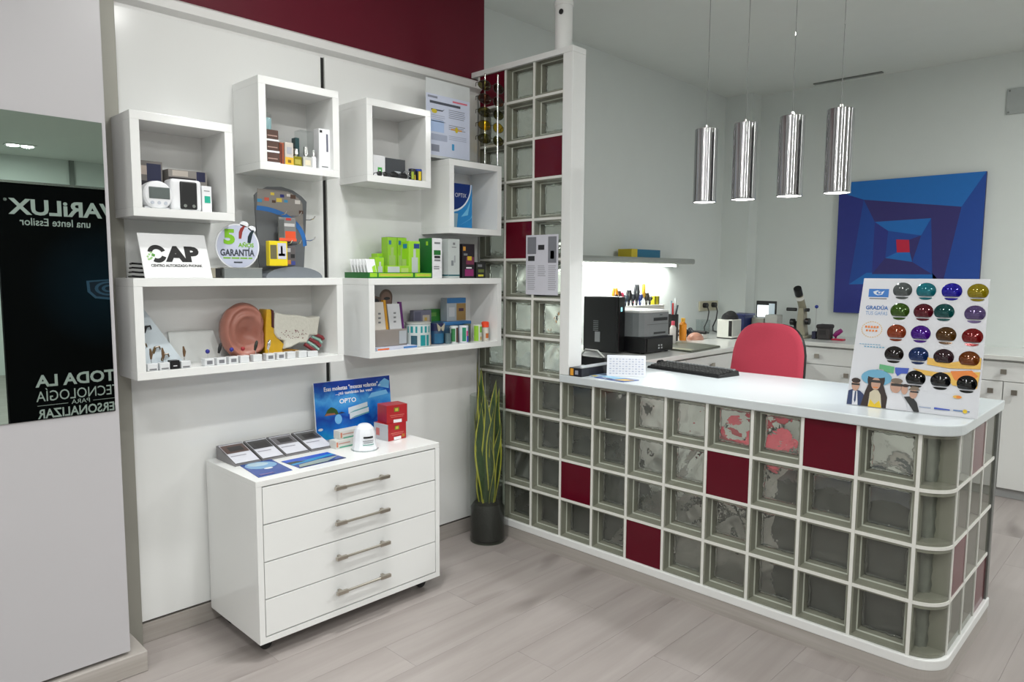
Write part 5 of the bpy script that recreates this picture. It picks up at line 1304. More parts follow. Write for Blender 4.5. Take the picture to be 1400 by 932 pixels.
# ------------------------------------------------------------------ back benches
def knob(x, y, z, ax_, parent):
    q = MB(); s = 0.016
    if ax_ == 'y': q.box(x - s, x + s, y - 0.024, y - 0.016, z - s, z + s); q.box(x - 0.006, x + 0.006, y - 0.017, y, z - 0.006, z + 0.006)
    else: q.box(x + 0.016, x + 0.024, y - s, y + s, z - s, z + s); q.box(x, x + 0.017, y - 0.006, y + 0.006, z - 0.006, z + 0.006)
    q.build('knob', M_NICKEL, parent)
CAB = mat('cabinet_white', (0.74, 0.75, 0.73), 0.35, var=0.01, scale=3)
yf = 2.72
wt = MB().prism([(-0.4495, 0.76), (0.355, 0.76), (0.355, 2.70), (2.9, 2.70), (2.9, YB - 0.0005), (-0.199, YB - 0.0005), (-0.199, 3.189), (-0.4495, 3.189)], 0.893, 0.923, (0, 0, 0), (1, 0, 0), (0, 1, 0)).build('worktop', mat('worktop_white', (0.70, 0.71, 0.68), 0.22, var=0.01, scale=3), org=(0.5, 3.0, 0.893), bevel=0.004)
tag(wt, 'L shaped white worktop along the left and back walls', 'worktop')
ZT2 = 0.9233
def base_unit(label, x0, x1, doors, knobs):
    t = thing('base_cabinet', label, 'cabinet', ((x0 + x1) / 2, 3.02, 0), 'back wall base cabinets')
    MB().box(x0 + 0.001, x1 - 0.001, yf + 0.02, YB - 0.002, 0.065, 0.8925).build('carcass', CAB, t)
    MB().box(x0 + 0.001, x1 - 0.001, yf + 0.04, yf + 0.055, 0.0, 0.065).build('kickboard', M_LGREY, t)
    d = MB().box(x0 + 0.003, x1 - 0.003, yf, yf + 0.019, 0.758, 0.880).build('drawer', CAB, t, bevel=0.001)
    knob((x0 + x1) / 2, yf, 0.82, 'y', d)
    w_ = (x1 - x0) / doors
    for k in range(doors):
        d = MB().box(x0 + w_ * k + 0.003, x0 + w_ * (k + 1) - 0.003, yf, yf + 0.019, 0.068, 0.754).build('door', CAB, t, bevel=0.001)
        knob(x0 + w_ * k + w_ * knobs[k], yf, 0.693, 'y', d)
base_unit('back wall cabinet left of the others, single door behind the red chair', 0.325, 0.91, 1, (0.87,))
base_unit('back wall cabinet behind the lens display board', 0.912, 1.495, 1, (0.13,))
base_unit('back wall double door cabinet at the right edge of the photo', 1.497, 2.075, 2, (0.78, 0.22))
base_unit('back wall cabinet to the right beyond the frame edge', 2.077, 2.66, 2, (0.78, 0.22))
xf_ = 0.33
def side_unit(label, y0, y1):
    t = thing('base_cabinet', label, 'cabinet', (-0.05, (y0 + y1) / 2, 0), 'left bench base cabinets')
    MB().box(-0.448, xf_ - 0.02, y0 + 0.001, y1 - 0.001, 0.065, 0.8925).build('carcass', CAB, t)
    MB().box(xf_ - 0.06, xf_ - 0.045, y0 + 0.001, y1 - 0.001, 0.0, 0.065).build('kickboard', M_LGREY, t)
    d = MB().box(xf_ - 0.019, xf_, y0 + 0.003, y1 - 0.003, 0.758, 0.880).build('drawer', CAB, t, bevel=0.001)
    knob(xf_, (y0 + y1) / 2, 0.82, 'x', d)
    d = MB().box(xf_ - 0.019, xf_, y0 + 0.003, y1 - 0.003, 0.068, 0.754).build('door', CAB, t, bevel=0.001)
    knob(xf_, y0 + 0.08, 0.693, 'x', d)
side_unit('left bench cabinet nearest the counter under the printer', 0.77, 1.312)
side_unit('left bench cabinet in the middle under the grey mat', 1.314, 1.95)
side_unit('left bench cabinet nearest the corner under the white device', 1.952, 2.60)

# lit wall shelf
ws_ = thing('wall_shelf', 'grey wall shelf with a bright tube light beneath on the left rear wall', 'shelf', (-0.35, 1.3, 1.507))
MB().prism([(-0.4495, 0.0), (-0.262, 0.002), (-0.247, 0.008), (-0.245, 0.030), (-0.252, 0.044), (-0.4495, 0.044)], -2.39, -0.15, (0, 0, 1.499), (1, 0, 0), (0, 0, 1)).build('board', col(150, 155, 150, 0.45), ws_)
MB().cyl((-0.36, 0.86, 1.4915), 0.007, 1.42, 16, axis='Y').build('tube', M_TUBE, ws_, smooth=True)
for y in (0.85, 2.29): MB().box(-0.375, -0.345, y - 0.012, y + 0.012, 1.478, 1.4992).build('tube_holder', M_WHITE, ws_)
area('shelf_tube_light', (-0.36, 1.57, 1.4765), 1.4, 9, c=(0.97, 1.0, 0.96), shape='RECTANGLE', sy=0.03, rot=(0, 0, PI / 2))
bx_ = MB().box(-0.41, -0.295, 1.588, 1.965, 1.5435, 1.602).build('box_file', col(45, 110, 140, 0.5), bevel=0.003)
tag(bx_, 'blue box file with yellow end lying on the lit wall shelf', 'box file')
q = MB().box(-0.412, -0.2945, 1.587, 1.66, 1.5433, 1.6024).build('yellow_label', col(205, 185, 45, 0.5), bx_)

# sockets with plugs
so = thing('wall_socket', 'cream double wall socket with two black plugs above the left bench', 'socket', (-0.445, 2.99, 1.11))
MB().box(-0.4495, -0.438, 2.83, 3.15, 1.105, 1.19).build('plate', col(190, 185, 160, 0.5), so, bevel=0.003)
for y in (2.90, 3.05):
    p_ = MB().cyl((-0.438, y, 1.155), 0.022, 0.035, 16, axis='X').build('plug', M_BLACK, so, smooth=True)
    MB().tube([(-0.404, y, 1.15), (-0.390, y + 0.003, 1.10), (-0.392, y - 0.01, 1.03), (-0.40, y - 0.05, 0.97), (-0.37, y - 0.10, 0.935), (-0.30, y - 0.16, 0.932)], 0.0055, 8).build('cord', M_BLACK, p_, smooth=True)
cb = MB()
rr = random.Random(11)
for k in range(7):
    pts = [(-0.37 + 0.15 * rr.random(), 2.26 + 0.30 * rr.random(), ZT2 + 0.006 + 0.045 * rr.random() * (0 < i < 5)) for i in range(6)]
    sm = []
    for i in range(len(pts) - 1):
        a, b_ = Vector(pts[i]), Vector(pts[i + 1])
        for s in range(4):
            sm.append(a.lerp(b_, (1 - math.cos(PI * s / 4)) / 2) + Vector((0, 0, 0.012 * math.sin(PI * s / 4))))
    cb.tube(sm + [Vector(pts[-1])], 0.005, 6)
o = cb.build('cable_tangle', col(22, 24, 38, 0.5), smooth=True)
tag(o, 'tangle of dark cables on the left bench below the sockets', 'cables')

# computer tower, printer, black unit
pc = thing('computer_tower', 'black slim computer tower with a cyan light beside the printer', 'computer', (-0.075, 1.02, ZT2))
MB().box(-0.225, 0.040, 0.955, 1.030, ZT2, 1.282).build('case', M_BLACK, pc, bevel=0.010, seg=3)
MB().box(0.040, 0.056, 0.958, 1.027, ZT2 + 0.005, 1.280).build('front_bezel', col(14, 14, 15, 0.2), pc, bevel=0.006, seg=3)
MB().box(0.0562, 0.058, 0.978, 0.992, 1.19, 1.215).build('power_light', M_LED, pc)
q = MB()
for k in range(6): q.box(-0.14, -0.10, 0.9535, 0.955, 1.06 + 0.012 * k, 1.066 + 0.012 * k)
q.build('side_vent', M_GREY, pc)
MB().box(-0.125, -0.085, 0.952, 0.9545, 0.99, 1.055).build('side_label', col(150, 152, 155, 0.4), pc)
bu = thing('black_tray_unit', 'black paper tray unit beneath the grey laser printer', 'printer unit', (0.03, 1.22, ZT2))
MB().box(-0.20, 0.195, 1.072, 1.40, ZT2 + 0.008, ZT2 + 0.105).build('housing', M_BLACK, bu, bevel=0.006)
MB().box(0.1955, 0.200, 1.09, 1.385, ZT2 + 0.014, ZT2 + 0.098).build('drawer_front', col(16, 16, 17, 0.3), bu, bevel=0.002)
q = MB()
for y, z in ((1.215, 0.045), (1.245, 0.045), (1.215, 0.028), (1.248, 0.028)): q.box(0.2, 0.2012, y, y + 0.014, ZT2 + z, ZT2 + z + 0.010)
q.build('symbols', col(175, 178, 180, 0.4), bu)
for x in (-0.17, 0.16):
    for y in (1.10, 1.37): MB().cyl((x, y, ZT2), 0.012, 0.0085, 12).build('foot', M_BLACKM, bu)
pz = ZT2 + 0.1053
pn = thing('laser_printer', 'grey laser printer with white top standing on the black tray unit', 'printer', (0.0, 1.22, pz))
PGR = mat('printer_grey', (0.20, 0.215, 0.22), 0.4)
MB().prism([(-0.20, 1.072), (0.10, 1.072), (0.14, 1.080), (0.168, 1.102), (0.180, 1.14), (0.180, 1.36), (0.165, 1.385), (-0.20, 1.385)], pz, pz + 0.150, (0, 0, 0), (1, 0, 0), (0, 1, 0)).build('body', PGR, pn, bevel=0.004)
MB().prism([(-0.20, 1.074), (0.10, 1.074), (0.14, 1.082), (0.166, 1.104), (0.178, 1.14), (0.178, 1.358), (0.163, 1.383), (-0.20, 1.383)], pz + 0.150, pz + 0.166, (0, 0, 0), (1, 0, 0), (0, 1, 0)).build('top_cover', col(215, 216, 214, 0.4), pn, bevel=0.006)
MB().box(0.1802, 0.1815, 1.185, 1.345, pz + 0.100, pz + 0.120).build('paper_slot', M_BLACK, pn)
MB().box(0.1802, 0.1812, 1.19, 1.325, pz + 0.016, pz + 0.028).build('tray_grip', col(32, 34, 36, 0.4), pn)
MB().box(0.1802, 0.1808, 1.115, 1.38, pz + 0.0775, pz + 0.0795).build('seam', col(60, 64, 66, 0.5), pn)
MB().box(0.1802, 0.1806, 1.255, 1.285, pz + 0.134, pz + 0.139).build('badge', cDk, pn)

bu.location.y -= 0.026
pn.location.y -= 0.026

# optician's tools in a rack against the wall
tk = thing('tool_rack', 'low white rack holding upright tools behind the printer', 'tool rack', (-0.36, 1.78, ZT2))
MB().box(-0.42, -0.32, 1.44, 2.08, ZT2, 1.18).build('rack_body', col(205, 205, 200, 0.5), tk, bevel=0.004)
MB().box(-0.425, -0.315, 1.435, 2.085, 1.18, 1.19).build('rack_top', col(215, 215, 210, 0.5), tk)
tl = [(1.475, 1.32, (225, 150, 40), 'orange handled pliers at the left of the tool rack'), (1.515, 1.30, (60, 30, 25), 'dark red handled pliers in the tool rack'), (1.56, 1.29, (190, 60, 90), 'pink handled screwdriver in the tool rack'), (1.60, 1.27, (60, 75, 85), 'grey handled pliers in the tool rack'), (1.645, 1.305, (30, 30, 32), 'black handled pliers, third from the left in the tool rack'), (1.695, 1.275, (35, 40, 50), 'black short pliers in the tool rack'), (1.745, 1.345, (70, 72, 76), 'tall grey handled pliers in the middle of the tool rack'), (1.79, 1.27, (45, 60, 130), 'blue handled pliers in the tool rack'), (1.835, 1.35, (220, 170, 50), 'tall yellow handled screwdriver in the tool rack'), (1.875, 1.28, (60, 55, 50), 'brown handled pliers in the tool rack'), (1.92, 1.25, (30, 32, 36), 'short black pliers at the right of the tool rack')]
for k, (y, z1, c, lab) in enumerate(tl):
    t = thing('pliers' if 'pliers' in lab else 'screwdriver', lab, 'tool', (-0.35, y, 1.19), 'tools in the rack')
    m_ = col(*c, 0.4); s0 = 1.1905
    if 'pliers' in lab:
        for s in (-1, 1):
            MB().tube([(-0.35, y + s * 0.003, s0), (-0.35, y + s * 0.006, s0 + 0.03), (-0.35, y + s * 0.022, (s0 + z1) / 2 + 0.02), (-0.35, y + s * 0.014, z1)], [0.006, 0.007, 0.012, 0.009], 8).build('handle', m_, t, smooth=True)
        MB().cyl((-0.358, y, s0 + 0.028), 0.009, 0.016, 12, axis='X').build('pivot', M_CHROME, t)
    else:
        MB().tube([(-0.35, y, s0), (-0.35, y, s0 + 0.06)], 0.003, 8).build('shaft', M_CHROME, t)
        MB().tube([(-0.35, y, s0 + 0.055), (-0.35, y, s0 + 0.07), (-0.35, y, z1 - 0.01), (-0.35, y, z1)], [0.009, 0.015, 0.014, 0.008], 10).build('handle', m_, t, smooth=True)
t = MB().box(-0.375, -0.335, 1.965, 2.03, 1.1905, 1.255).build('yellow_black_box', col(200, 190, 20, 0.4), bevel=0.002); tag(t, 'yellow and black striped little box on the right of the tool rack', 'box')
q = MB()
for y0, y1 in ((1.966, 1.977), (2.018, 2.029)): q.box(-0.3349, -0.3340, y0, y1, 1.192, 1.254)
q.build('black_stripe', cDk, t)

# pencil cup and small stuff
pcup = thing('pen_cup', 'black cylindrical pen cup right of the printer', 'pen holder', (-0.185, 1.985, ZT2))
MB().lathe([(0.040, 0.001), (0.042, 0.004), (0.042, 0.20), (0.040, 0.20), (0.039, 0.01), (1e-4, 0.01)], (-0.185, 1.985, ZT2), 28, cap=False).build('cup', M_BLACK, pcup, smooth=True)
for k, (dx, dy, h, c, lab) in enumerate(((0.012, -0.022, 0.285, (170, 40, 40), 'red and white pen in the black pen cup'), (-0.01, 0.0, 0.30, (120, 150, 160), 'grey blue marker in the black pen cup'), (0.0, 0.022, 0.32, (200, 205, 205), 'tall white ruler like pen in the black pen cup'), (0.02, 0.008, 0.27, (60, 70, 75), 'short dark pen in the black pen cup'))):
    t = MB().tube([(-0.185 + dx * 0.5, 1.985 + dy * 0.5, ZT2 + 0.011), (-0.185 + dx, 1.985 + dy, ZT2 + 0.2), (-0.185 + dx * 1.6, 1.985 + dy * 1.6, ZT2 + h)], 0.007, 8).build('pen', col(*c, 0.4), smooth=True)
    tag(t, lab, 'pen', 'pens in the black cup')
def small_bottle(label, x, y, h, r, c, capc):
    t = thing('small_bottle', label, 'bottle', (x, y, ZT2))
    MB().lathe([(r * 0.95, 0), (r, 0.004), (r, h * 0.72), (r * 0.5, h * 0.82), (r * 0.45, h * 0.84)], (x, y, ZT2), 18).build('body', col(*c, 0.35), t, smooth=True)
    MB().lathe([(r * 0.55, h * 0.82), (r * 0.55, h * 0.99), (1e-4, h)], (x, y, ZT2), 16).build('cap', col(*capc, 0.35), t, smooth=True)
small_bottle('orange liquid bottle right of the black pen cup', -0.15, 2.075, 0.17, 0.028, (225, 140, 30), (235, 180, 60))
small_bottle('white glue bottle with pink cap before the pen cup', -0.02, 1.72, 0.17, 0.022, (215, 210, 205), (225, 90, 110))
small_bottle('small white bottle with black ring before the pen cup', -0.06, 1.64, 0.14, 0.020, (200, 200, 200), (40, 40, 42))
gb = MB().lathe([(0.05, 0.001), (0.055, 0.004), (0.06, 0.12), (0.058, 0.12), (0.053, 0.006)], (-0.34, 2.72, ZT2), 28, cap=False).build('glass_bowl', M_CLEAR, smooth=True); tag(gb, 'clear glass tumbler on the bench under the sockets', 'glass')
ph = thing('skin_toned_case', 'pink beige rounded case among the cables on the left bench', 'case', (-0.12, 2.21, ZT2))
MB().dome((-0.12, 2.21, ZT2 + 0.0), 0.06, 0.075, 0.055, 20, 8).build('body', col(190, 140, 120, 0.4), ph, smooth=True)
ms = thing('desk_phone', 'black handset lying on a pale base among the bench cables', 'phone', (-0.14, 2.33, ZT2))
MB().box(-0.19, -0.10, 2.30, 2.37, ZT2, ZT2 + 0.035).build('base', col(190, 190, 185, 0.4), ms, bevel=0.006)
MB().box(-0.20, -0.09, 2.315, 2.345, ZT2 + 0.0352, ZT2 + 0.06).build('handset', M_BLACK, ms, bevel=0.008)
mt = thing('work_mat', 'dark edged grey green work mat on the left bench', 'mat', (0.15, 1.55, ZT2))
MB().add([(0.225, 1.385, ZT2), (0.335, 1.365, ZT2), (0.30, 1.81, ZT2), (-0.055, 1.90, ZT2), (-0.05, 1.43, ZT2), (0.225, 1.385, ZT2 + 0.012), (0.335, 1.365, ZT2 + 0.012), (0.30, 1.81, ZT2 + 0.012), (-0.055, 1.90, ZT2 + 0.012), (-0.05, 1.43, ZT2 + 0.012)],
         [(4, 3, 2, 1, 0), (5, 6, 7, 8, 9), (0, 1, 6, 5), (1, 2, 7, 6), (2, 3, 8, 7), (3, 4, 9, 8), (4, 0, 5, 9)]).build('pad', col(92, 95, 82, 0.4), mt)
MB().add([(0.222, 1.395, ZT2 + 0.0124), (0.31, 1.385, ZT2 + 0.0124), (0.30, 1.47, ZT2 + 0.0124), (0.10, 1.44, ZT2 + 0.0124)], [(0, 1, 2, 3)]).build('pale_sheet', col(170, 170, 140, 0.5), mt)
wd = thing('white_device', 'white box shaped device with black front slot on the bench by the corner', 'device', (0.0, 2.52, ZT2))
MB().box(-0.068, 0.060, 2.45, 2.60, ZT2 + 0.006, 1.074).build('body', col(225, 226, 218, 0.4), wd, bevel=0.004)
MB().box(0.030, 0.058, 2.4492, 2.4502, ZT2 + 0.02, 1.065).build('dark_slot', cDk, wd)
MB().box(0.0602, 0.0612, 2.46, 2.59, ZT2 + 0.02, 1.065).build('front_panel', col(185, 188, 182, 0.4), wd)
MB().box(-0.066, 0.062, 2.45, 2.60, ZT2, ZT2 + 0.006).build('foot', cDk, wd)
hd = thing('black_pouch', 'soft black pouch lying on top of the white device', 'pouch', (0.0, 2.52, 1.0745))
MB().dome((0.0, 2.525, 1.0743), 0.062, 0.08, 0.058, 20, 8).build('body', mat('black_cloth', (0.018, 0.018, 0.02), 0.8, bump=0.5, var=0.3), hd, smooth=True)
MB().dome((0.01, 2.515, 1.100), 0.045, 0.055, 0.040, 18, 8).build('flap', M_BLACKM, hd, smooth=True)
# back bench things
bb = thing('blue_box', 'dark blue cabinet shaped device with pale label behind the red chair', 'device', (-0.08, 2.93, ZT2))
MB().box(-0.14, -0.015, 2.80, 2.97, ZT2, 1.085).build('body', col(25, 38, 88, 0.4), bb, bevel=0.004)
MB().box(-0.15, -0.005, 2.79, 2.98, 1.085, 1.102).build('lid', col(30, 42, 100, 0.4), bb, bevel=0.004)
MB().box(-0.118, -0.092, 2.7985, 2.7995, 1.02, 1.06).build('printed_label', col(170, 180, 200, 0.5), bb)
mo = thing('small_monitor', 'small monitor with half white screen against the back wall', 'monitor', (0.06, 3.05, ZT2))
MB().box(-0.025, 0.145, 3.03, 3.05, 1.065, 1.205).build('housing', M_BLACKM, mo, bevel=0.004)
MB().box(-0.013, 0.085, 3.0288, 3.0296, 1.072, 1.170).build('screen_white', M_SCREEN, mo)
MB().box(0.086, 0.136, 3.0288, 3.0296, 1.072, 1.185).build('screen_blue', emitter('screen_blue', (0.03, 0.09, 0.13), 1.0), mo)
MB().box(0.045, 0.075, 3.05, 3.07, ZT2 + 0.012, 1.10).build('neck', M_BLACKM, mo)
MB().box(-0.02, 0.14, 3.02, 3.14, ZT2, ZT2 + 0.012).build('foot', M_BLACKM, mo, bevel=0.003)
for lab, x0, x1, y0, z1, c in (('beige rounded device beside the dark blue cabinet device', -0.002, 0.105, 2.90, 1.070, (150, 150, 138)), ('pale grey box shaped device just behind the red chair top', 0.112, 0.215, 2.90, 1.100, (175, 176, 170))):
    t = thing('lens_device', lab, 'device', ((x0 + x1) / 2, y0 + 0.05, ZT2))
    MB().box(x0, x1, y0, y0 + 0.11, ZT2, z1).build('body', col(*c, 0.45), t, bevel=0.008, seg=3)
    MB().box(x0 + 0.02, x1 - 0.02, y0 - 0.001, y0 + 0.0005, ZT2 + 0.03, ZT2 + 0.06).build('panel', cGry, t)
# lensmeter (microscope like)
lm = thing('lensmeter', 'beige lensmeter with black eyepiece standing on the back bench', 'optical instrument', (0.38, 2.98, ZT2))
BEI = col(150, 145, 125, 0.45)
MB().box(0.325, 0.440, 2.91, 3.06, ZT2, ZT2 + 0.022).build('base', BEI, lm, bevel=0.006)
MB().prism([(0.355, 0.02), (0.425, 0.02), (0.412, 0.10), (0.402, 0.24), (0.360, 0.24), (0.350, 0.10)], -3.03, -2.95, (0, 0, ZT2), (1, 0, 0), (0, 0, 1)).build('column', BEI, lm, bevel=0.008)
MB().tube([(0.372, 3.03, ZT2 + 0.21), (0.378, 2.96, ZT2 + 0.29), (0.384, 2.90, ZT2 + 0.355)], [0.030, 0.028, 0.026], 16).build('tube_body', BEI, lm, smooth=True)
MB().tube([(0.384, 2.90, ZT2 + 0.345), (0.390, 2.85, ZT2 + 0.395)], 0.030, 16).build('eyepiece', M_BLACK, lm, smooth=True)
MB().tube([(0.380, 2.93, ZT2 + 0.312), (0.3835, 2.915, ZT2 + 0.333)], 0.032, 16).build('white_ring', col(225, 225, 220, 0.4), lm, smooth=True)
for s, x0, x1 in ((-1, 0.268, 0.345), (1, 0.415, 0.445)): MB().cyl((x0, 2.96, ZT2 + 0.225), 0.014, x1 - x0, 14, axis='X').build('side_knob', M_BLACK, lm, smooth=True)
for x, z in ((0.305, 0.125), (0.425, 0.135)): MB().cyl((x, 2.955, ZT2 + z), 0.026, 0.03, 18, axis='X').build('dial', M_BLACK, lm, smooth=True)
MB().box(0.32, 0.34, 2.98, 3.0, ZT2 + 0.02, ZT2 + 0.13).build('side_arm', M_BLACKM, lm)
lp = thing('small_lamp_head', 'small blue plastic head on a thin stem right of the lensmeter', 'sample', (0.475, 3.03, ZT2))
MB().cyl((0.475, 3.03, ZT2), 0.025, 0.008, 18).build('foot', M_CLEAR, lp)
MB().tube([(0.475, 3.03, ZT2 + 0.008), (0.475, 3.03, ZT2 + 0.24)], 0.002, 6).build('stem', M_LGREY, lp)
MB().dome((0.475, 3.03, ZT2 + 0.25), 0.014, 0.014, 0.014, 14, 8, 0, True).build('head', col(30, 50, 140, 0.4), lp, smooth=True)
cs = thing('camera_bag', 'dark grey camera bag on the back bench', 'bag', (0.565, 2.98, ZT2))
MB().box(0.52, 0.615, 2.93, 3.03, ZT2, ZT2 + 0.108).build('body', col(62, 58, 58, 0.8), cs, bevel=0.014, seg=3)
MB().box(0.515, 0.620, 2.925, 3.035, ZT2 + 0.085, ZT2 + 0.118).build('flap', col(45, 42, 44, 0.8), cs, bevel=0.012, seg=3)
MB().box(0.545, 0.59, 2.9245, 2.93, ZT2 + 0.04, ZT2 + 0.075).build('pocket', col(48, 45, 46, 0.8), cs)
t = MB().box(0.475, 0.508, 2.95, 3.0, ZT2, ZT2 + 0.06).build('dark_blue_case', col(25, 28, 60, 0.5), bevel=0.006); tag(t, 'little dark blue case left of the camera bag', 'case')
mg = thing('magenta_object', 'magenta glasses case lying open right of the camera bag', 'glasses case', (0.67, 2.98, ZT2))
MB().box(0.625, 0.715, 2.95, 3.01, ZT2, ZT2 + 0.012).build('lower_shell', col(190, 40, 70, 0.4), mg, bevel=0.005)
MB().tube([(0.635, 2.985, ZT2 + 0.030), (0.66, 2.985, ZT2 + 0.055), (0.69, 2.985, ZT2 + 0.078)], [0.014, 0.02, 0.016], 12).build('upper_shell', col(140, 30, 110, 0.4), mg, smooth=True)
MB().tube([(0.64, 3.0, ZT2 + 0.008), (0.655, 2.995, ZT2 + 0.045)], 0.006, 8).build('hinge', col(140, 30, 110, 0.4), mg)

# painting
pt = thing('painting', 'square blue geometric painting with nested planes and a small red square', 'painting', (1.0, YB - 0.02, 1.118))
PX0, PX1, PZ0, PZ1, PY = 0.497, 1.500, 1.120, 2.162, YB - 0.030
MB().box(PX0, PX1, PY, YB - 0.001, PZ0, PZ1).build('canvas', mat('navy_edge', (0.010, 0.016, 0.09), 0.6), pt)
def uv(p): return (PX0 + (PX1 - PX0) * p[0], PZ0 + (PZ1 - PZ0) * p[1])
mid, nav, dkn, prp, redq = (mat('paint_mid_blue', (0.009, 0.150, 0.50), 0.6), mat('paint_navy', (0.010, 0.062, 0.33), 0.6), mat('paint_indigo', (0.022, 0.032, 0.24), 0.6), mat('paint_violet', (0.032, 0.026, 0.16), 0.6), mat('paint_red', (0.55, 0.012, 0.05), 0.6))
prm = [mid, nav, dkn, prp, redq]
q = MB()
def pg(pts, m, d): q.flat([uv(p) for p in pts], (0, PY, 0), YR, YU, m, d)
pg([(0, 0), (1, 0), (1, 1), (0, 1)], 1, 0.0004)
pg([(0, 0.93), (0.19, 0.86), (0.86, 0.77), (1, 1), (0, 1)], 0, 0.0008)
pg([(0, 0), (0.10, 0.0), (0.19, 0.86), (0, 0.93)], 2, 0.0008)
pg([(0.19, 0.86), (0.86, 0.77), (0.82, 0.60), (0.28, 0.69)], 3, 0.0010)
pg([(0.86, 0.77), (0.74, 0.05), (0.70, 0.30), (0.67, 0.70)], 3, 0.0012)
pg([(0.19, 0.86), (0.28, 0.69), (0.28, 0.30), (0.11, 0.22)], 1, 0.0011)
pg([(0.11, 0.22), (0.24, 0.31), (0.70, 0.31), (0.76, 0.24)], 0, 0.0012)
pg([(0.0, 0.0), (1.0, 0.0), (0.76, 0.24), (0.11, 0.22)], 2, 0.0011)
pg([(0.28, 0.69), (0.67, 0.70), (0.61, 0.58), (0.38, 0.62)], 0, 0.0016)
pg([(0.67, 0.70), (0.70, 0.30), (0.56, 0.39), (0.61, 0.58)], 1, 0.0016)
pg([(0.28, 0.69), (0.38, 0.62), (0.37, 0.42), (0.28, 0.30)], 2, 0.0016)
pg([(0.28, 0.30), (0.37, 0.42), (0.56, 0.39), (0.70, 0.30)], 3, 0.0016)
pg([(0.38, 0.62), (0.61, 0.58), (0.53, 0.55), (0.44, 0.555)], 1, 0.0020)
pg([(0.61, 0.58), (0.56, 0.39), (0.54, 0.46), (0.53, 0.55)], 3, 0.0020)
pg([(0.38, 0.62), (0.44, 0.555), (0.45, 0.46), (0.37, 0.42)], 1, 0.0020)
pg([(0.37, 0.42), (0.45, 0.46), (0.54, 0.46), (0.56, 0.39)], 0, 0.0020)
pg([(0.44, 0.555), (0.53, 0.55), (0.54, 0.46), (0.45, 0.46)], 4, 0.0022)
q.build('painted_planes', prm, pt)

# ------------------------------------------------------------------ red office chair
hx, hy = 0.86, 1.30
oc_c = thing('office_chair', 'red upholstered office chair behind the counter', 'chair', (hx, hy, 0))
def cush(w, h, tz, d0, d1, P, U, name, m, rx=0.6, n=36, puff=0.02):
    pts = []
    for i in range(n):
        a = 2 * PI * i / n; c_, s_ = math.cos(a), math.sin(a); e_ = 2 / 3.6
        taper = 1.0 - (0.12 if s_ > 0 else -0.02) * abs(s_) ** 1.2
        pts.append((w / 2 * math.copysign(abs(c_) ** e_, c_) * taper, h / 2 * math.copysign(abs(s_) ** e_, s_)))
    P_, R_, U_ = Vector(P), Vector((1, 0, 0)), Vector(U); N = R_.cross(U_)
    vs_ = []; rings = [(1.0, d0), (1.0, d0 + (d1 - d0) * 0.55), (0.97, d0 + (d1 - d0) * 0.85), (0.88, d1), (0.55, d1 + puff * 0.6), (0.25, d1 + puff)]
    for f, d in rings: vs_ += [P_ + R_ * a * f + U_ * b_ * f + N * d for a, b_ in pts]
    vs_.append(P_ + N * (d1 + puff))
    fs = [tuple(range(n))[::-1]] + [(k * n + i, k * n + (i + 1) % n, (k + 1) * n + (i + 1) % n, (k + 1) * n + i) for k in range(len(rings) - 1) for i in range(n)]
    fs += [((len(rings) - 1) * n + i, (len(rings) - 1) * n + (i + 1) % n, len(rings) * n) for i in range(n)]
    MB().add(vs_, fs).build(name, m, oc_c, smooth=True, ang=60)
REDF = mat('red_fabric', (0.62, 0.062, 0.105), 0.85, var=0.12, scale=300, bump=0.25)
lean = Vector((0, 0.16, 1)).normalized()
cush(0.43, 0.56, 0, 0.0, 0.035, (hx, hy + 0.01, 0.865), lean, 'backrest', REDF)
cush(0.435, 0.565, 0, -0.028, 0.004, (hx, hy + 0.01, 0.865), lean, 'back_shell', M_BLACK, puff=0.0)
cush(0.48, 0.46, 0, 0.0, 0.05, (hx, hy - 0.24, 0.44), (0, 1, 0), 'seat', REDF)
cush(0.47, 0.45, 0, -0.03, 0.001, (hx, hy - 0.24, 0.44), (0, 1, 0), 'seat_shell', M_BLACK, puff=0.0)
MB().tube([(hx, hy - 0.10, 0.42), (hx, hy + 0.05, 0.41), (hx, hy + 0.07, 0.50), (hx, hy + 0.055, 0.72)], 0.02, 10).build('back_bracket', M_BLACK, oc_c, smooth=True)
MB().cyl((hx, hy - 0.24, 0.10), 0.028, 0.315, 18).build('gas_column', M_BLACK, oc_c, smooth=True)
for k in range(5):
    a = 2 * PI * k / 5 + 0.3
    e_ = Vector((hx + 0.29 * math.cos(a), hy - 0.24 + 0.29 * math.sin(a), 0.075))
    l_ = MB().tube([(hx + 0.02 * math.cos(a), hy - 0.24 + 0.02 * math.sin(a), 0.115), tuple((Vector((hx, hy - 0.24, 0.11)) + e_) / 2 + Vector((0, 0, 0.005))), tuple(e_)], [0.022, 0.018, 0.014], 8).build('leg', M_BLACK, oc_c, smooth=True)
    MB().cyl((e_.x, e_.y - 0.022, 0.029), 0.029, 0.044, 16, axis='Y').build('castor', M_BLACK, l_, smooth=True)
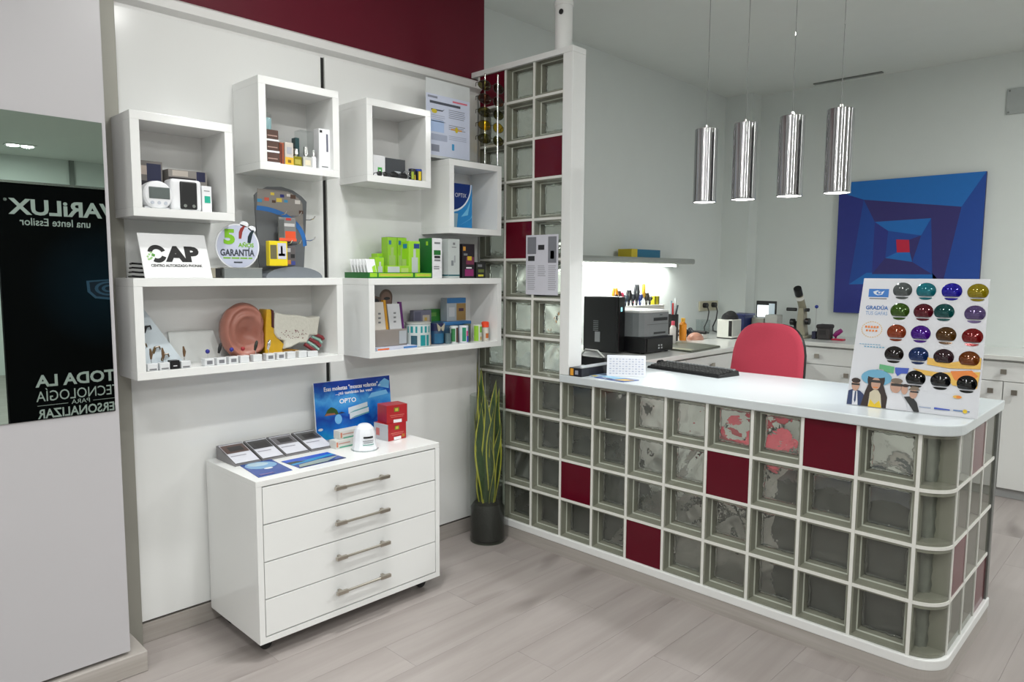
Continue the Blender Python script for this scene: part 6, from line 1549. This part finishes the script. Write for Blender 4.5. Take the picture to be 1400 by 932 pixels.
# dark cabinets tucked under the counter
for lab, x0, x1, y0, y1, z1 in (('dark grey drawer pedestal under the right end of the counter', 1.42, 1.96, 0.22, 0.66, 0.56), ('black storage box under the left end of the counter', 0.02, 0.50, 0.24, 0.62, 0.42)):
    t = thing('under_counter_cabinet', lab, 'cabinet', ((x0 + x1) / 2, (y0 + y1) / 2, 0))
    MB().box(x0, x1, y0, y1, 0.03, z1).build('body', mat('anthracite', (0.030, 0.033, 0.033), 0.4), t, bevel=0.003)
    for k in range(2): MB().box(x0 + 0.01, x1 - 0.01, y1, y1 + 0.016, 0.05 + (z1 - 0.06) / 2 * k, 0.04 + (z1 - 0.06) / 2 * (k + 1)).build('drawer', M_GREY, t, bevel=0.002)
    MB().box(x0 + 0.02, x1 - 0.02, y0 + 0.02, y1 - 0.02, 0.0, 0.03).build('plinth', M_BLACKM, t)

# ------------------------------------------------------------------ lens colour display board on the counter
zc = 0.9273
bp0 = Vector((1.693, 0.179, zc)); ex = Vector((0.99587, 0.09075, 0)).normalized(); ey = Vector((-0.01879, 0.20618, 0.97833)).normalized(); en = ex.cross(ey)
bd = thing('lens_display_board', 'white tilted display board with nineteen coloured lens samples on the counter', 'display board', (1.90, 0.25, zc))
MB().prism([(0, 0), (0.43, 0), (0.429, 0.498), (0.018, 0.497)], -0.006, 0.0, bp0 + en * 0.002, ex, ey).build('board', mat('board_white', (0.66, 0.67, 0.71), 0.4, var=0.01), bd)
sp0 = bp0 + ex * 0.16 - en * 0.006
MB().add([tuple(sp0), tuple(sp0 + ex * 0.12), tuple(sp0 + ex * 0.12 + ey * 0.30), tuple(sp0 + ey * 0.30), (sp0.x - 0.02, sp0.y + 0.20, zc), (sp0.x + 0.10, sp0.y + 0.21, zc)],
         [(0, 1, 5, 4), (3, 2, 5, 4), (0, 4, 3), (1, 2, 5)]).build('easel_back', col(190, 192, 196, 0.5), bd)
def bq(u, v, d=0.0): return bp0 + en * (0.0026 + d) + ex * u + ey * v
pm = [col(28, 110, 190, 0.4), col(205, 215, 225, 0.4), col(60, 110, 170, 0.5), col(95, 170, 120, 0.5), col(60, 85, 180, 0.5), col(225, 180, 85, 0.5), col(225, 130, 55, 0.5), cDk, col(190, 150, 130, 0.5), col(45, 30, 26, 0.5), col(105, 165, 195, 0.5), col(215, 215, 220, 0.5), col(40, 55, 95, 0.5), col(225, 190, 40, 0.5), col(200, 190, 165, 0.5), col(120, 105, 90, 0.5)]
q = MB(); lay = [0.0]
def flush(name):
    global q
    used = sorted(set(q.m)); q.m = [used.index(k) for k in q.m]
    q.build(name, [pm[k] for k in used], bd)
    q = MB()
def bf(pts, m):
    lay[0] += 0.00004
    q.add([bq(a, b_, lay[0]) for a, b_ in pts], [tuple(range(len(pts)))], m)
bf(rect(0.040, 0.110, 0.424, 0.456), 0)
bf([(0.055, 0.445), (0.070, 0.450), (0.085, 0.444), (0.095, 0.449), (0.088, 0.434), (0.072, 0.431), (0.060, 0.436)], 1)
bf(ell(0.076, 0.440, 0.009, 0.006, 14), 0); bf(ell(0.077, 0.441, 0.004, 0.003, 10), 1)
bf(rect(0.044, 0.105, 0.4165, 0.4195), 7)
flush('printed_logo')
# orange round stamp
for k in range(26):
    a = 2 * PI * k / 26
    bf([(0.064 + r_ * math.cos(a + d), 0.297 + r_ * 0.86 * math.sin(a + d)) for r_, d in ((0.0335, 0), (0.0335, 0.13), (0.0365, 0.13), (0.0365, 0))], 5)
for k in range(5): bf(rect(0.040 + 0.010 * k, 0.047 + 0.010 * k, 0.303, 0.311), 6)
for k in range(4): bf(rect(0.044 + 0.011 * k, 0.051 + 0.011 * k, 0.289, 0.296), 6)
flush('printed_stamp')
for k in range(8): bf(rect(0.026 + 0.0095 * k, 0.033 + 0.0095 * k, 0.238, 0.2405), 10)
for k in range(7): bf(rect(0.044 + 0.0105 * k, 0.051 + 0.0105 * k, 0.228, 0.232), 10)
flush('printed_slogan')
# coloured swashes
bf([(0.104, 0.166), (0.155, 0.160), (0.154, 0.135), (0.125, 0.137), (0.118, 0.146), (0.104, 0.148)], 3)
bf([(0.157, 0.158), (0.204, 0.159), (0.200, 0.138), (0.180, 0.137), (0.168, 0.126), (0.160, 0.138)], 4)
bf([(0.215, 0.160), (0.30, 0.152), (0.425, 0.165), (0.42, 0.105), (0.345, 0.110), (0.330, 0.135), (0.26, 0.138)], 5)
bf([(0.26, 0.205), (0.33, 0.19), (0.425, 0.215), (0.425, 0.175), (0.33, 0.170), (0.26, 0.178)], 5)
bf([(0.335, 0.160), (0.40, 0.168), (0.42, 0.15), (0.40, 0.12), (0.35, 0.13)], 6)
flush('printed_swashes')
# people strip
bf([(0.003, 0.002), (0.005, 0.055), (0.02, 0.062), (0.045, 0.058), (0.060, 0.045), (0.060, 0.002)], 12)
bf([(0.022, 0.002), (0.020, 0.056), (0.036, 0.056), (0.042, 0.002)], 11); bf([(0.028, 0.055), (0.033, 0.055), (0.034, 0.020), (0.031, 0.010), (0.027, 0.020)], 12)
bf(ell(0.028, 0.078, 0.014, 0.022, 16), 8); bf(ell(0.028, 0.096, 0.016, 0.010, 14), 9); bf(rect(0.013, 0.043, 0.078, 0.085), 7)
flush('printed_person')
bf(ell(0.098, 0.113, 0.053, 0.030, 22), 10); bf(ell(0.098, 0.105, 0.030, 0.040, 20), 9)
bf([(0.052, 0.002), (0.064, 0.06), (0.078, 0.105), (0.118, 0.105), (0.134, 0.06), (0.158, 0.001)], 9)
bf([(0.078, 0.001), (0.080, 0.055), (0.092, 0.066), (0.108, 0.066), (0.118, 0.05), (0.125, 0.001)], 14)
bf([(0.078, 0.001), (0.084, 0.03), (0.10, 0.012), (0.115, 0.028), (0.125, 0.001)], 13)
bf(ell(0.098, 0.090, 0.016, 0.024, 18), 8); bf(rect(0.079, 0.118, 0.094, 0.104), 7); bf(ell(0.098, 0.128, 0.040, 0.016, 20), 10); bf(rect(0.090, 0.106, 0.074, 0.078), 6)
flush('printed_person')
bf([(0.140, 0.001), (0.142, 0.05), (0.16, 0.064), (0.185, 0.06), (0.205, 0.03), (0.212, 0.0)], 11)
bf(ell(0.166, 0.088, 0.019, 0.026, 18), 8); bf(ell(0.168, 0.108, 0.020, 0.010, 14), 15); bf(rect(0.150, 0.188, 0.088, 0.098), 7)
flush('printed_person')
bf(ell(0.196, 0.078, 0.011, 0.018, 14), 8); bf(ell(0.198, 0.093, 0.012, 0.006, 12), 9)
flush('printed_person')
bf([(0.196, 0.052), (0.222, 0.056), (0.240, 0.035), (0.250, 0.001), (0.232, 0.001), (0.212, 0.03)], 7)
bf(ell(0.226, 0.066, 0.013, 0.018, 14), 8); bf([(0.208, 0.078), (0.246, 0.080), (0.240, 0.092), (0.220, 0.094)], 15); bf(rect(0.215, 0.242, 0.070, 0.076), 7)
flush('printed_person')
# foot line
bf(rect(0.248, 0.286, 0.0200, 0.0216), 2); bf([(0.296, 0.018), (0.345, 0.019), (0.345, 0.023), (0.296, 0.025)], 4); bf(rect(0.355, 0.405, 0.0200, 0.0235), 2); bf(ell(0.391, 0.0215, 0.007, 0.007, 14), 13)
bf(ell(0.364, 0.070, 0.014, 0.006, 16), 5); bf(ell(0.368, 0.070, 0.008, 0.005, 12), 6)
flush('printed_footer')
text('GRADÚA', bq(0.0745, 0.384, 0.0005), tuple(ex), tuple(ey), w=0.078, h=0.019, m=col(40, 100, 170, 0.5), parent=bd, bold=0.03)
text('TUS GAFAS', bq(0.0745, 0.361, 0.0005), tuple(ex), tuple(ey), w=0.076, h=0.014, m=col(110, 150, 195, 0.5), parent=bd)
rows = [([(0.156, 0.452), (0.234, 0.452), (0.316, 0.452), (0.396, 0.451)], [(105, 112, 112), (25, 135, 150), (40, 30, 190), (175, 155, 15)]),
        ([(0.154, 0.373), (0.232, 0.373), (0.298, 0.375), (0.393, 0.372)], [(70, 105, 25), (110, 18, 38), (15, 95, 95), (115, 95, 150)]),
        ([(0.150, 0.291), (0.230, 0.291), (0.311, 0.290), (0.392, 0.289)], [(170, 75, 40), (90, 25, 165), (100, 65, 20), (150, 22, 25)]),
        ([(0.149, 0.208), (0.230, 0.210), (0.310, 0.209), (0.389, 0.207)], [(32, 24, 22), (30, 60, 120), (58, 32, 40), (140, 72, 20)]),
        ([(0.228, 0.123), (0.308, 0.124), (0.389, 0.121)], [(14, 15, 17), (12, 13, 16), (9, 10, 13)])]
def lens_mat(c):
    k = 'lens_%d_%d_%d' % c
    if k in MATS: return MATS[k]
    m, nt, b = pbsdf(k)
    b.inputs['Base Color'].default_value = (*[v * 0.9 for v in s2l(*c)], 1)
    b.inputs['Metallic'].default_value = 0.35 if max(c) > 60 else 0.1
    b.inputs['Roughness'].default_value = 0.06
    b.inputs['Coat Weight'].default_value = 0.6
    b.inputs['Specular IOR Level'].default_value = 0.35
    b.inputs['Coat Roughness'].default_value = 0.02
    lw = nt.nodes.new('ShaderNodeTexNoise'); lw.inputs['Scale'].default_value = 45
    mx = nt.nodes.new('ShaderNodeMix'); mx.data_type = 'RGBA'
    mx.inputs[6].default_value = (*[v * 0.35 for v in s2l(*c)], 1); mx.inputs[7].default_value = (*[v * 0.8 for v in s2l(*c)], 1)
    nt.links.new(lw.outputs['Fac'], mx.inputs[0]); nt.links.new(mx.outputs[2], b.inputs['Base Color'])
    MATS[k] = m
    return m
for pts, cols in rows:
    for (u, v), c in zip(pts, cols):
        r0 = 0.0325; n = 28; vs_ = []; K = 6
        for k in range(K + 1):
            f = k / K
            for i in range(n):
                a = 2 * PI * i / n
                uu, vv = r0 * f * math.cos(a), r0 * 0.92 * f * math.sin(a)
                vv = max(vv, -0.0205)
                d = 0.013 * (1 - f * f) + 0.0015
                vs_.append(bq(u + uu, v + vv, d))
        fs = [(k * n + i, k * n + (i + 1) % n, (k + 1) * n + (i + 1) % n, (k + 1) * n + i) for k in range(K) for i in range(n)]
        MB().add(vs_, fs).build('lens', lens_mat(c), bd, smooth=True, ang=180)
        seg = [(u + 0.0215 * math.cos(a), v - 0.0255 + 0.0085 * math.sin(a)) for a in [PI + PI * i / 10 for i in range(11)]]
        MB().add([bq(a, b_, 0.0012) for a, b_ in seg], [tuple(range(11))]).build('lens_lower_edge', lens_mat(c), bd)

# ------------------------------------------------------------------ other things on the counter
kb = thing('keyboard', 'black computer keyboard lying on the white countertop', 'keyboard', (0.79, 0.57, zc))
kx = Vector((0.987, -0.16, 0)).normalized(); ky = Vector((0.16, 0.987, 0)).normalized(); k0 = Vector((0.562, 0.515, zc))
def kp(a, b_, z): return k0 + kx * a + ky * b_ + Vector((0, 0, z))
MB().add([kp(0, 0, 0), kp(0.46, 0, 0), kp(0.46, 0.165, 0), kp(0, 0.165, 0), kp(0.002, 0.002, 0.012), kp(0.458, 0.002, 0.012), kp(0.456, 0.160, 0.026), kp(0.004, 0.160, 0.026)],
         [(3, 2, 1, 0), (4, 5, 6, 7), (0, 1, 5, 4), (1, 2, 6, 5), (2, 3, 7, 6), (3, 0, 4, 7)]).build('case', M_BLACK, kb, bevel=0.002)
for r_ in range(6):
    for c_ in range(21):
        a, b_ = 0.012 + 0.0208 * c_, 0.012 + 0.024 * r_
        zz = 0.0125 + 0.014 * b_ / 0.16
        MB().add([kp(a, b_, zz), kp(a + 0.0185, b_, zz), kp(a + 0.0185, b_ + 0.020, zz + 0.0015), kp(a, b_ + 0.020, zz + 0.0015), kp(a + 0.002, b_ + 0.002, zz + 0.0065), kp(a + 0.0165, b_ + 0.002, zz + 0.0065), kp(a + 0.0165, b_ + 0.018, zz + 0.008), kp(a + 0.002, b_ + 0.018, zz + 0.008)],
                 [(4, 5, 6, 7), (0, 1, 5, 4), (1, 2, 6, 5), (2, 3, 7, 6), (3, 0, 4, 7)]).build('key', M_GREY if r_ == 5 else M_BLACKM, kb)
MB().cyl(tuple(kp(-0.006, 0.10, 0.018)), 0.016, 0.03, 16, axis='Y').build('end_roll', M_BLACK, kb, smooth=True)

cal = thing('desk_calendar', 'white tent shaped desk calendar with printed grid on the counter', 'calendar', (0.67, 0.19, zc))
ca = Vector((0.590, 0.120, zc)); cb_ = Vector((0.733, 0.222, zc)); cax = (cb_ - ca).normalized(); cn_ = Vector((-cax.y, cax.x, 0)); L_ = (cb_ - ca).length + 0.012
ridge = [ca + cn_ * 0.042 + Vector((0, 0, 0.098)), ca + cax * L_ + cn_ * 0.042 + Vector((0, 0, 0.098))]
back = [ca + cn_ * 0.085, ca + cax * L_ + cn_ * 0.085]
fr_ = [ca, ca + cax * L_]
q = MB()
q.add([*fr_, ridge[1], ridge[0]], [(0, 1, 2, 3)]); q.add([back[1], back[0], ridge[0], ridge[1]], [(0, 1, 2, 3)]); q.add([fr_[0] + Vector((0, 0, 0.0006)), fr_[1] + Vector((0, 0, 0.0006)), back[1] + Vector((0, 0, 0.0006)), back[0] + Vector((0, 0, 0.0006))], [(0, 1, 2, 3)])
o = q.build('tent_card', col(212, 214, 220, 0.5), cal)
so_ = o.modifiers.new('solid', 'SOLIDIFY'); so_.thickness = 0.0012; so_.offset = 1
au2 = (ridge[0] - ca).normalized(); nn2 = cax.cross(au2)
q = MB()
for r_ in range(7):
    for c_ in range(11):
        a, b_ = 0.012 + 0.0155 * c_, 0.010 + 0.0122 * r_
        P_ = ca + cax * a + au2 * b_ + nn2 * 0.0022
        q.add([P_, P_ + cax * 0.010, P_ + cax * 0.010 + au2 * 0.006, P_ + au2 * 0.006], [(0, 1, 2, 3)], (r_ * 3 + c_) % 2)
stuff(q.build('printed_grid', [col(165, 172, 190, 0.5), col(190, 192, 200, 0.5)], cal))

def sheet_thing(name, label, cat, pts, z, th, m, prints, group=None):
    c_ = sum((Vector((*p, 0)) for p in pts), Vector()) / len(pts)
    n = len(pts)
    o = MB().add([(*p, z) for p in pts] + [(*p, z + th) for p in pts], [tuple(range(n))[::-1], tuple(range(n, 2 * n))] + [(i, (i + 1) % n, n + (i + 1) % n, n + i) for i in range(n)]).build(name, m, org=(c_.x, c_.y, z))
    tag(o, label, cat, group)
    q = MB(); pm = []
    A, B, C_, D_ = [Vector((*p, z + th + 0.0003)) for p in pts]
    def at(u, v): return (A * (1 - u) + B * u) * (1 - v) + (D_ * (1 - u) + C_ * u) * v
    for k, (poly, m_) in enumerate(prints):
        if m_ not in pm: pm.append(m_)
        q.add([at(u, v) + Vector((0, 0, 0.0002 * k)) for u, v in poly], [tuple(range(len(poly)))], pm.index(m_))
    q.build('printed_picture', pm, o)
sheet_thing('leaflet', 'blue and yellow leaflet at the front before the desk calendar', 'leaflet', [(0.585, 0.028), (0.765, 0.012), (0.785, 0.110), (0.60, 0.118)], zc, 0.002, col(35, 75, 150, 0.3), [([(0, 0.5), (0.55, 0.3), (0.6, 1), (0, 1)], col(130, 185, 215, 0.3)), ([(0.62, 0.1), (0.95, 0.2), (1, 0.75), (0.7, 0.7)], col(220, 180, 70, 0.3)), ([(0.2, 0.1), (0.55, 0.1), (0.5, 0.3), (0.2, 0.3)], col(25, 40, 75, 0.3))])
sheet_thing('leaflet', 'pale blue leaflet with yellow corner at the left before the calendar', 'leaflet', [(0.478, 0.075), (0.580, 0.035), (0.600, 0.150), (0.500, 0.190)], zc, 0.002, col(165, 190, 215, 0.3), [(rect(0.05, 0.5, 0.1, 0.4), col(55, 90, 150, 0.3)), (rect(0.6, 0.95, 0.05, 0.3), col(200, 180, 80, 0.3)), (rect(0.1, 0.9, 0.6, 0.9), col(110, 130, 160, 0.3))])
gc = thing('long_box', 'long black box with yellow end label on the counter against the end board', 'box', (0.44, 0.17, zc))
bv = Vector((-0.004, 0.40, 0)).normalized(); bw = Vector((bv.y, -bv.x, 0)); b0 = Vector((0.4605, -0.010, zc))
def gp(a, b_, z): return b0 + bw * a + bv * b_ + Vector((0, 0, z))
MB().add([gp(a, b_, z) for z in (0, 0.042) for b_ in (0, 0.30) for a in (0, 0.075)], [(0, 2, 3, 1), (4, 5, 7, 6), (0, 1, 5, 4), (2, 6, 7, 3), (0, 4, 6, 2), (1, 3, 7, 5)]).build('body', col(22, 24, 32, 0.35), gc, bevel=0.001)
q = MB()
def ge(a0, a1, z0, z1, m): q.add([gp(a0, -0.0006, z0), gp(a1, -0.0006, z0), gp(a1, -0.0006, z1), gp(a0, -0.0006, z1)], [(0, 1, 2, 3)], m)
ge(0.006, 0.026, 0.004, 0.038, 0); ge(0.036, 0.055, 0.01, 0.03, 1)
q.add([gp(0.012, 0.03, 0.0426), gp(0.06, 0.03, 0.0426), gp(0.06, 0.28, 0.0426), gp(0.012, 0.28, 0.0426)], [(0, 1, 2, 3)], 2)
q.build('printed_label', [col(230, 160, 50, 0.4), col(150, 155, 170, 0.4), col(95, 100, 120, 0.3)], gc)
wr = thing('earphone_cable', 'white and black cables coiled behind the desk calendar', 'cable', (0.5, 0.42, zc))
for k in range(3):
    pts = [(0.44 + 0.05 * math.cos(0.5 * i + k) + 0.02 * k, 0.46 + 0.06 * math.sin(0.55 * i + 1.3 * k), zc + 0.005 + 0.030 * abs(math.sin(0.4 * i + k))) for i in range(16)]
    MB().tube(pts, 0.003, 6).build('strand', cW if k == 1 else M_BLACK, wr, smooth=True)
blk = thing('card_terminal', 'black desktop device with a pale grip at the left end of the counter', 'device', (0.30, 0.48, zc))
MB().box(0.16, 0.40, 0.36, 0.56, zc, zc + 0.05).build('body', M_BLACK, blk, bevel=0.008, seg=3)
MB().tube([(0.22, 0.38, zc + 0.05), (0.26, 0.37, zc + 0.085), (0.34, 0.37, zc + 0.085), (0.38, 0.38, zc + 0.05)], 0.005, 8).build('grip', col(205, 205, 200, 0.4), blk, smooth=True)
tb = thing('toy_figure', 'small orange and brown soft toy beside the computer tower', 'toy', (-0.30, 1.0, ZT2))
MB().dome((-0.31, 1.0, ZT2 + 0.055), 0.035, 0.035, 0.055, 16, 10, 0, True).build('body', col(150, 110, 80, 0.7), tb, smooth=True)
MB().dome((-0.31, 1.0, ZT2 + 0.135), 0.032, 0.032, 0.036, 16, 10, 0, True).build('head', col(225, 150, 50, 0.7), tb, smooth=True)
for s in (-1, 1): MB().dome((-0.31 + 0.02 * s, 0.985, ZT2 + 0.168), 0.010, 0.010, 0.012, 10, 6, 0, True).build('ear', col(170, 60, 70, 0.7), tb, smooth=True)

# ------------------------------------------------------------------ black advertising poster across the shop (the mirror reflects it)
ax0 = 3.554
ps = thing('poster_stand', 'tall black advertising poster reflected reversed in the mirror', 'poster', (ax0 + 0.03, -1.0, 0))
def poster_mat():
    m, nt, b = pbsdf('poster_black')
    tc = nt.nodes.new('ShaderNodeTexCoord')
    vm = nt.nodes.new('ShaderNodeVectorMath'); vm.operation = 'DISTANCE'
    vm.inputs[1].default_value = (-0.03, 0.09, 1.30)          # printed blue haze round the lens picture
    nt.links.new(tc.outputs['Object'], vm.inputs[0])
    r = nt.nodes.new('ShaderNodeValToRGB')
    r.color_ramp.elements[0].color = (0.010, 0.026, 0.045, 1); r.color_ramp.elements[1].color = (0.004, 0.004, 0.005, 1); r.color_ramp.elements[1].position = 0.50
    nt.links.new(vm.outputs['Value'], r.inputs[0]); nt.links.new(r.outputs[0], b.inputs['Base Color'])
    b.inputs['Roughness'].default_value = 0.8; b.inputs['Specular IOR Level'].default_value = 0.1
    return m
MB().box(ax0, ax0 + 0.05, -1.575, -0.42, 0.0, 2.045).build('panel', poster_mat(), ps)
MB().box(ax0 - 0.004, ax0 + 0.052, -1.580, -0.415, 2.045, 2.062).build('top_rail', M_ALU, ps)
MB().box(ax0 - 0.10, ax0 + 0.15, -1.3, -0.7, 0.0, 0.012).build('foot', M_STEEL, ps)
LR, LU = (0, -1, 0), (0, 0, 1)      # the side that looks along -x
pwh = emitter('poster_white_print', (0.62, 0.64, 0.66), 0.0); pwh.node_tree.nodes['Principled BSDF'].inputs['Base Color'].default_value = (0.85, 0.86, 0.87, 1)
pwh.node_tree.nodes['Principled BSDF'].inputs['Emission Strength'].default_value = 0.0
px_ = ax0 - 0.001
text('VARiLUX', (px_, -1.153, 1.880), LR, LU, w=0.705, h=0.115, m=pwh, parent=ps, bold=0.03)
text('®', (px_, -1.522, 1.925), LR, LU, w=0.02, h=0.02, m=pwh, parent=ps)
text('una lente Essilor', (px_, -1.215, 1.775), LR, LU, w=0.455, h=0.055, m=pwh, parent=ps, bold=0.01)
text('TODA LA', (px_, -1.135, 0.602), LR, LU, w=0.54, h=0.092, m=pwh, parent=ps, bold=0.03)
text('TECNOLOGÍA', (px_, -1.122, 0.497), LR, LU, w=0.565, h=0.098, m=pwh, parent=ps)
text('PARA', (px_, -1.115, 0.423), LR, LU, w=0.125, h=0.034, m=pwh, parent=ps)
text('PERSONALIZAR', (px_, -1.122, 0.354), LR, LU, w=0.56, h=0.072, m=pwh, parent=ps, bold=0.02)
q = MB()
for y0, y1 in ((-1.40, -1.20), (-1.03, -0.70)): q.flat([(-y1, 0.416), (-y0, 0.416), (-y0, 0.419), (-y1, 0.419)], (px_, 0, 0), LR, LU)
# glowing spectacle lens picture
q.flat([(0.70, 1.37), (1.035, 1.345), (1.03, 1.26), (0.98, 1.21), (0.86, 1.195), (0.74, 1.22), (0.69, 1.29)], (px_, 0, 0), LR, LU, 1)
q.flat([(0.72, 1.36), (1.015, 1.335), (1.01, 1.265), (0.97, 1.225), (0.86, 1.212), (0.75, 1.235), (0.71, 1.29)], (px_, 0, 0), LR, LU, 2, 0.0003)
for k in range(4): q.flat(ell(0.88, 1.285, 0.10 - 0.024 * k, 0.055 - 0.013 * k, 22), (px_, 0, 0), LR, LU, 1 if k % 2 == 0 else 2, 0.0006 + 0.0003 * k)
q.build('printed_graphics', [pwh, col(70, 105, 140, 0.5), col(22, 38, 62, 0.5)], ps)
